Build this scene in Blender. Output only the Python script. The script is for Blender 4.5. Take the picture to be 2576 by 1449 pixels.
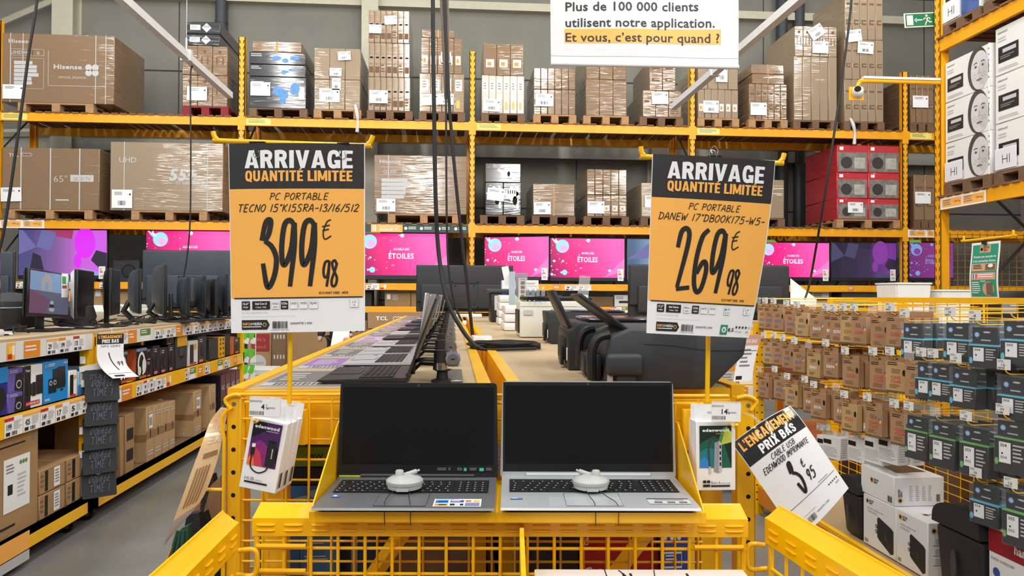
import bpy, bmesh, math, random
from mathutils import Vector, Matrix, Euler

for o in list(bpy.data.objects):
 bpy.data.objects.remove(o)
SC = bpy.context.scene
COL = SC.collection
PI = math.pi
R = math.radians

# ------------------------------------------------------------------ camera
cam_d = bpy.data.cameras.new('camera')
cam_d.sensor_width = 36.0
cam_d.lens = 36.0 * 1860 / 2576
cam_d.clip_start = 0.05
cam_d.clip_end = 200
cam = bpy.data.objects.new('camera', cam_d)
COL.objects.link(cam)
cam.location = (0, 0, 1.5)
cam.rotation_mode = 'XYZ'
CAM_M = Matrix.Rotation(R(-4.55), 3, 'Z') @ Matrix.Rotation(PI / 2 + R(0.63), 3, 'X') @ Matrix.Rotation(R(0.2), 3, 'Z')
cam.rotation_euler = CAM_M.to_euler('XYZ')
SC.camera = cam

# ------------------------------------------------------------------ world, lamps, exposure
w = bpy.data.worlds.new('store_fill')
SC.world = w
w.use_nodes = True
w.node_tree.nodes['Background'].inputs[0].default_value = (0.93, 0.96, 1.0, 1)
w.node_tree.nodes['Background'].inputs[1].default_value = 0.24  # even grey ambient added as fill for the unseen store lamps


def unseen_strip_lamp(x, y, z, length, power, width=0.14, tilt=0.0):
 d = bpy.data.lights.new('unseen_strip_lamp', 'AREA')
 d.shape = 'RECTANGLE'
 d.size = width
 d.size_y = length
 d.energy = power
 d.color = (1.0, 0.98, 0.945)
 o = bpy.data.objects.new('unseen_strip_lamp', d)
 o.location = (x, y, z)
 o.rotation_euler = (R(tilt), 0, 0)
 COL.objects.link(o)


for lx in (-6.4, -3.6, -0.9, 1.9, 4.6, 7.4):
 for ly in (-2.5, 1.2, 4.9):
  unseen_strip_lamp(lx, ly, 5.3, 2.6, 54, tilt=38)  # unseen overhead lamps, tilted to brighten upright faces and make the film glint
 unseen_strip_lamp(lx, 8.2, 6.6, 2.6, 42, tilt=40)
 unseen_strip_lamp(lx, 10.8, 7.6, 2.6, 30, tilt=30)  # unseen row added to brighten the back wall

SC.view_settings.view_transform = 'Standard'
SC.view_settings.look = 'None'
SC.view_settings.gamma = 1.0
SC.view_settings.use_curve_mapping = False
SC.view_settings.exposure = 0.36


# ------------------------------------------------------------------ helpers
def at(px, py, X=None, Y=None, Z=None):
 """the point on the sight line of a photo pixel at a known depth, side or height"""
 d = CAM_M @ Vector(((px - 1288) / 1860, -(py - 724.5) / 1860, -1))
 o = Vector((0, 0, 1.5))
 t = X / d.x if X is not None else Y / d.y if Y is not None else (Z - 1.5) / d.z
 return o + t * d


MATS = {}


def srgb(c):
 def f(v):
  v = v / 255.0
  return v / 12.92 if v <= 0.04045 else ((v + 0.055) / 1.055) ** 2.4
 return tuple(f(v) for v in c)


def mat(name, rgb, rough=0.6, metal=0.0, var=0.06, vs=12.0, bump=0.0, bs=80.0, emit=0.0, coat=0.0, spec=0.5,
  alpha=1.0, stretch=(1, 1, 1)):
 """plain procedural surface: a colour with a little noise, optional bump"""
 if name in MATS:
  return MATS[name]
 m = bpy.data.materials.new(name)
 m.use_nodes = True
 nt = m.node_tree
 b = nt.nodes['Principled BSDF']
 c = srgb(rgb)
 if emit:
  b.inputs['Base Color'].default_value = (0, 0, 0, 1)
  b.inputs['Emission Color'].default_value = (*c, 1)
  b.inputs['Emission Strength'].default_value = emit
 elif var:
  tc = nt.nodes.new('ShaderNodeTexCoord')
  mp = nt.nodes.new('ShaderNodeMapping')
  mp.inputs['Scale'].default_value = stretch
  nz = nt.nodes.new('ShaderNodeTexNoise')
  nz.inputs['Scale'].default_value = vs
  nz.inputs['Detail'].default_value = 3
  rp = nt.nodes.new('ShaderNodeValToRGB')
  rp.color_ramp.elements[0].position = 0.3
  rp.color_ramp.elements[1].position = 0.7
  rp.color_ramp.elements[0].color = (*[v * (1 - var) for v in c], 1)
  rp.color_ramp.elements[1].color = (*[min(1, v * (1 + var)) for v in c], 1)
  nt.links.new(tc.outputs['Object'], mp.inputs[0])
  nt.links.new(mp.outputs[0], nz.inputs['Vector'])
  nt.links.new(nz.outputs['Fac'], rp.inputs[0])
  nt.links.new(rp.outputs[0], b.inputs['Base Color'])
  if bump:
   n2 = nt.nodes.new('ShaderNodeTexNoise')
   n2.inputs['Scale'].default_value = bs
   bp = nt.nodes.new('ShaderNodeBump')
   bp.inputs['Strength'].default_value = bump
   bp.inputs['Distance'].default_value = 0.01
   nt.links.new(mp.outputs[0], n2.inputs['Vector'])
   nt.links.new(n2.outputs['Fac'], bp.inputs['Height'])
   nt.links.new(bp.outputs[0], b.inputs['Normal'])
 else:
  b.inputs['Base Color'].default_value = (*c, 1)
 b.inputs['Roughness'].default_value = rough
 b.inputs['Metallic'].default_value = metal
 b.inputs['Coat Weight'].default_value = coat
 b.inputs['Coat Roughness'].default_value = 0.08
 b.inputs['Specular IOR Level'].default_value = spec
 if alpha < 1:
  b.inputs['Alpha'].default_value = alpha
 MATS[name] = m
 return m


def wrapped(name, rgb, film=0.35, strength=0.9):
 """board under stretch film: clear wrinkled coat whose streaks run sideways"""
 if name in MATS:
  return MATS[name]
 m = bpy.data.materials.new(name)
 m.use_nodes = True
 nt = m.node_tree
 L = nt.links.new
 b = nt.nodes['Principled BSDF']
 c = srgb(rgb)
 g = nt.nodes.new('ShaderNodeNewGeometry')
 mp = nt.nodes.new('ShaderNodeMapping')
 mp.inputs['Scale'].default_value = (1.6, 1.6, 24)
 mp.inputs['Rotation'].default_value = (0, R(2.5), 0)
 L(g.outputs['Position'], mp.inputs[0])
 nz = nt.nodes.new('ShaderNodeTexNoise')
 nz.noise_type = 'RIDGED_MULTIFRACTAL'
 nz.normalize = True
 nz.inputs['Scale'].default_value = 1.0
 nz.inputs['Detail'].default_value = 2.5
 nz.inputs['Distortion'].default_value = 1.4
 L(mp.outputs[0], nz.inputs['Vector'])
 big = nt.nodes.new('ShaderNodeTexNoise')
 big.inputs['Scale'].default_value = 1.7
 L(g.outputs['Position'], big.inputs['Vector'])
 msk = nt.nodes.new('ShaderNodeMapRange')
 msk.inputs['From Min'].default_value = 0.42
 msk.inputs['From Max'].default_value = 0.62
 L(big.outputs['Fac'], msk.inputs[0])
 st = nt.nodes.new('ShaderNodeMapRange')
 st.inputs['From Min'].default_value = 0.45
 st.inputs['From Max'].default_value = 0.75
 st.inputs['To Max'].default_value = film
 L(nz.outputs['Fac'], st.inputs[0])
 mx = nt.nodes.new('ShaderNodeMix')
 mx.data_type = 'RGBA'
 mx.inputs[6].default_value = (*c, 1)
 mx.inputs[7].default_value = (0.72, 0.72, 0.70, 1)
 fm = nt.nodes.new('ShaderNodeMath')
 fm.operation = 'MULTIPLY'
 L(st.outputs[0], fm.inputs[0])
 L(msk.outputs[0], fm.inputs[1])
 L(fm.outputs[0], mx.inputs[0])
 L(mx.outputs[2], b.inputs['Base Color'])
 bp = nt.nodes.new('ShaderNodeBump')
 bp.inputs['Distance'].default_value = 0.03
 ms = nt.nodes.new('ShaderNodeMath')
 ms.operation = 'MULTIPLY_ADD'
 ms.inputs[1].default_value = strength * 0.9
 ms.inputs[2].default_value = strength * 0.12
 L(msk.outputs[0], ms.inputs[0])
 L(ms.outputs[0], bp.inputs['Strength'])
 L(nz.outputs['Fac'], bp.inputs['Height'])
 L(bp.outputs[0], b.inputs['Coat Normal'])
 b.inputs['Coat Weight'].default_value = 1.0
 b.inputs['Coat Roughness'].default_value = 0.14
 b.inputs['Coat IOR'].default_value = 1.85
 b.inputs['Roughness'].default_value = 0.65
 MATS[name] = m
 return m


def frame(o, u, v):
 """matrix of a printed face: u to the right, v up, the third axis towards the viewer"""
 u = Vector(u).normalized()
 v = Vector(v).normalized()
 n = u.cross(v)
 m = Matrix.Identity(4)
 for i in range(3):
  m[i][0], m[i][1], m[i][2], m[i][3] = u[i], v[i], n[i], o[i]
 return m


_TXT = {}


def text_mesh(s, bold=0.0, res=2):
 k = (s, round(bold, 3), res)
 if k not in _TXT:
  cu = bpy.data.curves.new('t', 'FONT')
  cu.body = s
  cu.size = 1.0
  cu.resolution_u = res
  cu.offset = bold
  cu.space_character = 1 + max(0, bold) * 2.2
  cu.fill_mode = 'FRONT'
  ob = bpy.data.objects.new('t', cu)
  me = bpy.data.meshes.new_from_object(ob)
  vs = [(v.co.x, v.co.y) for v in me.vertices]
  fs = [tuple(p.vertices) for p in me.polygons]
  bpy.data.meshes.remove(me)
  bpy.data.objects.remove(ob)
  bpy.data.curves.remove(cu)
  _TXT[k] = (vs, fs)
 return _TXT[k]


def catmull(pts, n=5):
 if len(pts) < 3:
  return [Vector(p) for p in pts]
 P = [Vector(p) for p in pts]
 P = [2 * P[0] - P[1]] + P + [2 * P[-1] - P[-2]]
 out = []
 for i in range(1, len(P) - 2):
  a, b, c, d = P[i - 1:i + 3]
  for j in range(n):
   t = j / n
   out.append(0.5 * (2 * b + (c - a) * t + (2 * a - 5 * b + 4 * c - d) * t * t + (3 * b - a - 3 * c + d) * t ** 3))
 out.append(P[-2].copy())
 return out


# pen strokes of the hand-lettered capitals and figures, in a 0..0.6 by 0..1 cell
PEN = {
 'A': [[(0, 0), (.3, 1), (.5, 0)], [(.1, .35), (.5, .38)]], 'B': [[(.08, 0), (.12, 1)], [(.05, .97), (.4, .95), (.42, .65), (.12, .53)], [(.12, .53), (.48, .45), (.46, .08), (.05, .02)]],
 'C': [[(.5, .85), (.38, .98), (.15, .8), (.05, .4), (.15, .05), (.45, .1)]], 'D': [[(.08, 0), (.12, 1)], [(0, .98), (.4, .85), (.5, .45), (.35, .1), (.02, .02)]],
 'E': [[(.08, 0), (.12, 1), ], [(.1, .98), (.48, 1)], [(.1, .52), (.42, .54)], [(.06, .02), (.46, .04)]],
 'F': [[(.08, 0), (.12, 1), ], [(.1, .98), (.48, 1)], [(.1, .52), (.42, .54)]], 'G': [[(.5, .85), (.35, .98), (.1, .7), (.06, .3), (.25, .02), (.48, .2), (.48, .42)], [(.3, .42), (.5, .43)]],
 'I': [[(.12, 0), (.18, 1)]], 'K': [[(.08, 0), (.12, 1)], [(.5, 1), (.12, .45)], [(.16, .5), (.5, 0)]], 'L': [[(.12, 1), (.08, .02)], [(.06, .02), (.46, .03)]],
 'M': [[(0, 0), (.12, 1)], [(.12, 1), (.28, .35)], [(.28, .35), (.5, 1)], [(.5, 1), (.55, 0)]], 'N': [[(.02, 0), (.1, 1)], [(.1, 1), (.45, .03)], [(.45, .03), (.52, 1)]],
 'O': [[(.3, .98), (.1, .75), (.05, .35), (.22, .02), (.42, .2), (.5, .65), (.35, .97), (.25, .96)]], 'P': [[(.08, 0), (.12, 1)], [(.02, .96), (.42, .95), (.46, .62), (.12, .48)]],
 'R': [[(.08, 0), (.12, 1)], [(.02, .96), (.42, .95), (.44, .62), (.12, .5)], [(.14, .5), (.5, 0)]], 'S': [[(.48, .88), (.3, .99), (.1, .85), (.14, .62), (.4, .4), (.4, .12), (.2, .0), (.02, .1)]],
 'T': [[(.25, 0), (.28, .97)], [(0, .95), (.55, 1)]], 'U': [[(.06, 1), (.05, .3), (.2, .02), (.42, .2), (.5, 1)]], 'W': [[(.02, 1), (.1, 0)], [(.1, 0), (.3, .7)], [(.3, .7), (.38, 0)], [(.38, 0), (.6, 1)]],
 '0': [[(.28, .98), (.1, .7), (.08, .3), (.22, .02), (.4, .3), (.45, .7), (.3, .98)]], '1': [[(.12, 0), (.2, 1)]], '2': [[(.05, .75), (.2, .98), (.42, .85), (.38, .6), (.02, .03)], [(.02, .03), (.48, .05)]],
 '3': [[(.06, .85), (.3, 1), (.44, .8), (.2, .55)], [(.2, .55), (.46, .4), (.38, .05), (.03, .06)]], '5': [[(.46, 1), (.14, .97)], [(.14, .97), (.1, .58)], [(.1, .58), (.4, .58), (.42, .15), (.2, 0), (.0, .08)]],
 '6': [[(.42, 1), (.15, .6), (.06, .2), (.22, .0), (.42, .2), (.35, .48), (.1, .35)]], '7': [[(.02, .97), (.5, .98)], [(.5, .98), (.15, 0)]], '/': [[(0, -.05), (.35, 1.05)]], '-': [[(.05, .42), (.42, .46)]],
 '"': [[(.1, 1), (.08, .75)], [(.22, 1), (.2, .75)]], "'": [[(.15, 1), (.12, .75)]], ' ': [], ',': [[(.1, .05), (.05, -.15)]],
 '8': [[(.42, .8), (.28, .98), (.1, .8), (.4, .3), (.25, .02), (.06, .2), (.42, .75)]], '9': [[(.4, .75), (.25, .98), (.08, .7), (.2, .45), (.4, .6)], [(.42, .95), (.3, 0)]],
 'V': [[(.02, 1), (.22, 0)], [(.22, 0), (.52, 1)]], 'X': [[(.02, 1), (.5, 0)], [(.5, 1), (.02, 0)]], '€': [[(.5, .85), (.35, 1), (.15, .7), (.12, .3), (.25, 0), (.5, .15)], [(0, .6), (.42, .65)], [(0, .4), (.4, .43)]],
}


# heavy condensed capitals of the posters: straight limbs as outlines, bowls as brush strokes 0.2 thick
_E = [[(0, 0), (.2, 0), (.2, 1), (0, 1)], [(0, .82), (.46, .82), (.46, 1), (0, 1)], [(0, .41), (.42, .41), (.42, .58), (0, .58)], [(0, 0), (.46, 0), (.46, .18), (0, .18)]]
_ST = [(0, 0), (.2, 0), (.2, 1), (0, 1)]
_RING = [(.28, .91), (.15, .84), (.1, .6), (.1, .4), (.15, .16), (.28, .09), (.41, .16), (.46, .4), (.46, .6), (.41, .84), (.28, .91)]
_AC = [(.14, 1.05), (.27, 1.05), (.42, 1.22), (.24, 1.22)]
GROT = {'A': (.62, [[(0, 0), (.2, 0), (.36, 1), (.2, 1)], [(.62, 0), (.42, 0), (.26, 1), (.42, 1)], [(.15, .17), (.47, .17), (.44, .33), (.18, .33)]], []),
  'V': (.6, [[(0, 1), (.2, 1), (.36, 0), (.21, 0)], [(.6, 1), (.4, 1), (.24, 0), (.39, 0)]], []), 'I': (.2, [_ST], []), 'E': (.46, _E, []), 'É': (.46, _E + [_AC], []),
  'L': (.44, [_ST, _E[3]], []), 'T': (.54, [[(0, .82), (.54, .82), (.54, 1), (0, 1)], [(.17, 0), (.37, 0), (.37, .83), (.17, .83)]], []),
  'N': (.58, [[(0, 0), (.18, 0), (.18, 1), (0, 1)], [(.4, 0), (.58, 0), (.58, 1), (.4, 1)], [(0, 1), (.2, 1), (.58, 0), (.38, 0)]], []),
  'M': (.74, [[(0, 0), (.18, 0), (.18, 1), (0, 1)], [(.56, 0), (.74, 0), (.74, 1), (.56, 1)], [(0, 1), (.2, 1), (.45, .1), (.29, .1)], [(.74, 1), (.54, 1), (.29, .1), (.45, .1)]], []),
  'X': (.58, [[(0, 0), (.21, 0), (.58, 1), (.37, 1)], [(.37, 0), (.58, 0), (.21, 1), (0, 1)]], []), "'": (.16, [[(.02, .66), (.12, .66), (.16, 1), (0, 1)]], []), ' ': (.22, [], []),
  'R': (.56, [_ST, [(.22, .5), (.41, .5), (.57, 0), (.36, 0)]], [[(.1, .9), (.3, .9), (.42, .82), (.43, .64), (.36, .52), (.1, .5)]]), 'P': (.53, [_ST], [[(.1, .9), (.3, .9), (.42, .81), (.43, .6), (.36, .47), (.1, .45)]]),
  'B': (.56, [_ST], [[(.1, .9), (.31, .9), (.41, .8), (.36, .58), (.1, .52)], [(.1, .52), (.34, .5), (.45, .34), (.4, .14), (.28, .1), (.1, .1)]]),
  'G': (.56, [[(.3, .3), (.56, .3), (.56, .46), (.3, .46)], [(.42, 0), (.56, 0), (.56, .44), (.42, .44)]], [[(.46, .66), (.41, .85), (.28, .91), (.15, .84), (.1, .6), (.1, .4), (.15, .16), (.27, .09), (.4, .15), (.46, .3)]]),
  'Q': (.56, [[(.27, .22), (.41, .22), (.57, -.07), (.39, -.07)]], [_RING]), 'O': (.56, [], [_RING]), 'U': (.56, [], [[(.1, 1), (.1, .3), (.15, .15), (.28, .09), (.41, .15), (.46, .3), (.46, 1)]]),
  'S': (.54, [], [[(.44, .68), (.4, .85), (.27, .91), (.14, .84), (.11, .7), (.2, .57), (.36, .45), (.44, .3), (.39, .14), (.27, .09), (.13, .15), (.1, .32)]])}


class MB:
 """collects shapes into ONE mesh"""

 def __init__(s):
  s.v, s.f, s.mi, s.mats = [], [], [], []
  s.M = Matrix.Identity(4)
  s.warp = None

 def mat(s, m):
  if m not in s.mats:
   s.mats.append(m)
  return s.mats.index(m)

 def add(s, verts, faces, m):
  o = len(s.v)
  k = s.mat(m)
  for p in verts:
   p = Vector(p)
   if s.warp:
    p = Vector(s.warp(p))
   s.v.append(s.M @ p)
  for f in faces:
   s.f.append([i + o for i in f])
   s.mi.append(k)

 def box(s, c, d, m, rot=None):
  hx, hy, hz = d[0] / 2, d[1] / 2, d[2] / 2
  vs = [Vector((x, y, z)) for x in (-hx, hx) for y in (-hy, hy) for z in (-hz, hz)]
  if rot is not None:
   vs = [rot @ p for p in vs]
  c = Vector(c)
  s.add([p + c for p in vs], [(0, 1, 3, 2), (4, 6, 7, 5), (0, 4, 5, 1), (2, 3, 7, 6), (0, 2, 6, 4), (1, 5, 7, 3)], m)

 def bx(s, x0, x1, y0, y1, z0, z1, m):
  s.box(((x0 + x1) / 2, (y0 + y1) / 2, (z0 + z1) / 2), (x1 - x0, y1 - y0, z1 - z0), m)

 def rbox(s, c, d, r, m, seg=2, rot=None):
  bm = bmesh.new()
  bmesh.ops.create_cube(bm, size=1)
  for v in bm.verts:
   v.co = Vector((v.co.x * d[0], v.co.y * d[1], v.co.z * d[2]))
  bmesh.ops.bevel(bm, geom=bm.edges[:], offset=min(r, min(d) * 0.45), segments=seg, affect='EDGES', profile=0.5)
  s.bm(bm, m, c, rot)

 def bm(s, bm, m, c=(0, 0, 0), rot=None):
  bm.verts.index_update()
  vs = [(rot @ v.co if rot is not None else v.co) + Vector(c) for v in bm.verts]
  s.add(vs, [[v.index for v in f.verts] for f in bm.faces], m)
  bm.free()

 def tube(s, pts, r, m, n=8, closed=False, smooth=0):
  P = catmull(pts, smooth) if smooth else [Vector(p) for p in pts]
  N = len(P)
  rs = r if isinstance(r, (list, tuple)) else [r] * N
  if len(rs) != N:
   k = (len(rs) - 1) / (N - 1)
   rs = [rs[min(int(i * k), len(rs) - 2)] * (1 - (i * k - min(int(i * k), len(rs) - 2))) + rs[min(int(i * k), len(rs) - 2) + 1] * (i * k - min(int(i * k), len(rs) - 2)) for i in range(N)]
  vs, fs = [], []
  prev = None
  for i in range(N):
   if closed:
    t = P[(i + 1) % N] - P[i - 1]
   else:
    t = P[min(i + 1, N - 1)] - P[max(i - 1, 0)]
   if t.length < 1e-9:
    t = Vector((0, 0, 1))
   t.normalize()
   if prev is None:
    a = Vector((0, 0, 1)) if abs(t.z) < 0.9 else Vector((1, 0, 0))
    x = t.cross(a).normalized()
   else:
    x = (prev - t * prev.dot(t))
    x = x.normalized() if x.length > 1e-6 else t.cross(Vector((0.3, 0.5, 0.8))).normalized()
   prev = x
   y = t.cross(x)
   for k in range(n):
    a = 2 * PI * k / n
    vs.append(P[i] + (x * math.cos(a) + y * math.sin(a)) * rs[i])
  for i in range(N if closed else N - 1):
   j = (i + 1) % N
   for k in range(n):
    k2 = (k + 1) % n
    fs.append((i * n + k, i * n + k2, j * n + k2, j * n + k))
  if not closed:
   fs.append(tuple(range(n))[::-1])
   fs.append(tuple(range((N - 1) * n, N * n)))
  s.add(vs, fs, m)

 def cyl(s, p0, p1, r0, m, r1=None, n=16):
  s.tube([p0, p1], [r0, r0 if r1 is None else r1], m, n)

 def lathe(s, prof, m, n=28, M=None):
  vs, fs = [], []
  for r, z in prof:
   for k in range(n):
    a = 2 * PI * k / n
    p = Vector((r * math.cos(a), r * math.sin(a), z))
    vs.append(M @ p if M is not None else p)
  for i in range(len(prof) - 1):
   for k in range(n):
    k2 = (k + 1) % n
    fs.append((i * n + k, i * n + k2, (i + 1) * n + k2, (i + 1) * n + k))
  fs.append(tuple(range(n))[::-1])
  fs.append(tuple(range((len(prof) - 1) * n, len(prof) * n)))
  s.add(vs, fs, m)

 def prism(s, poly, z0, z1, m, M=None):
  n = len(poly)
  vs = [Vector((p[0], p[1], z0)) for p in poly] + [Vector((p[0], p[1], z1)) for p in poly]
  if M is not None:
   vs = [M @ p for p in vs]
  s.add(vs, [tuple(range(n))[::-1], tuple(range(n, 2 * n))] + [(i, (i + 1) % n, n + (i + 1) % n, n + i) for i in range(n)], m)

 def poly(s, pts, m, z=0.0):
  s.add([(p[0], p[1], z if len(p) < 3 else p[2]) for p in pts], [tuple(range(len(pts)))], m)

 def rect(s, u0, v0, u1, v1, m, z=0.0, nx=1, ny=1):
  vs = [(u0 + (u1 - u0) * i / nx, v0 + (v1 - v0) * j / ny, z) for j in range(ny + 1) for i in range(nx + 1)]
  s.add(vs, [(j * (nx + 1) + i, j * (nx + 1) + i + 1, (j + 1) * (nx + 1) + i + 1, (j + 1) * (nx + 1) + i) for j in range(ny) for i in range(nx)], m)

 def disc(s, u, v, r, m, z=0.0, n=20, ry=None):
  ry = ry or r
  s.poly([(u + r * math.cos(2 * PI * k / n), v + ry * math.sin(2 * PI * k / n)) for k in range(n)], m, z)

 def sheet(s, w, h, th, m, mb, nx=8, ny=16):
  """a thin sheet with two faces and edges, origin at lower left, ready for warping"""
  s.rect(0, 0, w, h, m, 0.0, nx, ny)
  s.rect(w, 0, 0, h, mb, -th, nx, ny)
  s.add([(0, 0, 0), (w, 0, 0), (w, 0, -th), (0, 0, -th)], [(0, 3, 2, 1)], m)
  s.add([(0, h, 0), (w, h, 0), (w, h, -th), (0, h, -th)], [(0, 1, 2, 3)], m)
  for x in (0, w):
   vs = [(x, h * j / ny, z) for j in range(ny + 1) for z in (0, -th)]
   s.add(vs, [(2 * j, 2 * j + 1, 2 * j + 3, 2 * j + 2) for j in range(ny)], m)

 def text(s, t, u, v, h, m, w=None, z=0.0, al='L', bold=0.0, shear=0.0, rot=0.0, res=2, asp=0.95):
  vs, fs = text_mesh(t, bold, res)
  if not vs:
   return
  x0 = min(p[0] for p in vs)
  x1 = max(p[0] for p in vs)
  ky = h / 0.73
  kx = w / (x1 - x0) if w else ky * asp
  W = (x1 - x0) * kx
  ox = {'L': 0, 'C': -W / 2, 'R': -W}[al]
  c, sn = math.cos(rot), math.sin(rot)
  out = []
  for p in vs:
   y = p[1] * ky
   x = (p[0] - x0) * kx + ox + shear * y
   out.append((u + x * c - y * sn, v + x * sn + y * c, z))
  s.add(out, fs, m)

 def ribbon(s, pts, wd, m, z=0.0, n=6):
  """a flat brush stroke; wd is one width or a width per point"""
  ws = wd if isinstance(wd, (list, tuple)) else [wd] * len(pts)
  P = catmull([(p[0], p[1], q) for p, q in zip(pts, ws)], n) if len(pts) > 2 else [Vector((p[0], p[1], q)) for p, q in zip(pts, ws)]
  vs, fs = [], []
  for i, p in enumerate(P):
   t = P[min(i + 1, len(P) - 1)] - P[max(i - 1, 0)]
   t = Vector((t.x, t.y))
   t = t.normalized() if t.length > 1e-9 else Vector((1, 0))
   q = Vector((-t.y, t.x)) * p.z / 2
   vs += [(p.x + q.x, p.y + q.y, z), (p.x - q.x, p.y - q.y, z)]
  fs = [(2 * i, 2 * i + 1, 2 * i + 3, 2 * i + 2) for i in range(len(P) - 1)]
  s.add(vs, fs, m)

 def pen(s, t, u, v, h, m, w=None, z=0.0, al='C', wd=0.125, shear=0.22):
  adv = {'I': .34, '1': .36, '/': .38, '"': .34, "'": .28, ' ': .4, '-': .5, 'W': .74, 'M': .7}
  tot = sum(adv.get(c, .62) for c in t)
  k = (w / tot) if w else h
  x = u - (tot * k / 2 if al == 'C' else 0)
  for c in t:
   for st in PEN.get(c, []):
    s.ribbon([(x + p[0] * k + shear * p[1] * h, v + p[1] * h) for p in st], wd * h, m, z, 4)
   x += adv.get(c, .62) * k

 def grot(s, t, u, v, h, m, w, z=0.0):
  tot = sum(GROT[c][0] + .07 for c in t) - .07
  k = w / tot
  x = u
  for c in t:
   wd, pl, st = GROT[c]
   for p in pl:
    s.poly([(x + a * k, v + b * h) for a, b in p], m, z)
   for p in st:
    s.ribbon([(x + a * k, v + b * h) for a, b in p], .2 * (k + h) / 2 if abs(k - h) < h * .3 else .2 * k, m, z, 5)
   x += (wd + .07) * k

 def lines(s, u0, v0, u1, v1, n, m, z=0.0, seed=0, fill=0.45):
  rr = random.Random(seed * 7 + n)
  dv = (v1 - v0) / n
  for i in range(n):
   s.rect(u0, v1 - dv * (i + fill), u0 + (u1 - u0) * rr.uniform(0.6, 1), v1 - dv * i, m, z)

 def barcode(s, u0, v0, u1, v1, m, z=0.0, n=16, seed=1):
  rr = random.Random(seed)
  for i in range(n):
   d = (u1 - u0) / n
   s.rect(u0 + d * i, v0, u0 + d * (i + rr.uniform(.3, .75)), v1, m, z)

 def build(s, name, parent=None, smooth=40):
  me = bpy.data.meshes.new(name)
  me.from_pydata([tuple(p) for p in s.v], [], s.f)
  for m in s.mats:
   me.materials.append(m)
  me.polygons.foreach_set('material_index', s.mi)
  if smooth:
   me.polygons.foreach_set('use_smooth', [True] * len(s.f))
   me.set_sharp_from_angle(angle=R(smooth))
  me.update()
  o = bpy.data.objects.new(name, me)
  COL.objects.link(o)
  if parent:
   o.parent = parent
  return o


def thing(name, label, cat, loc=(0, 0, 0), rz=0.0, group=None, rot=None):
 o = bpy.data.objects.new(name, None)
 o.empty_display_size = 0.05
 COL.objects.link(o)
 o.location = loc
 o.rotation_euler = rot if rot is not None else (0, 0, rz)
 return tag(o, label, cat, group)


def tag(o, label, cat, group=None, kind=None):
 o['label'] = label
 o['category'] = cat
 if group:
  o['group'] = group
 if kind:
  o['kind'] = kind
 return o


def struct(o):
 o['kind'] = 'structure'
 return o


def dup(root, loc=None, rz=None, label=None, rot=None):
 r = root.copy()
 COL.objects.link(r)
 if loc is not None:
  r.location = loc
 if rz is not None:
  r.rotation_euler = (0, 0, rz)
 if rot is not None:
  r.rotation_euler = rot
 if label:
  r['label'] = label
 for ch in [c for c in COL.objects if c.parent == root]:
  c = ch.copy()
  COL.objects.link(c)
  c.parent = r
  for gch in [g for g in COL.objects if g.parent == ch]:
   d = gch.copy()
   COL.objects.link(d)
   d.parent = c
 return r


# ------------------------------------------------------------------ materials
YEL = mat('yellow_paint', (254, 190, 0), 0.36, var=0.05, vs=5, coat=0.15)
YELR = mat('yellow_paint_rack', (240, 165, 12), 0.4, var=0.07, vs=3)
KRAFT = mat('kraft_board', (164, 128, 86), 0.8, var=0.06, vs=6)
KRAFT2 = mat('kraft_board_pale', (182, 148, 104), 0.8, var=0.05, vs=6)
KRAFTD = mat('kraft_board_dark', (120, 92, 66), 0.85, var=0.08, vs=6)
WK = wrapped('wrapped_kraft', (132, 102, 68), .3)
WP = wrapped('wrapped_pale_board', (152, 130, 102), .5)
WW = wrapped('wrapped_white_board', (205, 198, 186))
WB = wrapped('wrapped_black_board', (24, 25, 28), 0.05, 0.3)
WR = wrapped('wrapped_red_board', (190, 22, 40), 0.25, 0.8)
WD = wrapped('wrapped_brown_board', (112, 92, 72), 0.12, 0.6)
WOOD = mat('pallet_wood', (170, 132, 92), 0.85, var=0.2, vs=7, stretch=(1, 6, 6))
WOODD = mat('pallet_wood_dark', (112, 84, 60), 0.85, var=0.2, vs=7)
PALR = mat('pallet_red_paint', (130, 18, 34), 0.7, var=0.15)
WHITE = mat('white_paper', (238, 238, 238), 0.55, var=0.012)
WHITEP = mat('white_plastic', (228, 228, 224), 0.38, var=0.02)
CREAM = mat('cream_printer_plastic', (222, 219, 205), 0.42, var=0.02)
INK = mat('black_ink', (26, 24, 24), 0.5, var=0.0)
GREYI = mat('grey_ink', (130, 130, 130), 0.6, var=0.0)
LGREY = mat('pale_grey_ink', (190, 190, 188), 0.6, var=0.0)
BLACKP = mat('black_plastic', (30, 31, 33), 0.42, var=0.1, vs=30)
BLACKM = mat('matte_black_plastic', (38, 39, 42), 0.62, var=0.1, vs=30)
DARKB = mat('blue_black_plastic', (44, 52, 62), 0.5, var=0.08)
CHAR = mat('charcoal_plastic', (58, 60, 64), 0.5, var=0.05)
ORANGE = mat('orange_print', (250, 178, 80), 0.5, var=0.01)
ORANGED = mat('deep_orange_print', (232, 140, 30), 0.5, var=0.02)
CHROME = mat('chrome', (215, 215, 218), 0.16, 1.0, var=0.02)
STEEL = mat('brushed_steel', (150, 152, 155), 0.35, 0.9, var=0.05)
RUBBER = mat('black_rubber', (20, 20, 21), 0.55, var=0.1)
MDF = mat('table_board', (186, 162, 126), 0.6, var=0.06, vs=4)
REDI = mat('red_print', (205, 40, 45), 0.5, var=0.02)
BLUEI = mat('blue_print', (60, 110, 180), 0.5, var=0.02)
GREENI = mat('green_print', (60, 150, 70), 0.5, var=0.02)
CLEAR = mat('clear_plastic', (240, 244, 248), 0.08, var=0.0, alpha=0.18)
HOLE = mat('dark_hole', (8, 8, 8), 0.9, var=0.0)
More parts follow.
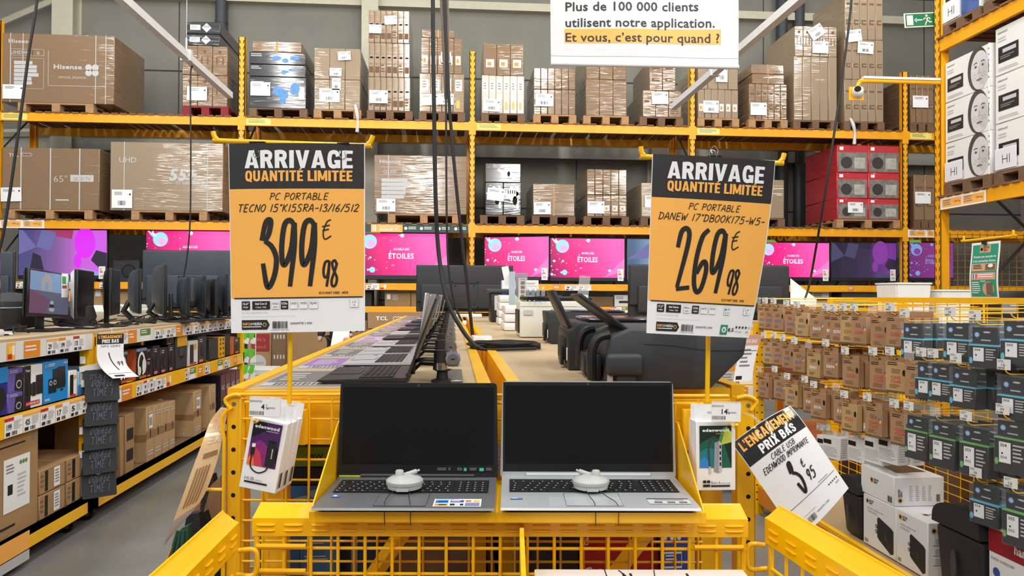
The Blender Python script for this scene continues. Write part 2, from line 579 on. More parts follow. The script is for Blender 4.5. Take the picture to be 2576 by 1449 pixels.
# ================================================================== SETTING
FLOOR = mat('polished_concrete', (122, 123, 119), 0.35, var=0.16, vs=1.6)
m = MB()
m.bx(-13, 15, -5, 15, -0.1, 0, FLOOR)
JOINT = mat('floor_joint', (95, 96, 94), 0.7, var=0.05)
for y in (3.2, 9.5):
 m.bx(-13, 15, y, y + .012, 0, .0012, JOINT)
m.bx(-1.1, -1.085, -5, 15, 0, .0012, JOINT)
struct(m.build('floor'))

WALLG = mat('grey_wall_panel', (128, 127, 117), 0.75, var=0.06, vs=2)
WALLD = mat('wall_joint', (58, 58, 55), 0.8, var=0.05)
BEIGE = mat('cream_steel', (196, 190, 168), 0.5, var=0.04)
GIRT = mat('grey_steel', (172, 172, 160), 0.5, var=0.04)
PIPE = mat('dark_drain_pipe', (62, 66, 70), 0.5, var=0.05)
YW = 14.4
m = MB()
m.bx(-14, 16, YW, YW + .2, 0, 9.5, WALLG)
for z in (1.4, 3.2, 5.72, 7.6):
 m.bx(-14, 16, YW - .004, YW, z, z + .03, WALLD)
for x in (-11, -5.2, -1.6, 2.4, 6.2, 9.6):
 m.bx(x, x + .02, YW - .003, YW, 0, 9.5, WALLD)
struct(m.build('wall_back'))

n = 0


def trim(mb):
 global n
 n += 1
 return struct(mb.build('trim_%d' % n))


def ibeam(x, w, y0=YW - .34, m_=BEIGE):
 mb = MB()
 mb.bx(x, x + w, y0, y0 + .02, 0, 9.5, m_)
 mb.bx(x + w / 2 - .012, x + w / 2 + .012, y0 + .02, YW - .02, 0, 9.5, m_)
 mb.bx(x, x + w, YW - .02, YW, 0, 9.5, m_)
 trim(mb)


for px0, px1 in ((127, 180), (908, 950), (1640, 1690)):
 a, b = at(px0, 300, Y=YW - .34).x, at(px1, 300, Y=YW - .34).x
 ibeam(a, b - a)
for zc, h, mm in ((at(1200, 12, Y=YW - .2).z, .13, BEIGE), (at(1250, 380, Y=YW - .2).z, .2, GIRT)):
 mb = MB()
 mb.bx(-13, 15, YW - .2, YW, zc - h / 2, zc + h / 2, mm)
 mb.bx(-13, 15, YW - .2, YW - .19, zc - h / 2 - .02, zc - h / 2, mm)
 trim(mb)
for px in (553, 1972, 2015):
 mb = MB()
 x = at(px, 60, Y=YW - .25).x
 mb.cyl((x, YW - .16, 0), (x, YW - .16, 9.5), .11, PIPE, n=20)
 for z in (2.2, 5.0, 6.6):
  mb.cyl((x, YW - .16, z), (x, YW - .16, z + .05), .12, PIPE, n=20)
 trim(mb)
mb = MB()
p0, p1 = at(-60, 82, Y=YW - .3), at(150, -8, Y=YW - .3)
mb.tube([p0, p1], .055, BEIGE, 4)
p0, p1 = at(-10, 335, Y=YW - .3), at(118, 332, Y=YW - .3)
mb.tube([p0, p1], .07, BEIGE, 4)
trim(mb)

# three lighting rails that hang over the aisles and stop in front of the far rack
RAIL = mat('white_rail', (214, 214, 212), 0.45, var=0.03)
for px, py, y1, lab in ((578, 240, 8.8, 'white hanging rail over the monitor aisle, sloping from the upper left'),
      (1125, 243, 8.8, 'white hanging rail over the laptop table with black cables'),
      (1695, 268, 8.8, 'white hanging rail behind the big white banner')):
 p = at(px, py, Y=y1)
 t = thing('hanging_rail', lab, 'rail', (p.x, 0, 0))
 m = MB()
 m.bx(-.035, .035, -3, y1, p.z - .035, p.z + .035, RAIL)
 m.bx(-.02, .02, -3, y1 - .02, p.z + .035, p.z + .05, STEEL)
 m.build('rail_body', t)
 for yy in (7.4, 4.6, 1.5):
  m = MB()
  m.bx(-.05, .05, yy - .03, yy + .03, p.z - .045, p.z + .06, RAIL)
  m.cyl((0, yy, p.z + .05), (0, yy, p.z + .18), .012, STEEL, n=8)
  m.cyl((0, yy, p.z + .1), (0, yy, 7.5), .0025, STEEL, n=5)
  m.build('hanger', t)
# ================================================================== FAR PALLET RACK
YF = 12.0          # front face of the uprights
RD = 1.1           # rack depth
Z1, Z2, Z3, Z4, Z5 = 2.655, 4.32, 1.70, 1.33, 0.16   # tops of the beams
POSTX = [-7.05, -3.36, 0.30, 3.96, 7.67, 11.3]
POSTTOP = [5.75, 5.6, 5.48, 5.4, 5.35, 5.35]
SLAT = mat('deck_slat_wood', (122, 84, 58), 0.8, var=0.2, vs=5)
BRACE = mat('dark_brace_steel', (58, 60, 64), 0.5, var=0.05)
PALEY = mat('pale_yellow_label', (236, 220, 120), 0.6, var=0.02)


def perforations(mb, x, y, z0, z1, dx=0.024, step=0.1, ax=0):
 z = z0
 while z < z1:
  for s in (-1, 1):
   q = s * dx
   if ax == 0:
    mb.add([(x + q - .006, y, z), (x + q + .006, y, z), (x + q + .010 * s + .006, y, z + .05), (x + q + .010 * s - .006, y, z + .05)], [(0, 1, 2, 3)], HOLE)
   else:
    mb.add([(y, x + q - .006, z), (y, x + q + .006, z), (y, x + q + .010 * s + .006, z + .05), (y, x + q + .010 * s - .006, z + .05)], [(0, 1, 2, 3)], HOLE)
  z += step


rack = tag(bpy.data.objects.new('pallet_rack', None), 'long yellow pallet rack along the back wall, loaded with wrapped cartons and televisions', 'pallet rack')
COL.objects.link(rack)
for x, zt in zip(POSTX, POSTTOP):
 m = MB()
 m.bx(x - .05, x + .05, YF, YF + .012, 0, zt, YELR)
 m.bx(x - .05, x - .04, YF, YF + .09, 0, zt, YELR)
 m.bx(x + .04, x + .05, YF, YF + .09, 0, zt, YELR)
 perforations(m, x, YF - .001, 0.1, zt - .06)
 m.bx(x - .09, x + .09, YF - .03, YF + .12, 0, .012, YELR)
 for zb in (Z1, Z2):
  m.bx(x - .055, x + .055, YF - .006, YF, zb - .2, zb + .02, YELR)
 m.build('upright', rack)
 m = MB()
 xb = x - .02
 m.bx(xb - .05, xb + .05, YF + RD, YF + RD + .012, 0, 4.5, YELR)
 m.bx(xb - .05, xb - .04, YF + RD - .08, YF + RD, 0, 4.5, YELR)
 m.bx(xb + .04, xb + .05, YF + RD - .08, YF + RD, 0, 4.5, YELR)
 m.build('rear_upright', rack)
 m = MB()
 z = .3
 up = True
 while z < 4.2:
  a, b = (z, z + .85) if up else (z + .85, z)
  m.tube([(x, YF + .06, a), (x, YF + RD - .05, b)], .018, BRACE, 4)
  z += .85
  up = not up
 m.build('bracing', rack)
for i in range(len(POSTX) - 1):
 xa, xb = POSTX[i] + .05, POSTX[i + 1] - .05
 for zb, hb in ((Z1, .13), (Z2, .13), (Z3, .11), (Z4, .1), (Z5, .12)):
  m = MB()
  m.bx(xa, xb, YF - .01, YF + .04, zb - hb, zb, YELR)
  m.build('front_beam', rack)
  if zb > 1:
   m = MB()
   m.bx(xa, xb, YF + RD - .05, YF + RD, zb - hb, zb, YELR)
   m.build('rear_beam', rack)
  m = MB()
  if zb in (Z1, Z2):
   x = xa + .03
   rr = random.Random(i * 5 + int(zb * 10))
   while x < xb - .1:
    wd = .1
    m.bx(x, x + wd, YF - .03, YF + RD + .02, zb, zb + .022, SLAT)
    x += .125 + (.06 if rr.random() < .3 else .01)
  else:
   m.bx(xa, xb, YF, YF + RD, zb - .02, zb, BLACKM if zb < 2 else SLAT)
  m.build('shelf_deck', rack)
 # load plates on the beams
 if True:
  m = MB()
  m.M = frame((xa + .03, YF - .012, Z2 - .115), (1, 0, 0), (0, 0, 1))
  m.rect(0, 0, .38, .1, PALEY)
  m.lines(.03, .02, .35, .08, 3, GREYI, .001, i)
  m.build('load_plate', rack)
 if i != 2:
  m = MB()
  m.M = frame((xa - (.02 if i else -.02), YF - .014, Z1 - .13), (1, 0, 0), (0, 0, 1))
  m.rect(0, 0, .66, .13, WHITE)
  for u in (.03, .35):
   m.rect(u, .02, u + .28, .11, ORANGE, .001)
   m.lines(u + .02, .03, u + .12, .1, 3, GREYI, .002, i)
   m.text('1000 kg', u + .15, .06, .022, INK, .1, .002)
  m.build('load_plate', rack)
# the screen banner strip on the beam of the middle bay
m = MB()
GREENB = mat('dark_green_banner', (44, 68, 62), 0.5, var=0.02)
xa, xb = at(915, 565, Y=YF).x, at(1178, 565, Y=YF).x
m.M = frame((xa, YF - .014, Z1 - .135), (1, 0, 0), (0, 0, 1))
W_ = xb - xa
m.rect(0, 0, W_, .13, GREENB)
m.rect(W_ * .07, 0, W_ * .37, .13, ORANGE, .001)
m.text("QU'EST-CE QU'UNE", W_ * .15, .075, .035, WHITE, W_ * .19, .002, bold=.01)
m.text('ANDROID TV ?', W_ * .15, .025, .038, WHITE, W_ * .19, .002, bold=.02)
for u in (.085, .105):
 m.rect(W_ * u, .015, W_ * (u + .012), .115, WHITE, .002)
for u in (.4, .55, .72, .88):
 m.disc(W_ * u, .065, .025, WHITE, .002)
 m.lines(W_ * (u + .025), .04, W_ * (u + .1), .09, 2, WHITE, .002, 3)
m.build('banner_strip', rack)


def price_card(mb, u, v, w, h, seed, price=None):
 """a printed shelf price card on the current face"""
 rr = random.Random(seed)
 mb.rect(u, v, u + w, v + h, WHITE)
 k = rr.random()
 z = .0012
 if k < .25:
  mb.rect(u, v + h * .8, u + w * .45, v + h * .97, ORANGED, z)
 elif k < .4:
  mb.rect(u, v + h * .8, u + w * .5, v + h * .97, REDI, z)
 else:
  mb.rect(u, v + h * .82, u + w, v + h * .97, ORANGE, z)
 if price:
  mb.text(price, u + w * .12, v + h * .36, h * .3, INK, w * .26, z, bold=.03)
 else:
  mb.lines(u + w * .1, v + h * .35, u + w * .4, v + h * .75, 3, INK, z, seed)
 mb.lines(u + w * .5, v + h * .3, u + w * .95, v + h * .76, 5, LGREY, z, seed + 1, .6)
 mb.rect(u + w * .08, v + h * .06, u + w * .3, v + h * .24, INK, z)
 mb.barcode(u + w * .4, v + h * .05, u + w * .7, v + h * .25, INK, z, 8, seed)


PRICES = ['425', '79', '99', '129', '175', '149', '89', '219', '199', '16', '9', '26', '44', '24', '4', '5', '17', '39', '29', '19']


def strip_cards(parent, o, u, v, length, h, seed, fill=1.0, backing=WHITEP, wmin=.1, wmax=.22, depth=.004, name='price_card'):
 """a plastic label holder along a shelf edge and the cards in it"""
 rr = random.Random(seed)
 mb = MB()
 mb.M = frame(o, u, v)
 mb.box((length / 2, h / 2, -depth / 2), (length, h, depth), backing)
 mb.build('label_strip', parent)
 x = .01
 F = frame(o, u, v)
 while x < length - wmin:
  wd = min(rr.uniform(wmin, wmax), length - x - .005)
  if rr.random() < fill:
   mb = MB()
   mb.M = F @ Matrix.Translation((0, 0, .0015))
   q = rr.random()
   if q < .12:
    mb.rect(x, h * .05, x + wd * .7, h * .95, ORANGED)
    mb.lines(x + .01, h * .3, x + wd * .6, h * .7, 2, WHITE, .001, seed)
   elif q < .2:
    mb.rect(x, h * .05, x + wd * .7, h * .95, WHITE)
    mb.rect(x, h * .45, x + wd * .7, h * .95, mat('leaf_green_print', (96, 140, 62), .5, var=0), .001)
    mb.lines(x + .01, h * .55, x + wd * .6, h * .85, 2, WHITE, .002, seed)
   elif q < .3:
    mb.rect(x, h * .05, x + wd * .5, h * .95, ORANGE)
    mb.rect(x + wd * .05, h * .1, x + wd * .3, h * .35, REDI, .001)
    mb.rect(x + wd * .1, h * .4, x + wd * .3, h * .75, mat('energy_yellow', (240, 210, 40), .5, var=0), .001)
    mb.rect(x + wd * .3, h * .3, x + wd * .45, h * .8, WHITE, .001)
   else:
    price_card(mb, x, h * .03, wd - .004, h * .94, rr.randint(0, 9999), rr.choice(PRICES))
   mb.build(name, parent)
  x += wd


# cards on the two television shelves (rows of them where the photo shows paper, bare yellow between)
for px0, px1, zb, hb, fl, sd in ((40, 250, Z3, .11, .95, 3), (250, 345, Z3, .11, .3, 4), (920, 1000, Z3, .11, .9, 5), (1355, 1505, Z3, .11, .8, 6), (1570, 1585, Z3, .1, 1, 7),
         (2110, 2190, Z3, .1, .9, 8), (2225, 2262, Z3, .1, .9, 9), (1455, 1500, Z4, .1, .8, 10), (1535, 1585, Z4, .1, .9, 11)):
 a, b = at(px0, 715, Y=YF).x, at(px1, 715, Y=YF).x
 strip_cards(rack, (a, YF - .016, zb - hb + .003), (1, 0, 0), (0, 0, 1), b - a, hb - .006, sd, fl, YELR, .12, .26)

# ================================================================== WRAPPED PALLETS
def pallet_mesh(mb, x0, x1, d, m_, zh=.144):
 mb.bx(x0, x1, 0, .1, zh - .022, zh, m_)
 for k in range(1, 5):
  y = k * (d - .1) / 4
  mb.bx(x0, x1, y, y + .1, zh - .022, zh, m_)
 for x in (x0, (x0 + x1) / 2 - .06, x1 - .12):
  mb.bx(x, x + .12, 0, d, zh - .044, zh - .022, m_)
  for y in (0, d / 2 - .07, d - .14):
   mb.bx(x, x + .12, y, y + .14, .022, zh - .044, m_)
  mb.bx(x, x + .12, 0, d, 0, .022, m_)


def sheet_label(parent, u, v, w, h, z=.006, name='delivery_label', rot=0.0, seed=0):
 mb = MB()
 mb.M = frame((u, -z, v), (math.cos(rot), 0, math.sin(rot)), (-math.sin(rot), 0, math.cos(rot)))
 mb.box((w / 2, h / 2, -.001), (w, h, .002), WHITE)
 mb.lines(w * .12, h * .68, w * .7, h * .88, 3, GREYI, .001, seed, .5)
 mb.rect(w * .85, h * .7, w * .93, h * .8, INK, .001)
 if seed % 2:
  mb.barcode(w * .3, h * .15, w * .7, h * .4, INK, .001, 10, seed)
 mb.build(name, parent)


def face_print(mb, kind, w, h, seed, k):
 """print on a carton front that is w wide and h high; u,v from its lower left"""
 pr = LGREY if kind != 'pale' else GREYI
 brown = mat('brown_board_print', (112, 80, 56), .8, var=0)
 z = .002
 if kind == 'hisense':
  mb.text('Hisense', w * .06, h * .86, h * .055, pr, w * .2, z, bold=.02)
  mb.text('UHD', w * .08, h * .7, h * .05, pr, w * .1, z, bold=.01)
  mb.text('4K', w * .19, h * .7, h * .05, pr, w * .05, z)
  mb.text('6', w * .31, h * .7, h * .05, pr, w * .025, z)
  for u0, u1, v0, v1 in ((.08, .27, .68, .77), (.27, .37, .68, .77), (.08, .37, .2, .64)):
   for a, b, c, d in ((u0, v0, u1, v0 + .004), (u0, v1, u1, v1 + .004), (u0, v0, u0 + .003, v1), (u1, v0, u1 + .003, v1)):
    mb.rect(w * a, h * b, w * c, h * d, pr, z)
  mb.lines(w * .11, h * .25, w * .34, h * .6, 6, pr, z, 1, .85)
  mb.rect(w * .41, h * .25, w * .414, h * .76, pr, z)
  mb.rect(w * .41, h * .25, w * .92, h * .256, pr, z)
  mb.text('Hisense', w * .46, h * .5, h * .065, pr, w * .25, z, bold=.03)
  mb.text('OFFICIAL SPONSOR', w * .5, h * .36, h * .035, pr, w * .25, z)
  for a, b in ((.77, .53), (.83, .53), (.77, .45), (.83, .45)):
   mb.disc(w * a, h * b, w * .03, pr, z)
  for u in (.075, .185, .83, .92):
   mb.rect(w * u, 0, w * (u + .007), h, LGREY, z + .002)
 elif kind == 'tcl':
  mb.text('TCL', w * .07, h * .85, h * .055, pr, w * .1, z, bold=.03)
  for a in range(3):
   mb.disc(w * (.22 + a * .032), h * .885, h * .03, pr, z)
   mb.disc(w * (.22 + a * .032), h * .885, h * .022, WK, z + .001)
  mb.text('65"', w * .53, h * .45, h * .11, pr, w * .14, z, bold=-.01)
  mb.rect(w * .7, h * .46, w * .94, h * .57, pr, z)
  mb.text('QLED TV', w * .73, h * .485, h * .05, KRAFT, w * .18, z + .001)
  mb.lines(w * .55, h * .12, w * .75, h * .17, 1, pr, z, 1)
  for u in (.19, .49, .79):
   mb.rect(w * u, 0, w * (u + .013), h, LGREY, z + .002)
 elif kind == 'lg55':
  mb.text('UHD', w * .08, h * .7, h * .08, pr, w * .15, z)
  mb.text('55+', w * .52, h * .45, h * .17, pr, w * .24, z, bold=.04, shear=.15)
  mb.text('YEARS OF', w * .68, h * .46, h * .045, pr, w * .16, z)
  mb.text('TV INNOVATION', w * .58, h * .385, h * .05, pr, w * .28, z)
  for u in (.12, .86):
   mb.rect(w * u, 0, w * (u + .008), h, LGREY, z + .002)
 elif kind == 'qled':
  mb.text('Hisense', w * .06, h * .86, h * .06, pr, w * .22, z, bold=.02)
  mb.text('QLED', w * .1, h * .69, h * .06, pr, w * .14, z)
  mb.text('E7', w * .3, h * .69, h * .05, pr, w * .06, z)
  for v in (.66, .79):
   mb.rect(w * .07, h * v, w * .4, h * (v + .006), pr, z)
  mb.lines(w * .08, h * .25, w * .4, h * .6, 5, pr, z, 2, .85)
  mb.text('Hisense', w * .52, h * .48, h * .06, pr, w * .22, z, bold=.02)
  mb.rect(w * .15, 0, w * .158, h, LGREY, z + .002)
 elif kind == 'battery':
  mb.rect(w * .12, h * .3, w * .42, h * .72, WHITE, z)
  mb.lines(w * .15, h * .4, w * .4, h * .65, 3, GREYI, z + .001, seed)
  c, r = (w * .6, h * .5), h * .38
  mb.poly([(c[0], c[1] - r), (c[0] + r, c[1]), (c[0], c[1] + r), (c[0] - r, c[1])], WHITE, z)
  for i in range(4):
   mb.rect(c[0] - r * .5 + i * r * .28, c[1], c[0] - r * .38 + i * r * .28, c[1] + r * .45, INK, z + .001)
 elif kind == 'battery2':
  c, r = (w * .47, h * .66), h * .24
  mb.poly([(c[0], c[1] - r), (c[0] + r, c[1]), (c[0], c[1] + r), (c[0] - r, c[1])], WHITE, z)
  for i in range(4):
   mb.rect(c[0] - r * .5 + i * r * .28, c[1], c[0] - r * .38 + i * r * .28, c[1] + r * .45, INK, z + .001)
  mb.rect(w * .73, h * .55, w * .88, h * .9, WHITE, z)
  mb.rect(w * .75, h * .2, w * .87, h * .5, WHITE, z)
  mb.disc(w * .66, h * .45, h * .07, HOLE, z, ry=h * .14)
  mb.lines(w * .22, h * .75, w * .35, h * .92, 2, LGREY, z, seed)
 elif kind == 'blackblue':
  BL = mat('pale_blue_print', (86, 140, 200), .5, var=.2, vs=18)
  rr = random.Random(seed)
  for i in range(3 if h < .5 else 9):
   mb.disc(w * (.35 + .5 * rr.random()), h * (.25 + .4 * rr.random()), w * rr.uniform(.03, .1), BL, z + i * .0003, 9, h * rr.uniform(.08, .2))
  mb.lines(w * .03, h * .55, w * .25, h * .85, 2, LGREY, z, seed)
  mb.rect(w * .65, h * .82, w * .96, h * .9, LGREY, z)
  mb.rect(w * .87, h * .3, w * .97, h * .7, WHITE, z) if h > .5 else None
 elif kind == 'narrow':
  mb.rect(w * .15, h * .12, w * .85, h * .3, brown, z) if seed % 3 else mb.lines(w * .15, h * .1, w * .85, h * .35, 3, brown, z, seed)
  mb.disc(w * .5, h * .57, w * .3, HOLE, z, ry=h * .025)
  mb.text('40"', w * .15, h * .36, h * .04, brown, w * .6, z)
  mb.rect(w * .2, h * .64, w * .25, h * .95, brown, z)
 elif kind == 'sticker':
  mb.rect(w * .2, h * .25, w * .8, h * .5, WHITE, z)
  mb.rect(w * .3, h * .3, w * .6, h * .42, ORANGED, z + .001)
 elif kind == 'arrows':
  for u in (.3, .7):
   mb.poly([(w * (u - .06), h * .5), (w * (u + .06), h * .5), (w * u, h * .68)], brown, z)
   mb.rect(w * (u - .04), h * .38, w * (u + .04), h * .48, brown, z)
  mb.disc(w * .5, h * .8, h * .05, brown, z)
 elif kind == 'lines':
  mb.rect(w * .12, h * .55, w * .5, h * .62, brown, z)
  mb.lines(w * .12, h * .1, w * .8, h * .3, 3, brown, z, seed)
 elif kind == 'tile':
  mb.rect(w * .2, h * .7, w * .8, h * .74, brown, z)
  mb.rect(w * .2, h * .3, w * .8, h * .4, brown, z)
  mb.rect(w * .35, h * .33, w * .8, h * .37, WP, z + .001)
 elif kind == 'greywhite':
  mb.rect(w * .2, h * .55, w * .8, h * .85, WHITE, z)
  mb.lines(w * .28, h * .6, w * .72, h * .8, 3, GREYI, z + .001, seed)
  mb.rect(w * .3, h * .1, w * .6, h * .3, ORANGE, z)
 elif kind == 'appliance':
  PH = mat('machine_photo_print', (120, 116, 108), .5, var=.35, vs=14)
  mb.rect(w * .04, h * .04, w * .96, h * .74, PH, z)
  mb.disc(w * .3, h * .36, h * .22, mat('machine_photo_dark', (52, 48, 48), .5, var=.1), z + .001)
  mb.rect(w * .55, h * .15, w * .9, h * .55, mat('machine_photo_light', (170, 168, 158), .5, var=.2), z + .001)
  mb.rect(w * .08, h * .82, w * .2, h * .94, WHITE, z)
 elif kind == 'logo':
  mb.text('TCL', w * .12, h * .55, h * .16, LGREY, w * .22, z, bold=.04)
  for a in range(3):
   mb.disc(w * (.48 + a * .08), h * .63, h * .1, LGREY, z)
   mb.disc(w * (.48 + a * .08), h * .63, h * .075, KRAFT, z + .001)


FILMW = mat('film_tail', (225, 228, 230), .2, var=.02, alpha=.55)


def load(label, zdeck, tiers, pal=WOOD, papers=(), depth=1.15, yf=YF + .03, group=None, pal_px=None, tail=None):
 """one wrapped pallet: pallet, cartons tier by tier, delivery labels. tiers: (px0, px1, py_top, py_bottom, columns, material, print)"""
 a = at(tiers[0][0], 400, Y=yf).x
 b = at(tiers[0][1], 400, Y=yf).x
 cx = (a + b) / 2
 t = thing('wrapped_pallet', label, 'wrapped pallet', (cx, yf, zdeck + .022), 0, group)
 if pal_px:
  a, b = at(pal_px[0], 400, Y=yf).x, at(pal_px[1], 400, Y=yf).x
 m = MB()
 pallet_mesh(m, a - cx - .01, b - cx + .01, depth, pal)
 m.build('pallet', t)
 zlow = .146
 for i, (p0, p1, yt, yb, nc, mm, kind) in enumerate(tiers):
  xa, xb = at(p0, yt, Y=yf).x - cx, at(p1, yt, Y=yf).x - cx
  zt = at((p0 + p1) / 2, yt, Y=yf).z - zdeck - .022
  zb = zlow
  zlow = zt + .003
  dw = (xb - xa) / nc
  rr = random.Random(int(p0 * 3 + yt))
  for c in range(nc):
   mb = MB()
   g = .003 if nc > 1 else 0
   off = rr.uniform(-.006, .006)
   mb.rbox((xa + dw * (c + .5), depth / 2 + off, (zt + zb) / 2), (dw - g, depth - .02, zt - zb), .008, mm, 1)
   mb.M = frame((xa + dw * c, .01 + off, zb), (1, 0, 0), (0, 0, 1))
   if kind:
    face_print(mb, kind, dw, zt - zb, i * 10 + c, c)
   elif nc == 1:
    mb.rect(dw * .48, 0, dw * .52, zt - zb, KRAFT2, .002)
   # marks on the side that can be seen
   mb.M = Matrix.Identity(4)
   mb.build('carton', t)
 for (p, q, w_, h_, rot) in papers:
  o = at(p, q, Y=yf - .01)
  if w_ >= .3:
   w_, h_ = w_ * .7, h_ * .72
  sheet_label(t, o.x - cx, o.z - zdeck - .022, w_, h_, .012, rot=rot, seed=int(p))
 # strip of green/clear film at the foot of the load
 if tail:
  o = at(tail[0], tail[1], Y=yf - .02)
  mb = MB()
  x, z = o.x - cx, o.z - zdeck - .022
  mb.tube([(x, -.01, z + .12), (x + .03, -.05, z), (x + .05, -.06, z - .15), (x + .04, -.06, z - .33)], [.02, .03, .022, .03], FILMW, 6, smooth=3)
  mb.build('film_tail', t)
 return t


GU, GL = 'wrapped pallets on the top deck', 'wrapped pallets on the middle deck'
load('pallet of large kraft television cartons printed Hisense, on the top deck', Z2, [(4, 288, 86, 262, 1, WK, 'hisense')], WOOD, [(6, 248, .45, .31, 0)], group=GU, pal_px=(45, 232))
load('pallet of brown cartons under two black battery cartons, on a dark red pallet', Z2, [(458, 572, 189, 262, 3, WK, 'arrows'), (458, 572, 115, 189, 3, WK, 'arrows'), (466, 552, 85, 115, 1, WB, 'battery'), (468, 554, 54, 84, 1, WB, 'battery')], PALR, [(470, 252, .44, .3, .0)], group=GU)
load('pallet of black cartons with blue print and one brown carton on top', Z2, [(627, 770, 193, 268, 1, WB, 'blackblue'), (627, 769, 162, 192, 1, WB, 'blackblue'), (627, 769, 131, 161, 1, WB, 'blackblue'), (634, 758, 104, 130, 1, WK, '')], WOODD, [(630, 240, .44, .3, 0)], group=GU)
load('pallet of pale brown cartons with four white papers and a dangling film tail', Z2, [(790, 906, 200, 272, 3, WP, ''), (790, 907, 121, 199, 3, WP, '')], WOOD, [(803, 256, .46, .3, 0), (835, 226, .14, .19, 0), (829, 191, .19, .13, 0), (851, 152, .2, .14, .08)], group=GU, tail=(893, 282))
load('tallest pallet beside the cables, three tiers of narrow upright cartons', Z2, [(926, 1032, 194, 273, 7, WP, 'narrow'), (927, 1031, 108, 193, 7, WP, 'narrow'), (927, 1030, 26, 107, 7, WP, 'narrow')], WOODD, [(929, 259, .42, .29, 0), (928, 83, .2, .14, 0), (968, 62, .2, .14, .06)], group=GU, pal_px=(924, 1036))
load('pallet behind the hanging black cables with a flat carton on its top', Z2, [(1055, 1168, 185, 280, 4, WP, 'greywhite'), (1059, 1163, 95, 184, 5, WK, 'sticker'), (1061, 1144, 74, 92, 1, WK, '')], WOODD, [(1060, 265, .4, .25, .05), (1103, 263, .35, .25, 0)], group=GU)
load('pallet of grey white cartons below brown ones, right of the second rack post', Z2, [(1212, 1319, 190, 284, 6, WW, 'greywhite'), (1216, 1318, 109, 188, 3, WK, 'sticker')], WOODD, [(1215, 279, .4, .28, -.03)], group=GU)
load('pallet of thin upright brown cartons with one paper, below the banner corner', Z2, [(1343, 1448, 225, 287, 6, WK, ''), (1343, 1448, 171, 224, 6, WK, '')], WOOD, [(1347, 267, .42, .29, 0)], group=GU)
load('heavily wrapped pallet of brown cartons directly under the banner', Z2, [(1474, 1577, 200, 290, 3, WK, ''), (1475, 1576, 120, 198, 3, WK, '')], WOOD, [], group=GU, pal_px=(1469, 1580))
load('uneven pallet of small brown cartons touching the end of the sloping rail', Z2, [(1617, 1715, 228, 287, 3, WK, 'lines'), (1634, 1700, 150, 227, 2, WK, 'tile')], WOODD, [(1640, 262, .4, .28, .03)], group=GU, pal_px=(1611, 1717))
load('pallet of brown cartons with a row of white stickers, partly behind the banner edge', Z2, [(1756, 1858, 225, 290, 6, WP, 'sticker'), (1756, 1857, 160, 224, 4, WP, '')], WOOD, [(1769, 283, .38, .28, 0), (1801, 206, .2, .28, 0)], group=GU)
load('low brown pallet stack with two narrower cartons on top', Z2, [(1885, 1980, 211, 292, 6, WK, 'tile'), (1893, 1973, 186, 210, 1, WK, ''), (1891, 1972, 162, 185, 1, WK, '')], WOOD, [(1888, 289, .4, .29, 0)], group=GU)
load('big two tier pallet of tall brown cartons with two white papers', Z2, [(1998, 2106, 142, 299, 5, WP, ''), (2000, 2106, 66, 141, 5, WP, 'arrows')], WOODD, [(2044, 133, .28, .2, 0), (2047, 103, .26, .2, .6)], group=GU)
load('tallest pallet at the camera arm, its top out of sight', Z2, [(2125, 2224, 200, 303, 5, WP, 'tile'), (2125, 2223, 100, 199, 5, WP, 'tile'), (2126, 2222, -25, 99, 5, WP, 'tile')], WOODD, [(2130, 107, .28, .2, .15), (2157, 133, .28, .2, -.05)], group=GU, tail=(2140, 315))
load('small pallet of brown cartons squeezed between the last post and the near rack', Z2, [(2291, 2349, 190, 306, 4, WK, 'tile')], WOODD, [(2296, 270, .4, .28, 0)], group=GU)

load('pallet of kraft television cartons printed 65 inch, with three white straps', Z1, [(4, 250, 372, 518, 1, WK, 'tcl')], WOOD, [(2, 507, .44, .3, .03)], group=GL, pal_px=(20, 232))
load('heavily wrapped pallet of television cartons printed 55+', Z1, [(277, 561, 358, 525, 1, WP, 'lg55')], WOOD, [(281, 523, .44, .4, 0)], group=GL, pal_px=(333, 520))
load('wrapped pallet of television cartons printed QLED, behind the cables', Z1, [(941, 1175, 391, 534, 1, WK, 'qled')], WOOD, [(947, 532, .43, .29, 0)], group=GL, pal_px=(978, 1155))
load('small pallet of black battery cartons beside the rack post', Z1, [(1221, 1311, 459, 536, 2, WB, 'battery2'), (1221, 1310, 411, 456, 1, WB, 'battery2')], WOODD, [(1224, 502, .4, .28, -.1)], group=GL, pal_px=(1210, 1318))
load('low wrapped pallet of plain brown cartons next to the black battery cartons', Z1, [(1341, 1446, 462, 544, 1, WK, '')], WOODD, [(1343, 539, .4, .28, .02)], group=GL)
load('brown carton pallet with a row of small white stickers, left of the 269 euro sign', Z1, [(1477, 1577, 490, 543, 5, WK, 'sticker'), (1477, 1577, 426, 489, 5, WK, '')], WOODD, [(1478, 537, .4, .28, 0)], group=GL, pal_px=(1471, 1581))
load('wrapped brown pallet half hidden by the left edge of the 269 euro sign', Z1, [(1614, 1700, 460, 545, 1, WP, '')], WOODD, [(1622, 522, .3, .28, 0)], group=GL)
load('wrapped brown pallet showing past the right edge of the 269 euro sign', Z1, [(1880, 1973, 452, 555, 2, WP, '')], WOODD, [], group=GL)
load('pallet of red coffee machine cartons with product photographs', Z1, [(2106, 2263, 500, 556, 2, WR, 'appliance'), (2106, 2263, 435, 499, 2, WR, 'appliance'), (2106, 2263, 366, 434, 2, WR, 'appliance')], WOOD, [(2133, 535, .38, .25, 0)], group=GL)
load('small wrapped brown pallet behind the last post on the middle deck', Z1, [(2300, 2352, 440, 556, 2, WK, 'tile')], WOODD, [(2302, 512, .4, .28, 0)], group=GL)
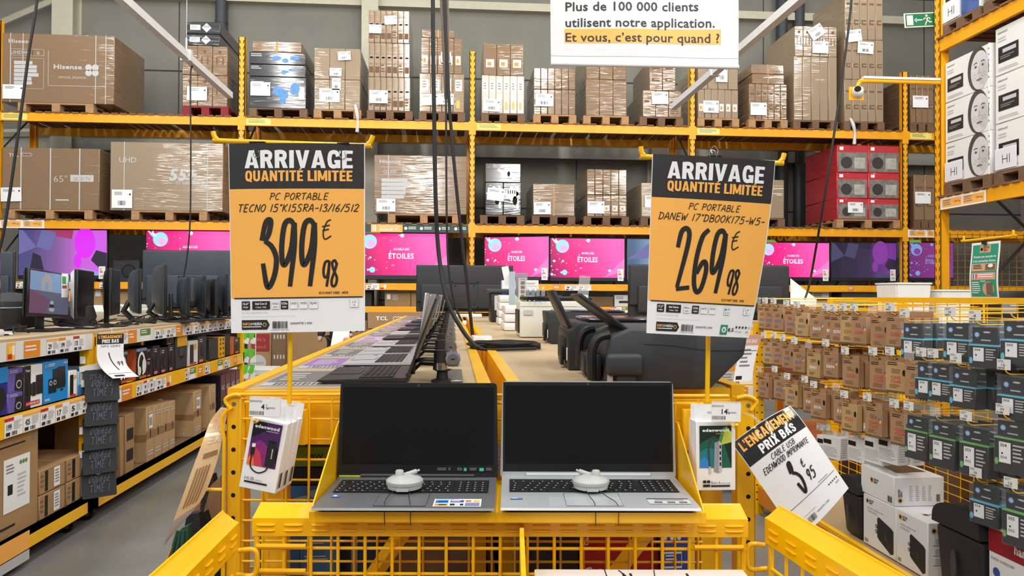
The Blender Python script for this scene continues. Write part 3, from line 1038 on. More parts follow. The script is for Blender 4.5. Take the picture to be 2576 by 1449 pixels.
# ================================================================== TELEVISIONS ON THE FAR RACK
def screen_mat(name, stops, strength=1.0, angle=0.0, scale=1.0):
 """what a lit screen shows: a colour ramp across its own width"""
 if name in MATS:
  return MATS[name]
 m = bpy.data.materials.new(name)
 m.use_nodes = True
 nt = m.node_tree
 b = nt.nodes['Principled BSDF']
 tc = nt.nodes.new('ShaderNodeTexCoord')
 mp = nt.nodes.new('ShaderNodeMapping')
 mp.inputs['Rotation'].default_value = (0, angle, 0)
 mp.inputs['Location'].default_value = (0.5, 0, 0)
 mp.inputs['Scale'].default_value = (scale, scale, scale)
 gr = nt.nodes.new('ShaderNodeTexGradient')
 rp = nt.nodes.new('ShaderNodeValToRGB')
 while len(rp.color_ramp.elements) < len(stops):
  rp.color_ramp.elements.new(0.5)
 for e, (p, c) in zip(rp.color_ramp.elements, stops):
  e.position = p
  e.color = (*srgb(c), 1)
 nt.links.new(tc.outputs['Object'], mp.inputs[0])
 nt.links.new(mp.outputs[0], gr.inputs[0])
 nt.links.new(gr.outputs[0], rp.inputs[0])
 nt.links.new(rp.outputs[0], b.inputs['Emission Color'])
 b.inputs['Emission Strength'].default_value = strength
 b.inputs['Base Color'].default_value = (0.01, 0.01, 0.01, 1)
 b.inputs['Roughness'].default_value = 0.25
 MATS[name] = m
 return m


STAR = [(0.0, (70, 20, 95)), (0.22, (190, 15, 100)), (0.5, (245, 35, 130)), (1.0, (255, 90, 175))]
SCR_PINK = screen_mat('screen_pink', STAR, 1.0, R(20), .8)
SCR_PINKD = screen_mat('screen_plum', [(0, (60, 30, 90)), (.4, (110, 40, 110)), (1, (140, 50, 130))], .9, R(20), .8)
SCR_ROOM = screen_mat('screen_violet', [(0, (72, 66, 118)), (.4, (120, 84, 142)), (.7, (176, 96, 190)), (1, (196, 88, 214))], .95)
SCR_ROOMD = screen_mat('screen_dark_violet', [(0, (30, 26, 48)), (.6, (52, 40, 72)), (1, (110, 46, 140))], .9)
SCR_BLUE = screen_mat('screen_blue', [(0, (70, 96, 130)), (.5, (150, 178, 215)), (1, (200, 218, 240))], .85)


def glow(name, rgb, s=1.0):
 return mat(name, rgb, .4, emit=s)


E_CYAN, E_WHITE, E_PINKP = glow('screen_cyan', (150, 215, 240)), glow('screen_white', (250, 235, 250)), glow('screen_pale_pink', (240, 170, 215))
E_MAG, E_LIL, E_DARK, E_PLUM = glow('screen_magenta', (205, 40, 225)), glow('screen_lilac', (140, 140, 210)), glow('screen_night', (40, 34, 52)), glow('screen_rose', (150, 50, 95))
E_SLATE, E_DIMM, E_DIML = glow('screen_slate', (98, 96, 150)), glow('screen_dim_magenta', (120, 50, 140)), glow('screen_dim_slate', (62, 60, 92))
E_LIME = glow('screen_lime_bar', (110, 170, 60), .7)
E_DIMC = glow('screen_dim_cyan', (110, 150, 200), .9)


def star_picture(mb, w, h, dim=False, small_title=False):
 z = .0015
 cy = E_DIMC if dim else E_CYAN
 wt = E_DIMC if dim else E_WHITE
 rr = random.Random(8)
 mb.disc(w * .16, h * .8, h * .17, cy, z)
 mb.disc(w * .175, h * .75, h * .1, E_PINKP if not dim else E_DIMM, z + .0006, ry=h * .09)
 mb.ribbon([(w * .12, h * .85), (w * .06, h * .92), (w * .02, h * 1.0)], [h * .12, h * .06, h * .02], cy, z)
 mb.ribbon([(w * .11, h * .88), (w * .07, h * .95), (w * .08, h * 1.0)], [h * .07, h * .04, h * .01], wt, z)
 for i in range(34):
  u = rr.random() ** 1.6 * w * .42
  v = rr.uniform(.05, .98) * h
  mb.disc(u, v, h * rr.uniform(.006, .016), wt, z, 8)
 for u, v, s in ((.51, .95, .045), (.19, .13, .07), (.05, .42, .03), (.17, .42, .025), (.02, .08, .03), (.8, .18, .035)):
  mb.disc(w * u, h * v, h * s, cy if s > .05 else wt, z + .0005, 12)
  mb.ribbon([(w * u, h * v), (w * (u - .06 * s * 14), h * (v + .01))], [h * s, h * s * .3], cy, z)
 mb.poly([(w * .72, 0), (w, h * .5), (w, h * .18)], glow('screen_beam', (255, 120, 190)) if not dim else E_DIMM, z)
 mb.text('AU-DELÀ DES', w * .5, h * .6, h * .055, wt, w * .17, z + .001, 'C', bold=.02)
 mb.text('ÉTOILES', w * .5, h * .4, h * .13, wt, w * .27, z + .001, 'C', bold=.02)


def room_picture(mb, w, h, dim=False):
 z = .0015
 mb.poly([(0, h * .45), (w * .2, h * .62), (w * .05, h * .98), (0, h)], E_DIML if dim else E_SLATE, z)
 mb.poly([(w * .2, h * .62), (w * .36, h * .55), (w * .42, h * .95), (w * .26, h)], E_DIML if dim else E_SLATE, z + .0004)
 mb.poly([(w * .3, h), (w * .62, h), (w * .6, h * .8), (w * .42, h * .86)], E_DARK if dim else E_PLUM, z)
 mb.disc(w * .75, h * .72, w * .12, E_DIMM if dim else E_MAG, z + .0005, ry=h * .34)
 mb.disc(w * .67, h * .32, w * .045, E_DIMM if dim else E_MAG, z + .0005, ry=h * .16)
 mb.poly([(w * .82, h * .34), (w * .88, h * .56), (w, h * .5), (w, h * .06), (w * .95, h * .1)], E_DARK, z + .0008)
 mb.poly([(w * .66, 0), (w * .72, h * .16), (w * .93, h * .08), (w * .95, 0)], E_DIML if dim else E_LIL, z + .0006)
 mb.poly([(w * .12, 0), (w * .16, h * .5), (w * .25, h * .42), (w * .3, h * .0)], E_DARK, z + .0003)


def tv(label, px0, px1, pyt, pyb, kind, rot=0.0, y=YF + .2, chin=.05, sticker=True, zs=Z3, lime=False):
 a, b = at(px0, pyt, Y=y), at(px1, pyt, Y=y)
 wd = (b.x - a.x) / math.cos(rot)
 zt, zb = a.z * .5 + b.z * .5, at((px0 + px1) / 2, pyb, Y=y).z
 zb = max(zb, zs + .04)
 t = thing('television', label, 'television', ((a.x + b.x) / 2, y, zs), rot, 'televisions on the far rack')
 ht, h0 = zt - zs, zb - zs
 m = MB()
 m.rbox((0, .03, (ht + h0) / 2), (wd, .05, ht - h0), .008, BLACKP, 1)
 m.rbox((0, .08, h0 + (ht - h0) * .4), (wd * .6, .06, (ht - h0) * .5), .02, BLACKM, 1)
 m.build('housing', t)
 for s in (-1, 1):
  m = MB()
  m.tube([(s * wd * .36, .03, h0 + .02), (s * wd * .38, -.06, .012), (s * wd * .38, -.1, .012)], .012, BLACKP, 6)
  m.tube([(s * wd * .36, .03, h0 + .02), (s * wd * .37, .14, .012)], .012, BLACKP, 6)
  m.build('foot', t)
 sc = {'star': SCR_PINK, 'stard': SCR_PINKD, 'room': SCR_ROOM, 'roomd': SCR_ROOMD, 'blue': SCR_BLUE}[kind]
 bz = .014
 w_, h_ = wd - 2 * bz, ht - h0 - bz * 3 - chin
 m = MB()
 m.M = frame((-w_ / 2, .004, h0 + chin + bz), (1, 0, 0), (0, 0, 1))
 m.rect(0, 0, w_, h_, sc)
 if kind in ('star', 'stard'):
  star_picture(m, w_, h_, kind == 'stard')
 elif kind in ('room', 'roomd'):
  room_picture(m, w_, h_, kind == 'roomd')
 else:
  m.poly([(w_ * .0, h_ * .5), (w_ * .35, h_ * .95), (w_, h_ * .98), (w_, h_ * .6)], E_SLATE, .001)
 if lime:
  m.poly([(0, h_ + .004), (w_ * .28, h_ + .004), (w_ * .24, h_ + .05), (0, h_ + .05)], E_LIME, .002)
 m.build('screen', t)
 if sticker:
  m = MB()
  m.M = frame((wd / 2 - .13, -.002, h0 + .01), (1, 0, 0), (0, 0, 1))
  m.rect(0, 0, .1, .2, WHITE)
  for i, c in enumerate((GREENI, mat('energy_yellow', (240, 210, 40), .5, var=0), ORANGED, REDI)):
   m.rect(.015, .155 - i * .018, .04 + i * .008, .168 - i * .018, c, .001)
  m.lines(.02, .02, .08, .06, 2, GREYI, .001)
  m.build('energy_label', t)


tv('television with a violet cartoon room, leftmost screen on the far rack', 45, 271, 574, 708, 'room', .0)
tv('pink starry screen whose lower half is hidden by a big black screen back', 366, 590, 577, 708, 'star', chin=.09)
tv('pink starry television beside the lower right edge of the 399 euro sign', 890, 1128, 583, 704, 'star', chin=.06, sticker=False, lime=True)
tv('pink starry television turned slightly, just right of the yellow rack post', 1218, 1380, 592, 706, 'star', -.22, chin=.05)
tv('pink starry television with a straight front, in the middle of the far rack', 1383, 1573, 596, 708, 'star', chin=.05)
tv('television with a pale blue picture, cut off by the 269 euro sign', 1576, 1760, 598, 708, 'blue', chin=.02, sticker=False)
tv('pink starry television to the right of the 269 euro sign', 1902, 2088, 607, 708, 'star', chin=.06, lime=True)
tv('television showing a dark violet room, next to the last rack post', 2090, 2257, 607, 708, 'roomd', .0, chin=.05)
tv('plum coloured starry screen between the last post and the near rack', 2286, 2400, 607, 708, 'stard', .0, chin=.05, sticker=False, lime=True)


# ------------------------------------------------------------------ stock on the lower shelves of the far rack
def box_at(name, label, cat, px0, px1, pyt, z0, y, depth, m_, printer=None, group=None, rz=0.0, xd=None):
 a, b = at(px0, pyt, Y=y), at(px1, pyt, Y=y)
 t = thing(name, label, cat, ((a.x + b.x) / 2, y, z0), rz, group)
 wd, h = b.x - a.x, (a.z + b.z) / 2 - z0
 mb = MB()
 mb.rbox((0, depth / 2, h / 2), (wd, depth, h), .005, m_, 1)
 mb.M = frame((-wd / 2, -.001, 0), (1, 0, 0), (0, 0, 1))
 if printer:
  printer(mb, wd, h)
 mb.build('carton', t)
 return t


def p_small(mb, w, h):
 mb.rect(w * .08, h * .5, w * .22, h * .85, WHITE, .001)
 mb.lines(w * .3, h * .4, w * .6, h * .8, 4, LGREY, .001)


def p_tcl(mb, w, h):
 mb.text('TCL', w * .15, h * .52, h * .22, WHITE, w * .22, .002, bold=.04)
 for a in range(3):
  mb.disc(w * (.5 + a * .065), h * .62, h * .12, WHITE, .001)
  mb.disc(w * (.5 + a * .065), h * .62, h * .09, KRAFT, .002)


def p_band(mb, w, h):
 mb.rect(0, h * .3, w, h * .55, KRAFTD, .001)


def p_photo(mb, w, h):
 mb.rect(w * .3, 0, w * .62, h, mat('shelf_photo_dark', (40, 42, 56), .5, var=.3, vs=30), .001)
 mb.lines(w * .05, h * .6, w * .25, h * .8, 2, WHITE, .001)


def p_lines(mb, w, h):
 mb.lines(w * .1, h * .6, w * .6, h * .85, 2, GREYI, .001)
 mb.rect(w * .3, h * .3, w, h * .5, INK, .001)


SH = 'boxes on the lower shelves of the far rack'
YS = YF + .15
BLUB = mat('dusk_blue_board', (82, 92, 148), .5, var=.1)
box_at('carton', 'small brown carton with white sticker seen just right of the 399 euro sign', 'carton', 968, 1033, 735, Z4, YS, .4, KRAFT, p_small, SH)
box_at('carton', 'brown carton touching the small stickered one beside the 399 euro sign', 'carton', 1034, 1060, 735, Z4, YS, .4, KRAFT, None, SH)
box_at('carton', 'dark carton at the sign edge on the shelf under the pink televisions', 'carton', 900, 935, 726, Z4, YS, .4, BLACKM, None, SH)
box_at('carton', 'wide kraft carton printed TCL at the far end of the laptop table', 'carton', 925, 1062, 785, .975, YS - .3, .5, KRAFT, p_tcl, SH)
box_at('carton', 'tall plain carton standing under the one printed TCL', 'carton', 900, 1062, 829, 0, YS - .3, .5, KRAFT, p_band, SH)
box_at('carton', 'dusk blue box with a dark photo behind the printers', 'carton', 1345, 1414, 742, Z4, YS, .35, BLUB, p_photo, SH)
box_at('carton', 'wide flat brown carton beside the dusk blue box behind the printers', 'carton', 1416, 1543, 746, Z4, YS, .4, KRAFTD, None, SH)
box_at('carton', 'white box with a black bar on the shelf left of the 269 euro sign', 'carton', 1546, 1583, 742, Z4, YS, .35, WHITEP, p_lines, SH)
box_at('carton', 'brown carton pair seen between the white and black monitors', 'carton', 232, 330, 722, Z4, YS, .4, KRAFT2, p_small, SH)
box_at('carton', 'pale brown carton under the violet cartoon television', 'carton', 188, 230, 728, Z4, YS, .4, KRAFT2, None, SH)
box_at('soundbar', 'black box with a row of small print below the violet cartoon television', 'soundbar', 33, 170, 727, Z4, YS, .35, BLACKM, None, SH)
box_at('carton', 'wide brown carton low behind the white monitor', 'carton', 180, 300, 783, .72, YS, .4, KRAFT, p_small, SH)
box_at('carton', 'brown carton at far left behind the headsets', 'carton', -20, 40, 783, .72, YS, .4, KRAFT, None, SH)
box_at('subwoofer', 'black square subwoofer right of the violet cartoon television', 'loudspeaker', 285, 350, 655, Z3, YS, .35, BLACKM, lambda mb, w, h: (mb.disc(w * .6, h * .5, h * .32, HOLE, .001), mb.disc(w * .6, h * .5, h * .26, BLACKP, .002)), None)
box_at('media_box', 'dark grey flat box under the dark violet television, above the ink hooks', 'carton', 2118, 2217, 734, Z4, YF + .05, .35, CHAR, None, SH)
box_at('carton', 'small white box on the far shelf beside the dark grey flat box', 'carton', 2042, 2086, 732, Z4, YS, .35, WHITEP, p_lines, SH)

# tall television cartons standing on the floor in front of the rack
FLC = 'tall television cartons standing before the far rack'


def p_webos(mb, w, h):
 k = mat('dull_red_print', (150, 38, 42), .6, var=0)
 mb.rect(w * .12, h * .64, w * .92, h * .86, k, .002)
 mb.text("Life's", w * .24, h * .77, h * .045, mat('faded_rose', (196, 110, 100), .6, var=0), w * .5, .003)
 mb.text('Good.', w * .24, h * .68, h * .045, mat('faded_rose', (196, 110, 100), .6, var=0), w * .55, .003)
 mb.disc(w * .42, h * .5, w * .36, LGREY, .002)
 mb.text('webOS', w * .42, h * .48, h * .035, KRAFT, w * .5, .003, 'C')
 mb.rect(w * .3, 0, w * .33, h, WHITE, .003)


def p_icons(mb, w, h):
 for v in (.8, .55, .3, .2):
  for u in (.15, .38, .6, .82):
   mb.rect(w * u, h * v, w * (u + .1), h * (v + .05), LGREY, .002)
 for u in (.15, .4, .62, .85):
  mb.disc(w * u, h * .4, h * .015, HOLE, .002)


box_at('television_carton', 'brown television carton with red square and grey circle, left below the 399 euro sign', 'carton', 626, 683, 812, 0, 10.6, .9, KRAFT, p_webos, FLC)
box_at('television_carton', 'brown television carton with rows of white icons beside the red square one', 'carton', 684, 719, 812, 0, 10.55, .9, KRAFTD, p_icons, FLC)
box_at('television_carton', 'plain brown television carton behind the standing shopper', 'carton', 721, 905, 812, 0, 10.62, .9, KRAFT, None, FLC)

# ------------------------------------------------------------------ shopper half hidden behind the sign
SKIN = mat('skin', (206, 158, 132), .55, var=.05)
CLOTH = mat('dark_navy_cloth', (34, 36, 44), .85, var=.15, vs=20, bump=.3, bs=60)
HAIR = mat('brown_hair', (60, 42, 30), .6, var=.2, vs=30)
SHOE = mat('dark_shoe', (24, 24, 26), .5, var=.1)


def skin_chain(name, nodes, edges, m_, parent, sub=2):
 me = bpy.data.meshes.new(name)
 me.from_pydata([n[:3] for n in nodes], edges, [])
 o = bpy.data.objects.new(name, me)
 COL.objects.link(o)
 md = o.modifiers.new('skin', 'SKIN')
 md.use_smooth_shade = True
 if not me.skin_vertices:
  return o
 for i, n in enumerate(nodes):
  r = n[3]
  me.skin_vertices[0].data[i].radius = (r, n[4] if len(n) > 4 else r)
 me.skin_vertices[0].data[0].use_root = True
 md = o.modifiers.new('sub', 'SUBSURF')
 md.levels = md.render_levels = sub
 me.materials.append(m_)
 o.parent = parent
 return o


pp = at(846, 850, Y=9.7)
person = thing('person', 'person in dark clothes holding a white paper, mostly hidden by the 399 euro sign', 'person', (pp.x + .06, 9.7, 0), R(-20))
body = [(0, 0, .98, .1, .075), (0, 0, 1.15, .1, .07), (0, .01, 1.32, .12, .08), (0, .01, 1.43, .08, .06), (0, 0, 1.5, .055), (0, -.015, 1.56, .06), (0, -.02, 1.66, .09, .1), (0, -.01, 1.75, .05),
  (-.09, 0, .9, .07), (-.1, -.01, .5, .05), (-.1, .02, .1, .04), (-.1, -.13, .04, .035, .03),
  (.09, 0, .9, .07), (.1, -.01, .5, .05), (.1, .02, .1, .04), (.1, -.13, .04, .035, .03),
  (-.2, .01, 1.4, .05), (-.26, .02, 1.12, .038), (-.27, -.08, .9, .032), (.2, .01, 1.4, .05), (.27, .03, 1.15, .038), (.24, -.16, 1.03, .03)]
ed = [(0, 1), (1, 2), (2, 3), (3, 4), (4, 5), (5, 6), (6, 7), (0, 8), (8, 9), (9, 10), (10, 11), (0, 12), (12, 13), (13, 14), (14, 15), (3, 16), (16, 17), (17, 18), (3, 19), (19, 20), (20, 21)]
skin_chain('body', body, ed, SKIN, person)
cl = [(0, 0, .86, .185, .145), (0, 0, 1.15, .16, .12), (0, .01, 1.32, .185, .125), (0, .01, 1.42, .12, .09),
  (-.2, .01, 1.4, .075), (-.26, .02, 1.12, .06), (-.27, -.06, .95, .048), (.2, .01, 1.4, .075), (.27, .03, 1.15, .06), (.245, -.13, 1.05, .048)]
skin_chain('jacket', cl, [(0, 1), (1, 2), (2, 3), (3, 4), (4, 5), (5, 6), (3, 7), (7, 8), (8, 9)], CLOTH, person)
tr = [(0, 0, 1.06, .165, .125), (-.09, 0, .88, .11), (-.1, -.01, .5, .08), (-.1, .02, .1, .065), (.09, 0, .88, .11), (.1, -.01, .5, .08), (.1, .02, .1, .065)]
skin_chain('trousers', tr, [(0, 1), (1, 2), (2, 3), (0, 4), (4, 5), (5, 6)], CLOTH, person)
for s in (-1, 1):
 m = MB()
 m.rbox((s * .1, -.06, .045), (.095, .28, .09), .035, SHOE, 3)
 m.build('shoe', person)
m = MB()
m.lathe([(.02, .125), (.07, .11), (.1, .06), (.108, 0), (.1, -.05), (.09, -.09)], HAIR, 20, Matrix.Translation((0, .012, 1.68)))
m.build('hair', person)
# hand with five fingers around the sheet
hand = skin_chain('hand', [(.24, -.17, 1.02, .034, .02), (.235, -.22, 1.0, .04, .018), (.235, -.26, .985, .036, .016)], [(0, 1), (1, 2)], SKIN, person)
for k, (dx, ln) in enumerate(((-.03, .07), (-.01, .08), (.012, .075), (.032, .06))):
 skin_chain('finger', [(.235 + dx, -.262, .985, .01), (.235 + dx, -.262 - ln * .5, .965, .009), (.225 + dx, -.262 - ln * .6, .935, .008)], [(0, 1), (1, 2)], SKIN, person)
skin_chain('thumb', [(.2, -.2, 1.0, .012), (.17, -.235, .985, .011), (.165, -.27, .965, .009)], [(0, 1), (1, 2)], SKIN, person)
pq = thing('paper_sheet', 'white paper sheet held at the hip of the dark clothed person', 'paper', (pp.x + .13, 9.36, .95), R(-20))
m = MB()
m.warp = lambda p: (p[0], .05 * math.sin(p[1] * 7), p[1])
m.rect(-.15, -.2, .08, .11, WHITE, 0, 4, 8)
m.build('sheet', pq)
# ================================================================== MONITOR GONDOLA ON THE LEFT
XL = -2.33
ZT, ZM, ZB = 1.264, .86, .2
YL0, YLM, YL1 = 2.3, 5.03, 8.5
DL = 1.15
gon = thing('shelving_unit', 'yellow shelving unit on casters carrying the monitors and boxed headsets', 'shelving unit', (XL, 0, 0))
for i, (ya, yb) in enumerate(((YL0, YLM - .012), (YLM + .012, YL1))):
 for yp in (ya + .03, yb - .03):
  for xo in (-.03, -DL + .03):
   m = MB()
   m.bx(xo - .03, xo + .03, yp - .03, yp + .03, .1, ZT - .04, YEL)
   m.build('upright', gon)
 m = MB()
 m.bx(-DL, 0, ya, yb, ZT - .03, ZT, MDF)
 m.bx(-.02, .004, ya, yb, ZT - .1, ZT - .03, YEL)
 m.build('top_board', gon)
 for z in (ZM,):
  m = MB()
  m.bx(-DL + .06, -.01, ya + .06, yb - .06, z - .025, z, YEL)
  m.build('shelf', gon)
  m = MB()
  m.bx(-.035, .0, ya, yb, z - .1, z, YEL)
  m.build('shelf_beam', gon)
 m = MB()
 m.bx(-DL, 0, ya, yb, ZB - .03, ZB, KRAFTD)
 m.bx(-.04, .0, ya, yb, ZB - .1, ZB, YEL)
 m.bx(-DL, -DL + .04, ya, yb, ZB - .1, ZB, YEL)
 m.build('base_frame', gon)
 m = MB()
 m.bx(-DL + .01, -DL + .03, ya, yb, ZB, ZT - .03, BLACKM)
 m.build('back_panel', gon)
 for s in (1, -1):
  m = MB()
  e = yb - .06 if s > 0 else ya + .06
  m.tube([(-.7, e, ZM - .06), (-.7, e - s * .62, ZB + .02)], .028, YEL, 4)
  m.build('brace', gon)
 for yp in (ya + .12, yb - .12):
  m = MB()
  m.cyl((-.1, yp - .02, .05), (-.1, yp + .02, .05), .05, RUBBER, n=18)
  m.bx(-.125, -.075, yp - .03, yp - .024, .03, .1, STEEL)
  m.bx(-.125, -.075, yp + .024, yp + .03, .03, .1, STEEL)
  m.build('caster', gon)
 strip_cards(gon, (.006, ya + .04, ZT - .115), (0, 1, 0), (0, 0, 1), yb - ya - (.07 if i == 0 else .05), .1, 20 + i, .97, wmin=.13, wmax=.27)
 strip_cards(gon, (.002, ya + .04, ZM - .115), (0, 1, 0), (0, 0, 1), yb - ya - .08, .11, 30 + i, .9, YEL, wmin=.1, wmax=.24)
m = MB()
m.M = frame((.002, YL0, ZB - .1), (0, 1, 0), (0, 0, 1))
m.rect(0, 0, 2.0, .1, ORANGE)
m.rect(0, -.06, 2.0, -.005, LGREY)
m.build('label_strip', gon)

XS = XL - .03


def ypx(px, X=XS):
 return at(px, 1000, X=X).y


def shelf_box(name, label, cat, px0, px1, ytop, z0, depth, m_, printer=None, group=None, m2=None, X=XS, end=None):
 """a box whose printed face looks into the aisle; its near end also shows"""
 ya, yb = ypx(px0, X), ypx(px1, X)
 zt = at(px1, ytop, X=X).z
 h, w_ = zt - z0, yb - ya
 t = thing(name, label, cat, (X, (ya + yb) / 2, z0), 0, group)
 mb = MB()
 mb.rbox((-depth / 2, 0, h / 2), (depth, w_ - .004, h), .004, m_, 1)
 mb.M = frame((.0012, -w_ / 2, 0), (0, 1, 0), (0, 0, 1))
 if printer:
  printer(mb, w_, h)
 mb.M = frame((-depth, -w_ / 2 - .001 + .002, 0), (1, 0, 0), (0, 0, 1))
 if m2:
  mb.rect(0, .003, depth, h - .003, m2, .001)
 if end:
  end(mb, depth, h)
 mb.build('packaging', t)
 return t


NAVYB = mat('navy_box_print', (28, 44, 140), .45, var=.06)
SKYB = mat('sky_blue_print', (24, 140, 215), .4, var=.03)
PURP = mat('purple_box_print', (104, 92, 172), .45, var=.05)
SPKD = mat('speaker_photo_black', (30, 31, 36), .4, var=.1)
ORG = mat('orange_box_print', (196, 92, 42), .5, var=.05)
NIGHT = mat('night_blue_box', (32, 30, 42), .4, var=.12, vs=14)
DKGR = mat('dark_grey_box', (52, 52, 56), .45, var=.1)
YELB = mat('yellow_box_print', (232, 176, 24), .45, var=.04)


def p_headset_blue(mb, w, h):
 mb.rect(0, h * .68, w, h, SKYB, .001)
 mb.disc(w * .6, h * .35, w * .3, SPKD, .002, ry=h * .25)
 mb.text('101', w * .1, h * .6, h * .1, WHITE, w * .4, .002, bold=.03)


def p_speaker(mb, w, h):
 mb.poly([(w * .42, h * .08), (w * .95, h * .04), (w * .9, h * .8), (w * .5, h * .75)], SPKD, .001)
 mb.disc(w * .68, h * .32, w * .18, LGREY, .002, ry=h * .18)
 mb.disc(w * .68, h * .32, w * .13, SPKD, .003, ry=h * .13)
 mb.lines(w * .08, h * .78, w * .6, h * .92, 2, LGREY, .002)


def p_set(mb, w, h):
 mb.rect(0, 0, w * .34, h, SPKD, .001)
 mb.rect(w * .15, h * .3, w * .4, h * .58, BLACKP, .002)
 mb.rect(w * .42, h * .28, w * .6, h * .6, BLACKP, .002)
 mb.rect(w * .62, h * .3, w * .99, h * .75, BLACKP, .002)
 mb.text('Trust', w * .06, h * .86, h * .06, WHITE, w * .22, .002, bold=.03)
 mb.rect(w * .08, h * .08, w * .82, h * .17, REDI, .002)
 mb.text('2.1 SPEAKER SET', w * .12, h * .1, h * .045, WHITE, w * .66, .003, bold=.02)


def p_21(mb, w, h):
 mb.poly([(w * .36, h * .3), (w * .88, h * .38), (w * .86, h * .84), (w * .36, h * .8)], SPKD, .001)
 mb.rect(w * .58, h * .32, w * .86, h * .84, BLACKP, .0015)
 for u in (.2, .36):
  mb.rect(w * u, h * .24, w * (u + .14), h * .58, SPKD, .002)
  mb.disc(w * (u + .07), h * .48, w * .06, LGREY, .003, ry=h * .06)
  mb.disc(w * (u + .07), h * .48, w * .035, SPKD, .004, ry=h * .035)
 mb.text('2.1', w * .05, h * .87, h * .06, WHITE, w * .1, .002)
 mb.lines(w * .18, h * .86, w * .5, h * .94, 2, WHITE, .002, 4)
 mb.lines(w * .05, h * .06, w * .3, h * .12, 2, WHITE, .002, 6)
 mb.disc(w * .72, h * .27, w * .06, SPKD, .002, ry=h * .025)
 mb.text('SOUND', w * .78, h * .9, h * .05, WHITE, w * .18, .002, bold=.02)


def p_headset(mb, w, h):
 mb.rect(0, h * .9, w, h, mat('rainbow_band', (120, 150, 190), .4, var=.5, vs=30), .001)
 ps = [(w * (.5 + .3 * math.cos(a)), h * (.48 + .36 * math.sin(a))) for a in [PI * k / 8 for k in range(-3, 12)]]
 mb.ribbon(ps, w * .12, WHITE, .002, 2)
 mb.disc(w * .3, h * .28, w * .16, WHITEP, .003, ry=h * .15)
 mb.disc(w * .75, h * .42, w * .2, WHITEP, .003, ry=h * .25)
 mb.rect(w * .3, h * .02, w, h * .1, ORG, .001)


def p_dark(mb, w, h):
 mb.lines(w * .1, h * .75, w * .6, h * .9, 2, LGREY, .001, int(w * 1000))
 mb.rect(w * .1, h * .05, w * .55, h * .14, mat('rose_label', (226, 120, 120), .5, var=0), .001)
 mb.disc(w * .55, h * .45, w * .25, BLACKP, .001, ry=h * .22)


def p_ytab(mb, w, h):
 for u in (.2, .65):
  for v in (.15, .4, .62, .82):
   mb.rect(w * u, h * v, w * (u + .15), h * (v + .1), INK, .001)


def p_white(mb, w, h):
 mb.rect(w * .1, h * .1, w * .5, h * .85, SPKD, .001)
 mb.rect(w * .1, h * .05, w * .8, h * .12, REDI, .002)
 mb.disc(w * .7, h * .75, w * .12, YELB, .002)


def p_sky(mb, w, h):
 mb.rect(0, 0, w, h * .45, BLUEI, .001)
 mb.rect(w * .15, h * .6, w * .85, h * .9, LGREY, .001)


G1 = 'boxed goods on the middle shelf of the monitor unit'
shelf_box('headset_box', 'blue headset box cut by the edge of the picture, on the middle shelf', 'box', -30, 18, 922, ZM, .2, NAVYB, p_headset_blue, G1)
tt = shelf_box('speaker_box', 'lower of two stacked purple speaker boxes', 'box', 19, 58, 983, ZM, .2, PURP, p_speaker, G1)
shelf_box('speaker_box', 'upper of two stacked purple speaker boxes', 'box', 19, 58, 923, at(58, 983, X=XS).z, .2, PURP, p_speaker, G1)
shelf_box('speaker_box', 'black and white speaker set box with red strip, left of the bright blue box', 'box', 59, 107, 914, ZM, .22, WHITE, p_set, G1, SPKD)
shelf_box('speaker_box', 'bright blue speaker box with black loudspeakers printed on it', 'box', 108, 171, 902, ZM, .25, SKYB, p_21, G1, SKYB)
shelf_box('accessory_box', 'narrow white and black box right of the bright blue speaker box', 'box', 173, 194, 930, ZM, .15, WHITE, p_white, G1)
shelf_box('accessory_box', 'pale blue blister box beside the mouse pad strip', 'box', 196, 213, 932, ZM, .15, mat('pale_blue_box', (146, 186, 224), .4, var=.05), p_sky, G1)
shelf_box('accessory_box', 'pale blue pointed pack closest to the mouse pad strip', 'box', 215, 233, 920, ZM, .15, mat('pale_blue_box', (146, 186, 224), .4, var=.05), p_sky, G1)
shelf_box('headset_box', 'black box with a white headset touching the bent paper sign', 'box', 297, 319, 884, ZM, .2, INK, p_headset, G1)
shelf_box('headset_box', 'orange sided box with a white and black headset on its front', 'box', 341, 367, 874, ZM, .3, INK, p_headset, G1, ORG)
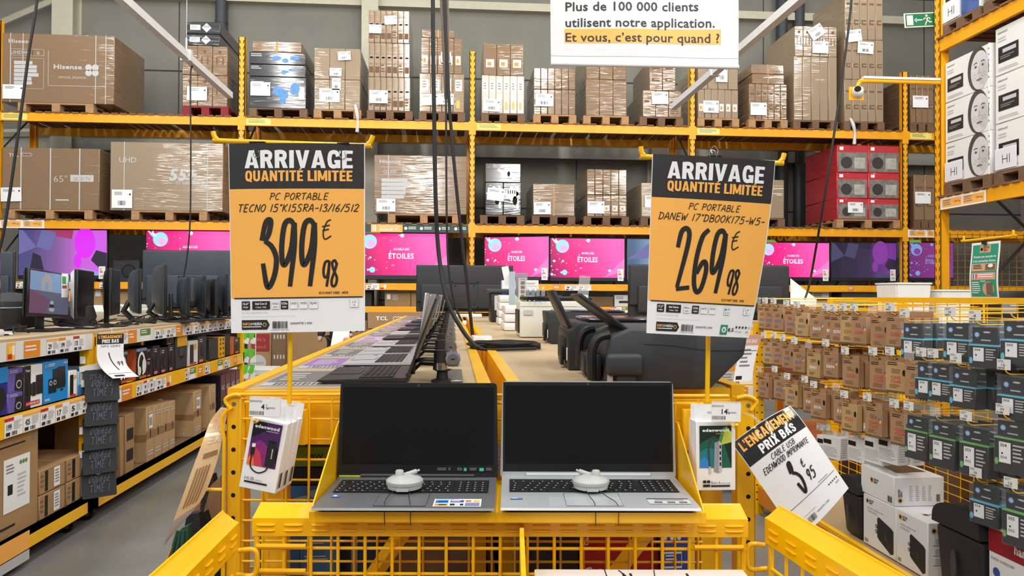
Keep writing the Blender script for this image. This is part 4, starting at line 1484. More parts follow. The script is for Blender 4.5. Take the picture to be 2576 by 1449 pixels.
for lab, a, b, yt, mm, pr, z0 in (('dark headset box stacked low next to the orange sided box', 368, 384, 905, NIGHT, p_dark, ZM), ('dark box on top of the low headset box', 368, 384, 875, NIGHT, p_dark, None),
         ('night blue box with yellow dot, left of two tall dark boxes', 385, 402, 868, NIGHT, p_dark, ZM), ('tall night blue box in the middle of the dark row', 403, 422, 872, NIGHT, p_dark, ZM),
         ('dark box with a rose label on the red label pile', 424, 438, 866, NIGHT, p_dark, ZM), ('slanted dark box on top of the red label pile', 418, 436, 853, NIGHT, p_dark, None),
         ('grey blister pack with yellow header hanging in the row', 441, 470, 846, DKGR, None, ZM), ('column of white ended black boxes', 474, 497, 855, WHITEP, p_white, ZM),
         ('black stacked boxes with small white print', 498, 518, 844, DKGR, p_dark, ZM), ('dark grey tall boxes left of the yellow pair', 526, 548, 850, DKGR, None, ZM),
         ('yellow box with black slots near the far post', 549, 565, 846, YELB, p_ytab, ZM), ('clear black pack between yellow and orange boxes', 566, 578, 840, BLACKP, None, ZM),
         ('orange box pair near the far end of the middle shelf', 579, 588, 846, ORG, None, ZM), ('navy box last on the middle shelf', 589, 606, 848, NIGHT, p_dark, ZM)):
 if z0 is None:
  z0 = {368: at(384, 905, X=XS).z + .002, 418: at(436, 866, X=XS).z + .003}[a]
  t = shelf_box('headset_box', lab, 'box', a, b, yt - (0 if a == 368 else 10), z0, .18, mm, pr, G1)
 else:
  t = shelf_box('headset_box', lab, 'box', a, b, yt, z0, .2, mm, pr, G1)
 if a == 441:
  t['label'] = 'grey blister pack with a yellow header on the middle shelf'
  y_ = ypx(470) - ypx(441)
  m = MB()
  h_ = at(470, 846, X=XS).z - ZM
  m.rbox((-.03, 0, h_ - .03), (.08, y_ * .8, .1), .004, YELB, 1)
  m.lathe([(.02, 0), (.05, .03), (.04, .1), (.02, .12)], BLACKM, 14, Matrix.Translation((-.02, 0, h_ * .3)))
  m.build('header', t)

# cartons on the bottom deck
G2 = 'brown monitor cartons on the bottom deck'


def p_bigcarton(mb, w, h):
 mb.rect(w * .55, h * .25, w * .88, h * .78, WHITE, .001)
 mb.lines(w * .58, h * .62, w * .7, h * .72, 3, GREYI, .002)
 mb.rect(w * .6, h * .42, w * .66, h * .52, INK, .002)
 mb.lines(w * .72, h * .35, w * .84, h * .6, 6, LGREY, .002)
 for k in range(3):
  mb.disc(w * (.76 + k * .035), h * .71, h * .022, mat('leaf_green_print', (96, 140, 62), .5, var=0), .002)
 mb.rect(w * .5, h * .9, w * .82, h * .915, INK, .001)
 mb.lines(w * .5, h * .07, w * .8, h * .12, 1, INK, .001)
 mb.lines(w * .9, h * .88, w * .97, h * .95, 3, GREYI, .001)


def p_flat(mb, w, h):
 mb.rect(w * .2, h * .08, w * .3, h * .92, INK, .001)
 mb.rect(w * .52, h * .1, w * .75, h * .92, WHITE, .001)
 mb.lines(w * .56, h * .2, w * .72, h * .8, 5, GREYI, .002)
 mb.lines(w * .05, h * .2, w * .17, h * .8, 3, KRAFTD, .001)
 mb.rect(w * .95, h * .0, w, h, KRAFTD, .001)


def p_mon(mb, w, h):
 mb.lines(w * .2, h * .8, w * .85, h * .9, 2, LGREY, .001)
 mb.lines(w * .2, h * .08, w * .85, h * .2, 2, LGREY, .001)
 mb.disc(w * .5, h * .5, w * .06, HOLE, .001, ry=h * .09)
 mb.rect(0, h * .42, w, h * .56, mat('brown_tape', (150, 112, 74), .4, var=.05), .0005)


def p_monsticker(mb, w, h):
 p_mon(mb, w, h)
 mb.rect(w * .3, h * .6, w * .75, h * .85, WHITE, .002)
 mb.barcode(w * .35, h * .65, w * .7, h * .8, GREYI, .003, 6)


def e_mon(mb, w, h):
 mb.text('Essential Monitor', w * .35, h * .86, h * .045, LGREY, w * .5, .002)
 mb.rect(w * .35, h * .93, w * .86, h * .935, LGREY, .002)
 mb.rect(w * .35, h * .78, w * .86, h * .785, LGREY, .002)
 mb.rect(0, h * .38, w, h * .5, mat('brown_tape', (150, 112, 74), .4, var=.05), .002)
 mb.disc(w * .8, h * .08, h * .02, LGREY, .002)


def p_black(mb, w, h):
 for v in (.55, .2):
  mb.rect(w * .15, h * v, w * .85, h * (v + .2), INK, .001)


def p_aoc(mb, w, h):
 mb.rect(0, h * .45, w, h, mat('dull_wine_print', (112, 60, 66), .5, var=.1), .001)
 mb.text('AOC', w * .15, h * .68, h * .1, LGREY, w * .7, .002, bold=.03)
 mb.lines(w * .2, h * .1, w * .8, h * .35, 3, GREYI, .002)


shelf_box('monitor_carton', 'big flat brown carton with a large white data sheet, bottom deck', 'carton', -120, 98, 1075, ZB, .3, KRAFT, p_bigcarton, G2)
zz = ZB
hh = .14
for k, (row, z0) in enumerate((('lower', ZB), ('upper', ZB + .145))):
 for q, (a, b, side) in enumerate(((101, 168, 'next to the big flat carton'), (169, 236, 'next to the mouse pad strip'))):
  ya, yb = ypx(a), ypx(b)
  t = thing('monitor_carton', '%s flat brown carton with black band and white sticker, %s' % (row, side), 'carton', (XS, (ya + yb) / 2, z0), 0, G2)
  mb = MB()
  mb.rbox((-.3, 0, .07), (.6, yb - ya - .004, .14), .004, KRAFT, 1)
  mb.M = frame((.0012, -(yb - ya) / 2, 0), (0, 1, 0), (0, 0, 1))
  p_flat(mb, yb - ya, .14)
  mb.build('packaging', t)
for lab, a, b, yt, mm, pr, en in (('thin brown carton half hidden behind the mouse pad strip', 303, 313, 1048, KRAFT, None, None), ('thin brown carton with two black panels and an energy sticker', 316, 339, 1036, KRAFT, p_black, None),
         ('front carton of the four upright brown monitor cartons, with a white sticker', 369, 388, 1018, KRAFT2, p_monsticker, e_mon), ('second of the four upright brown monitor cartons', 388, 408, 1013, KRAFT2, p_mon, None),
         ('third of the four upright brown monitor cartons', 408, 426, 1009, KRAFT2, p_mon, None), ('rearmost of the four upright brown monitor cartons', 426, 441, 1006, KRAFT2, p_mon, None),
         ('taller brown carton printed Essential Monitor with a white sticker', 488, 507, 979, KRAFT2, p_monsticker, e_mon), ('tall brown carton behind the one printed Essential Monitor', 528, 543, 965, KRAFT2, p_mon, None),
         ('dark monitor box with wine red end, first of four', 555, 566, 941, NIGHT, p_aoc, None), ('dark monitor box with wine red end, second of four', 567, 579, 937, NIGHT, p_aoc, None),
         ('dark monitor box with wine red end, third of four', 580, 591, 933, NIGHT, p_aoc, None), ('dark monitor box with wine red end, last of four beside the far post', 592, 603, 929, NIGHT, p_aoc, None)):
 shelf_box('monitor_carton', lab, 'carton', a, b, yt, ZB, .45 if b < 520 else .7, mm, pr, G2, None, XS, en)
pI = at(604, 940, Y=8.75)
t = thing('monitor_carton', 'pale grey carton printed iiyama at the far end of the monitor unit', 'carton', (pI.x - .05, 8.75, 0), 0, G2)
mb = MB()
mb.rbox((.15, .25, .32), (.5, .45, .64), .004, WHITEP, 1)
mb.M = frame((-.1, .024, 0), (1, 0, 0), (0, 0, 1))
mb.text('iiyama', .06, .47, .07, INK, .3, .001, bold=.04)
mb.rect(0, .57, .5, .575, GREYI, .001)
mb.build('packaging', t)
pc = thing('paper_cone', 'white twisted paper lying on the tall Essential Monitor carton', 'paper', (XS - .16, ypx(440), at(507, 979, X=XS).z - .085), 0)
m = MB()
m.cyl((0, 0, 0.02), (.0, .1, .03), .02, WHITE, .045, 10)
m.build('paper', pc)
GRC = mat('bright_green_tag', (96, 210, 60), .5, var=.03)
t = thing('clip_strip', 'hanging strip of bright green and white tags at the far post', 'product strip', (XL + .04, YL1 + .02, .55))
m = MB()
m.bx(-.01, .01, -.003, .003, .0, .58, CLEAR)
m.build('strip', t)
for k, z in enumerate((.43, .22, .04)):
 m = MB()
 for dx in (-.05, .02):
  m.box((dx + .02, -.012, z + .08), (.05, .008, .1), GRC, Matrix.Rotation(.25, 3, 'Y'))
  m.box((dx + .035, -.012, z + .01), (.05, .006, .07), WHITE, Matrix.Rotation(.25, 3, 'Y'))
 m.build('tag_pack', t)

# ------------------------------------------------------------------ monitors on the top board
SCRM = mat('monitor_glass', (20, 21, 24), .18, var=.1)
PICT = mat('monitor_picture', (104, 112, 132), .3, var=.45, vs=5)


def monitor(label, px, py, ytop, ybot, rz, col, w_=.54, stand='flat', lean=0.0, pic=False, sticker=False):
 b = at(px, py, Z=ZT)
 t = thing('monitor', label, 'monitor', (b.x, b.y, ZT), R(rz), 'monitors on the yellow shelving unit')
 zt = at(px, ytop, Y=b.y).z - ZT
 zb = at(px, ybot, Y=b.y).z - ZT
 h = zt - zb
 rl = Matrix.Rotation(R(lean), 3, 'X')
 m = MB()
 c = (0, 0, zb + h / 2)
 m.rbox(c, (.022, w_, h), .006, BLACKP, 1, rl)
 # the back swells towards the middle
 vs = []
 for (x, f) in ((-.011, 1.0), (-.04, .86), (-.062, .5)):
  for sy, sz in ((-1, -1), (1, -1), (1, 1), (-1, 1)):
   vs.append(rl @ Vector((x, sy * w_ / 2 * f, sz * h / 2 * f)) + Vector(c))
 fs = [(8, 9, 10, 11)]
 for k in (0, 4):
  for j in range(4):
   fs.append((k + j, k + (j + 1) % 4, k + 4 + (j + 1) % 4, k + 4 + j))
 m.add(vs, fs, col)
 m.build('housing', t)
 m = MB()
 m.M = Matrix.Translation(c) @ rl.to_4x4() @ frame((.0115, -w_ / 2 + .008, -h / 2 + .02), (0, 1, 0), (0, 0, 1))
 W, H = w_ - .016, h - .028
 m.rect(0, 0, W, H, SCRM)
 if pic:
  m.rect(.004, .004, W - .004, H - .004, glow('monitor_dusk', (84, 84, 104), .8), .0006)
  m.poly([(.004, H * .55), (W - .004, H * .52), (W - .004, H - .004), (.004, H - .004)], glow('monitor_sky', (112, 140, 176), .8), .0008)
  m.poly([(.004, .004), (W * .4, .004), (W * .5, H * .35), (.004, H * .55)], glow('monitor_mauve', (96, 66, 92), .8), .001)
  m.poly([(W * .28, H * .55), (W * .28, H * .8), (W * .36, H * .95), (W * .46, H * .95), (W * .54, H * .8), (W * .54, H * .55), (W * .47, H * .55), (W * .45, H * .75), (W * .37, H * .75), (W * .35, H * .55)], glow('monitor_stone', (150, 146, 146), .8), .0012)
  for k in range(3):
   m.disc(W * .55, H * (.12 + .08 * k), W * (.07 - .012 * k), glow('monitor_pale', (150, 152, 160), .8) if k != 1 else SCRM, .0014, ry=H * .05)
 m.build('screen', t)
 if sticker:
  m = MB()
  m.M = Matrix.Translation(c) @ frame((.016, w_ / 2 - .12, h / 2 - .17), (0, 1, 0), (0, 0, 1))
  m.rect(0, 0, .09, .16, WHITE)
  m.rect(.01, .09, .06, .14, GREENI, .001)
  m.rect(.01, .06, .07, .08, REDI, .001)
  m.build('energy_label', t)
 m = MB()
 if stand == 'flat':
  m.rbox((-.02, 0, .008), (.22, .28, .014), .006, col if col is WHITEP else BLACKP, 2)
  m.rbox((-.05, 0, zb / 2 + .05), (.03, .07, zb + .1), .008, col if col is WHITEP else BLACKP, 2)
 elif stand == 'slant':
  m.tube([(-.06, 0, zb + .1), (-.1, 0, zb + .02), (-.02, -.0, .02)], [.02, .025, .02], BLACKP, 8)
  for s in (-1, 1):
   m.tube([(-.04, 0, .03), (.12, s * .17, .012)], [.018, .01], BLACKP, 8)
  m.rbox((-.08, 0, .012), (.08, .1, .02), .006, BLACKP, 2)
 else:
  m.rbox((-.12, 0, zb / 2 + .09), (.025, .1, zb + .18), .006, BLACKP, 1)
  m.rbox((-.08, 0, zb + .08), (.08, .06, .06), .01, BLACKP, 1)
  m.rbox((-.04, 0, .008), (.22, .26, .014), .005, BLACKP, 2)
 m.build('stand', t)
 return t


monitor('monitor showing a grey blue street picture, with an energy label on its corner', 120, 833, 682, 799, 2, BLACKP, .52, 'flat', -3, True, True)
monitor('white backed monitor on a white stand', 212, 826, 680, 800, 14, WHITEP, .5, 'flat', 0)
monitor('black monitor right of the white backed one', 287, 821, 677, 792, 17, BLACKP, .5, 'flat', 0)
monitor('rounded dark monitor on slanted legs, left of the big screen back', 345, 814, 678, 788, 27, DARKB, .5, 'slant', 0)
monitor('tallest dark monitor on slanted legs before the big screen back', 405, 808, 668, 790, 28, CHAR, .58, 'slant', 0)
monitor('small dark monitor with a thick upright stand before the screen back', 467, 810, 698, 790, 27, DARKB, .38, 'post')
monitor('second small dark monitor with a thick upright stand', 507, 806, 694, 786, 27, DARKB, .36, 'post')
monitor('thin dark monitor behind the two with thick stands', 533, 803.5, 702, 792, 28, BLACKP, .34, 'flat')
monitor('dark monitor touching the left edge of the 399 euro sign', 563, 801.5, 690, 788, 27, DARKB, .36, 'flat')
monitor('white backed tilted monitor at the left edge of the picture', -12, 842, 655, 805, 28, WHITEP, .6, 'flat', 6)


def screen_back(label, x0, x1, y, z0, zt, col=CHAR, foot=True, rz=0.0, group='big screens seen from behind'):
 w_ = x1 - x0
 h = zt - z0 - .06
 t = thing('television', label, 'television', ((x0 + x1) / 2, y, z0), rz, group)
 m = MB()
 m.rbox((0, .03, h / 2 + .06), (w_, .03, h), .006, BLACKP, 1)
 m.rbox((0, .0, h * .6 + .06), (w_ * .995, .04, h * .78), .015, col, 3)
 m.rbox((0, -.015, h * .33 + .06), (w_ * .9, .06, h * .52), .015, col, 3)
 m.rect(-w_ * .42, h * .5, w_ * .42, h * .505, CHAR, .0)
 m.build('housing', t)
 m = MB()
 m.M = frame((0, -.046, h * .36 + .06), (1, 0, 0), (0, 0, 1))
 s = .14
 for a, b, c, d in ((-s, -s, s, -s + .012), (-s, s - .012, s, s), (-s, -s, -s + .012, s), (s - .012, -s, s, s)):
  m.rect(a, b, c, d, BLACKM, .001)
 for u in (-.1, .1):
  for v in (-.1, .1):
   m.disc(u, v, .008, HOLE, .002, 10)
 m.build('mount_plate', t)
 for sx in (-1, 1):
  m = MB()
  m.tube([(sx * w_ * .36, .03, .08), (sx * w_ * .38, -.1, .012)], .012, BLACKP, 6)
  m.tube([(sx * w_ * .36, .03, .08), (sx * w_ * .38, .15, .012)], .012, BLACKP, 6)
  m.build('foot', t)
 return t


ya = 8.25
screen_back('big grey screen back behind the row of monitors', at(359, 628, Y=ya).x, at(612, 628, Y=ya).x, ya, ZT, at(470, 629, Y=ya).z, DARKB)
screen_back('grey blue screen back at the left edge under the deck', at(-110, 632, Y=ya).x, at(35, 632, Y=ya).x, ya, ZT, at(10, 632, Y=ya).z, DARKB)

# loose stuff on the top board
t = thing('foam_tray', 'long cream packing tray lying on the monitor shelf behind the stands', 'tray', (XL - .86, 5.9, ZT), 0)
m = MB()
m.rbox((0, 0, .05), (.42, 4.0, .1), .03, CREAM, 2)
for k in range(7):
 m.rbox((-.02, -1.7 + k * .56, .115), (.3, .3, .05), .02, CREAM, 2)
m.build('tray', t)
t = thing('foam_tray', 'flat white tray by the near monitor base', 'tray', (XL - .42, 3.9, ZT), 0)
m = MB()
m.rbox((0, 0, .02), (.45, 1.0, .04), .012, WHITEP, 2)
m.build('tray', t)
pO = at(183, 790, Y=6.1)
t = thing('accessory_box', 'orange box standing behind the white backed monitor', 'box', (pO.x, 6.1, ZT + .14), 0)
m = MB()
m.rbox((0, 0, .1), (.11, .08, .13), .005, ORANGED, 1)
m.bx(-.05, .05, -.045, -.04, .13, .14, INK)
m.build('packaging', t)
pH = at(45, 800, Y=5.2)
t = thing('headset_case', 'round black headset case at the left edge of the monitor shelf', 'case', (pH.x - .02, 5.15, ZT), 0)
m = MB()
m.lathe([(.05, 0), (.15, .02), (.175, .1), (.16, .19), (.1, .235), (.02, .25)], BLACKM, 24)
m.build('shell', t)
m = MB()
m.tube([(-.15, -.09, .17), (0, -.185, .15), (.15, -.09, .15)], .004, STEEL, 6, smooth=5)
m.build('zip', t)
t = thing('headset_case', 'smaller black case behind the monitor with the street picture', 'case', (pH.x + .24, 5.45, ZT), 0)
m = MB()
m.lathe([(.04, 0), (.12, .02), (.14, .08), (.12, .15), (.03, .19)], BLACKM, 24)
m.build('shell', t)
rr = random.Random(4)
for k, (y0, lab) in enumerate(((4.3, 'near tangle of black cables before the street picture monitor'), (5.6, 'tangle of black cables between the white and black monitors'), (6.9, 'tangle of black cables under the tallest dark monitor'), (7.6, 'far tangle of black cables between the thick monitor stands'))):
 t = thing('cable', lab, 'cable', (XL - .2, y0, ZT), 0, 'cable tangles on the monitor shelf')
 for j in range(5):
  m = MB()
  pts = []
  y = -.45
  x = rr.uniform(-.2, .1)
  while y < .5:
   pts.append((x + rr.uniform(-.09, .09), y, .006 + rr.random() ** 2 * .06))
   y += rr.uniform(.08, .16)
  m.tube(pts, .005, RUBBER, 6, smooth=5)
  m.build('strand', t)

# ------------------------------------------------------------------ mouse pads on a clip strip, bent paper sign
SLATE = mat('slate_mousepad', (44, 46, 50), .75, var=.08)
CHALK = mat('chalk_print', (100, 106, 118), .8, var=.1)
RZ = R(-52)
pm = at(268, 1080, X=XL + .1)
clip = thing('clip_strip', 'white clip strip holding the slate mouse pads at the shelf post', 'product strip', (XL + .05, pm.y - .0, .34), RZ)
m = MB()
m.bx(-.002, .002, -.012, .012, -.0, .72, WHITEP)
for k in range(5):
 m.bx(-.004, .004, -.11, -.08, .12 + k * .15, .165 + k * .15, WHITEP)
m.build('strip', clip)
m = MB()
m.box((.0, -.03, .695), (.012, .17, .035), WHITEP, Matrix.Rotation(R(8), 3, 'X'))
m.build('header', clip)
names = ('topmost', 'second from the top', 'middle', 'fourth from the top', 'lowest')
for k in range(5):
 z1 = at(268, 930 + k * 60.0, X=XL + .1).z
 pt = thing('mouse_pad', '%s of the five dark chalk lettered mouse pads on the strip' % names[k].capitalize(), 'mouse pad', (XL + .075 - k * .004, pm.y - .012 + k * .002, z1 - .2), RZ, 'slate mouse pads')
 m = MB()
 m.M = frame((.0, -.1, 0), (0, 1, 0), (0, 0, 1))
 m.warp = lambda p: (p[0], p[1], p[2] + .02 * math.cos(p[1] * 14))
 ps = []
 for cx, cy, a0 in ((.19, .01, -90), (.19, .19, 0), (.01, .19, 90), (.01, .01, 180)):
  for j in range(4):
   a = R(a0 + j * 30)
   ps.append((cx + .01 * math.cos(a), cy + .01 * math.sin(a)))
 m.prism(ps, -.004, 0, SLATE)
 m.pen("IT'S ALWAYS", .1, .14, .032, CHALK, .14, .0012, wd=.08, shear=.1)
 m.pen('COFFEE', .1, .095, .04, CHALK, .13, .0012, wd=.1, shear=.3)
 m.pen('TIME I', .1, .035, .045, CHALK, .12, .0012, wd=.08, shear=.1)
 m.ribbon([(.04, .1), (.08, .13), (.07, .08), (.12, .13), (.11, .08), (.16, .12)], .003, CHALK, .0014)
 m.build('pad', pt)
pb = at(272, 838, X=XL + .06)
t = thing('price_sign', 'small bent white paper sign with black top, clipped to the monitor shelf', 'sign', (XL + .13, pb.y - .1, pb.z - .3), R(-48))
m = MB()
m.M = frame((0, -.09, 0), (0, 1, 0), (0, 0, 1))


def bend(p):
 k = max(0, .17 - p[1])
 return (p[0] + k * k * 3.0, p[1] + k * k * .5, p[2] + k * k * 1.0)


m.warp = bend
m.sheet(.16, .3, .0008, WHITE, WHITE, 6, 20)
m.rect(0, .235, .16, .3, INK, .0008, 6, 6)
m.grot("L'ENGAGEMENT", .01, .272, .02, ORANGE, .14, .0015)
m.grot('PRIX BAS', .03, .242, .024, WHITE, .1, .0015)
m.pen('TAPIS SOURIS', .08, .215, .013, INK, .12, .0015)
m.ribbon([(.07, .18), (.08, .13), (.095, .06)], .006, INK, .0015)
m.pen('99', .125, .09, .03, INK, .04, .0015)
m.rect(.01, .035, .15, .037, INK, .0015)
m.rect(.03, .012, .09, .024, INK, .0015, 4, 2)
m.build('paper', t)
m = MB()
m.tube([(-.004, 0, .3), (-.004, 0, .33), (-.03, 0, .335)], .004, CLEAR, 6)
m.build('clip', t)
# ================================================================== CENTRE TABLES
ZTB = 1.27
BLK = mat('soft_black_board', (24, 25, 27), .4, var=.1)


def make_table(label, x0, x1, y0, y1, left_edge):
 t = thing('display_table', label, 'display table', ((x0 + x1) / 2, y0, 0))
 cx = (x0 + x1) / 2
 hw = (x1 - x0) / 2
 m = MB()
 m.bx(-hw + .035, hw - .035, .03, y1 - y0, ZTB - .03, ZTB, MDF)
 for y in (2.03, 4.4):
  m.bx(-hw + .035, hw - .035, y, y + .006, ZTB, ZTB + .0008, ORANGED)
 m.build('table_top', t)
 for sx in (-1, 1):
  m = MB()
  xa = sx * (hw - .0175)
  m.bx(xa - .0175, xa + .0175, 0, y1 - y0, ZTB - .1, ZTB + .006, YEL)
  m.build('edge_rail', t)
  for yy in (.35, (y1 - y0) / 2, y1 - y0 - .05):
   m = MB()
   m.bx(xa - .0175, xa + .0175, yy - .03, yy + .03, 0, ZTB - .1, YEL)
   m.build('leg', t)
 m = MB()
 m.bx(-hw + .036, hw - .036, .001, .03, ZTB - .1, ZTB - .002, YEL)
 m.build('end_rail', t)
 for z in (.2, .62):
  m = MB()
  m.bx(-hw, hw, .3, y1 - y0, z - .025, z, KRAFTD)
  m.bx(-hw, -hw + .03, .3, y1 - y0, z - .09, z, YEL)
  m.bx(hw - .03, hw, .3, y1 - y0, z - .09, z, YEL)
  m.build('shelf', t)
 return t


TA = make_table('long table with a row of open laptops and flat price sheets', -.54, .098, 1.83, 8.4, True)
TB = make_table('long table beside the laptops carrying black and white printers', .142, .74, 1.83, 8.4, False)

# price sheets under clear film along the outer edge of the laptop table
FILM = mat('clear_film', (230, 232, 236), .1, var=0, alpha=.22)
DSH = mat('dim_price_sheet', (96, 90, 84), .5, var=.1)
VIO = mat('violet_price_sheet', (150, 84, 178), .45, var=.12)
PALV = mat('pale_violet_sheet', (206, 170, 214), .45, var=.1)
y = 1.92
k = 0
while y < 8.1:
 m = MB()
 m.M = frame((-.319 - .17, 0, ZTB + .0012), (1, 0, 0), (0, 1, 0))
 seq = [DSH, VIO, DSH, DSH, PALV, DSH][k % 6]
 hgt = .36
 m.rect(0, y - 1.83, .24, y - 1.83 + .07, LGREY)
 m.barcode(.03, y - 1.82, .2, y - 1.83 + .06, INK, .0004, 14, k)
 m.rect(0, y - 1.83 + .075, .24, y - 1.83 + hgt, seq)
 m.lines(.02, y - 1.83 + .1, .1, y - 1.83 + .3, 4, LGREY if seq is not PALV else GREYI, .0004, k)
 o = m.build('price_sheet', TA)
 o.location = (0.22, 0, 0)
 y += .46
 k += 1
m = MB()
m.M = frame((-.285, 0, ZTB + .003), (1, 0, 0), (0, 1, 0))
m.rect(0, .06, .26, 6.4, FILM)
m.build('film_cover', TA)

# ------------------------------------------------------------------ laptops
KEYB = mat('laptop_key_black', (26, 26, 28), .55, var=.05)
KEYL = mat('key_legend', (200, 200, 200), .5, var=0)
LSIL = mat('laptop_silver', (186, 190, 192), .4, .35, var=.03)
LGRA = mat('laptop_grey', (116, 118, 122), .42, .4, var=.03)
LDRK = mat('laptop_dark', (52, 54, 60), .4, .4, var=.05)
LBLK = mat('laptop_black', (28, 28, 31), .4, var=.05)
GLASS = mat('dark_screen_glass', (9, 10, 11), .3, var=0, spec=.35)
BEZ = mat('screen_bezel', (18, 18, 20), .4, var=.05)


def keyboard(mb, w, d, y0, y1, z, legends, numpad=True):
 rows = 6
 dy = (y1 - y0) / rows
 rr = random.Random(3)
 for r in range(rows):
  h = dy * (.55 if r == rows - 1 else .82)
  yy = y0 + dy * r
  xs = -w / 2
  segs = [(xs, xs + w * (.78 if numpad else 1), 13 if r else 10)]
  if numpad:
   segs.append((xs + w * .8, xs + w, 4))
  for a, b, n in segs:
   if n == 10:
    ws = [1, 1, 1, 1, 5.2, 1, 1, 1, 1, 1]
   elif n == 13:
    ws = [1.0 + .28 * r if r < 4 else 1] + [1] * 11 + [1.6 - .2 * r if r < 4 else 1]
   else:
    ws = [1] * n
   k = (b - a) / sum(ws)
   x = a
   for q in ws:
    mb.bx(x + .0012, x + q * k - .0012, yy, yy + h, z, z + .0016, KEYB)
    if legends and r < 5 and q < 3:
     mb.rect(x + q * k * .25, yy + h * .55, x + q * k * .25 + .003, yy + h * .8, KEYL, z + .0018)
    x += q * k


def laptop(label, w, d, loc, rz, body, lid_col, lean=12, legends=False, detail=True, group=None, lidlen=None, keybed=None, stick=True):
 t = thing('laptop', label, 'laptop', loc, rz, group)
 th = .017
 m = MB()
 # base with a wedge front edge
 ps = [(-d / 2 + .002, .0085), (d / 2 - .002, .0085), (d / 2 - .02, .002), (-d / 2 + .03, .002)]
 m.prism(ps, -w / 2 + .004, w / 2 - .004, BLACKP, Matrix(((0, 0, 1, 0), (1, 0, 0, 0), (0, 1, 0, 0), (0, 0, 0, 1))))
 ps = [(-d / 2, .0085), (-d / 2 + .004, .0125), (d / 2 - .01, th), (d / 2, th - .003), (d / 2, .0085)]
 m.prism(ps, -w / 2, w / 2, body, Matrix(((0, 0, 1, 0), (1, 0, 0, 0), (0, 1, 0, 0), (0, 0, 0, 1))))
 for sx in (-1, 1):
  for sy in (-1, 1):
   m.cyl((sx * w * .42, sy * d * .38, 0), (sx * w * .42, sy * d * .38, .004), .008, RUBBER, n=10)
 m.build('base', t)
 sl = (th - .0125) / (d - .014)

 def zt(y):
  return .0125 + (y + d / 2 - .004) * sl + .0006
 rot = Matrix.Rotation(math.atan(sl), 4, 'X')
 m = MB()
 m.M = Matrix.Translation((0, 0, zt(0))) @ rot
 m.rect(-w * .457, -d * .055, w * .457, d * .352, keybed or body, 0)
 keyboard(m, w * .9, d, -d * .05, d * .35, .0003, legends)
 m.build('keyboard', t)
 m = MB()
 m.M = Matrix.Translation((0, 0, zt(0))) @ rot
 a, b = -w * .17, w * .12
 m.rect(a, -d * .44, b, -d * .09, body, .0004)
 for q in ((a, -d * .44, a + .0008, -d * .09), (b - .0008, -d * .44, b, -d * .09), (a, -d * .44, b, -d * .4365), (a, -d * .0935, b, -d * .09)):
  m.rect(*q, CHAR, .0006)
 m.build('touchpad', t)
 L = lidlen or d * .97
 R_ = Matrix.Translation((0, d / 2 - .008, th - .002)) @ Matrix.Rotation(-R(lean), 4, 'X')
 m = MB()
 m.M = R_
 ps = []
 for cx, cz, a0 in ((w / 2 - .008, L - .008, 0), (-w / 2 + .008, L - .008, 90), (-w / 2 + .004, .006, 180), (w / 2 - .004, .006, 270)):
  for j in range(4):
   a = R(a0 + j * 30)
   ps.append((cx + .008 * math.cos(a), cz + .008 * math.sin(a)))
 m.prism(ps, -.0055, 0, lid_col, Matrix(((1, 0, 0, 0), (0, 0, -1, 0), (0, 1, 0, 0), (0, 0, 0, 1))))
 m.cyl((-w * .36, .002, .004), (w * .36, .002, .004), .006, lid_col, n=10)
 lid = m.build('lid', t)
 m = MB()
 m.M = R_ @ frame((0, -.0004, 0), (1, 0, 0), (0, 0, 1))
 m.rect(-w / 2 + .002, .012, w / 2 - .002, L - .002, BEZ)
 m.rect(-w / 2 + .007, .03, w / 2 - .007, L - .01, GLASS, .0004)
 m.disc(0, L - .006, .0018, GREYI, .0006, 10)
 m.disc(0, L - .006, .001, HOLE, .0008, 10)
 m.build('screen', lid)
 if stick:
  m = MB()
  m.M = Matrix.Translation((0, 0, zt(0) + .0003)) @ rot
  m.rect(-w * .44, -d * .2, -w * .395, -d * .13, BLUEI, .0003)
  m.rect(-w * .43, -d * .18, -w * .41, -d * .15, WHITE, .0006)
  m.build('sticker', t)
 return t


tips = [(797, 968, LDRK, 'dark grey laptop nearest on the table, screen edge towards the camera'), (857, 925, LSIL, 'silver laptop with dark keys, second in the table row'),
  (865, 899, LSIL, 'silver laptop with pink glare on its keys, third in the table row'), (920, 876, LSIL, 'silver laptop with grey keys, fourth in the table row'),
  (942, 858, LBLK, 'black laptop with a white sticker at its front corner, fifth in the row'), (963, 846, LSIL, 'silver laptop behind the black one with a white sticker, sixth in the row'),
  (983, 834, LBLK, 'black laptop seventh in the table row'), (1012, 822, LDRK, 'dark laptop eighth in the table row'), (1028, 813, LDRK, 'dark laptop ninth in the table row'),
  (1046, 805, LSIL, 'silver laptop tenth in the table row'), (1057, 800.5, LDRK, 'dark laptop eleventh in the table row'), (1066, 797, LBLK, 'black laptop last in the table row')]
HUMS = ['nearest', 'second', 'third', 'fourth', 'fifth', 'sixth', 'seventh', 'eighth', 'ninth', 'tenth', 'eleventh', 'last']
lock0 = None
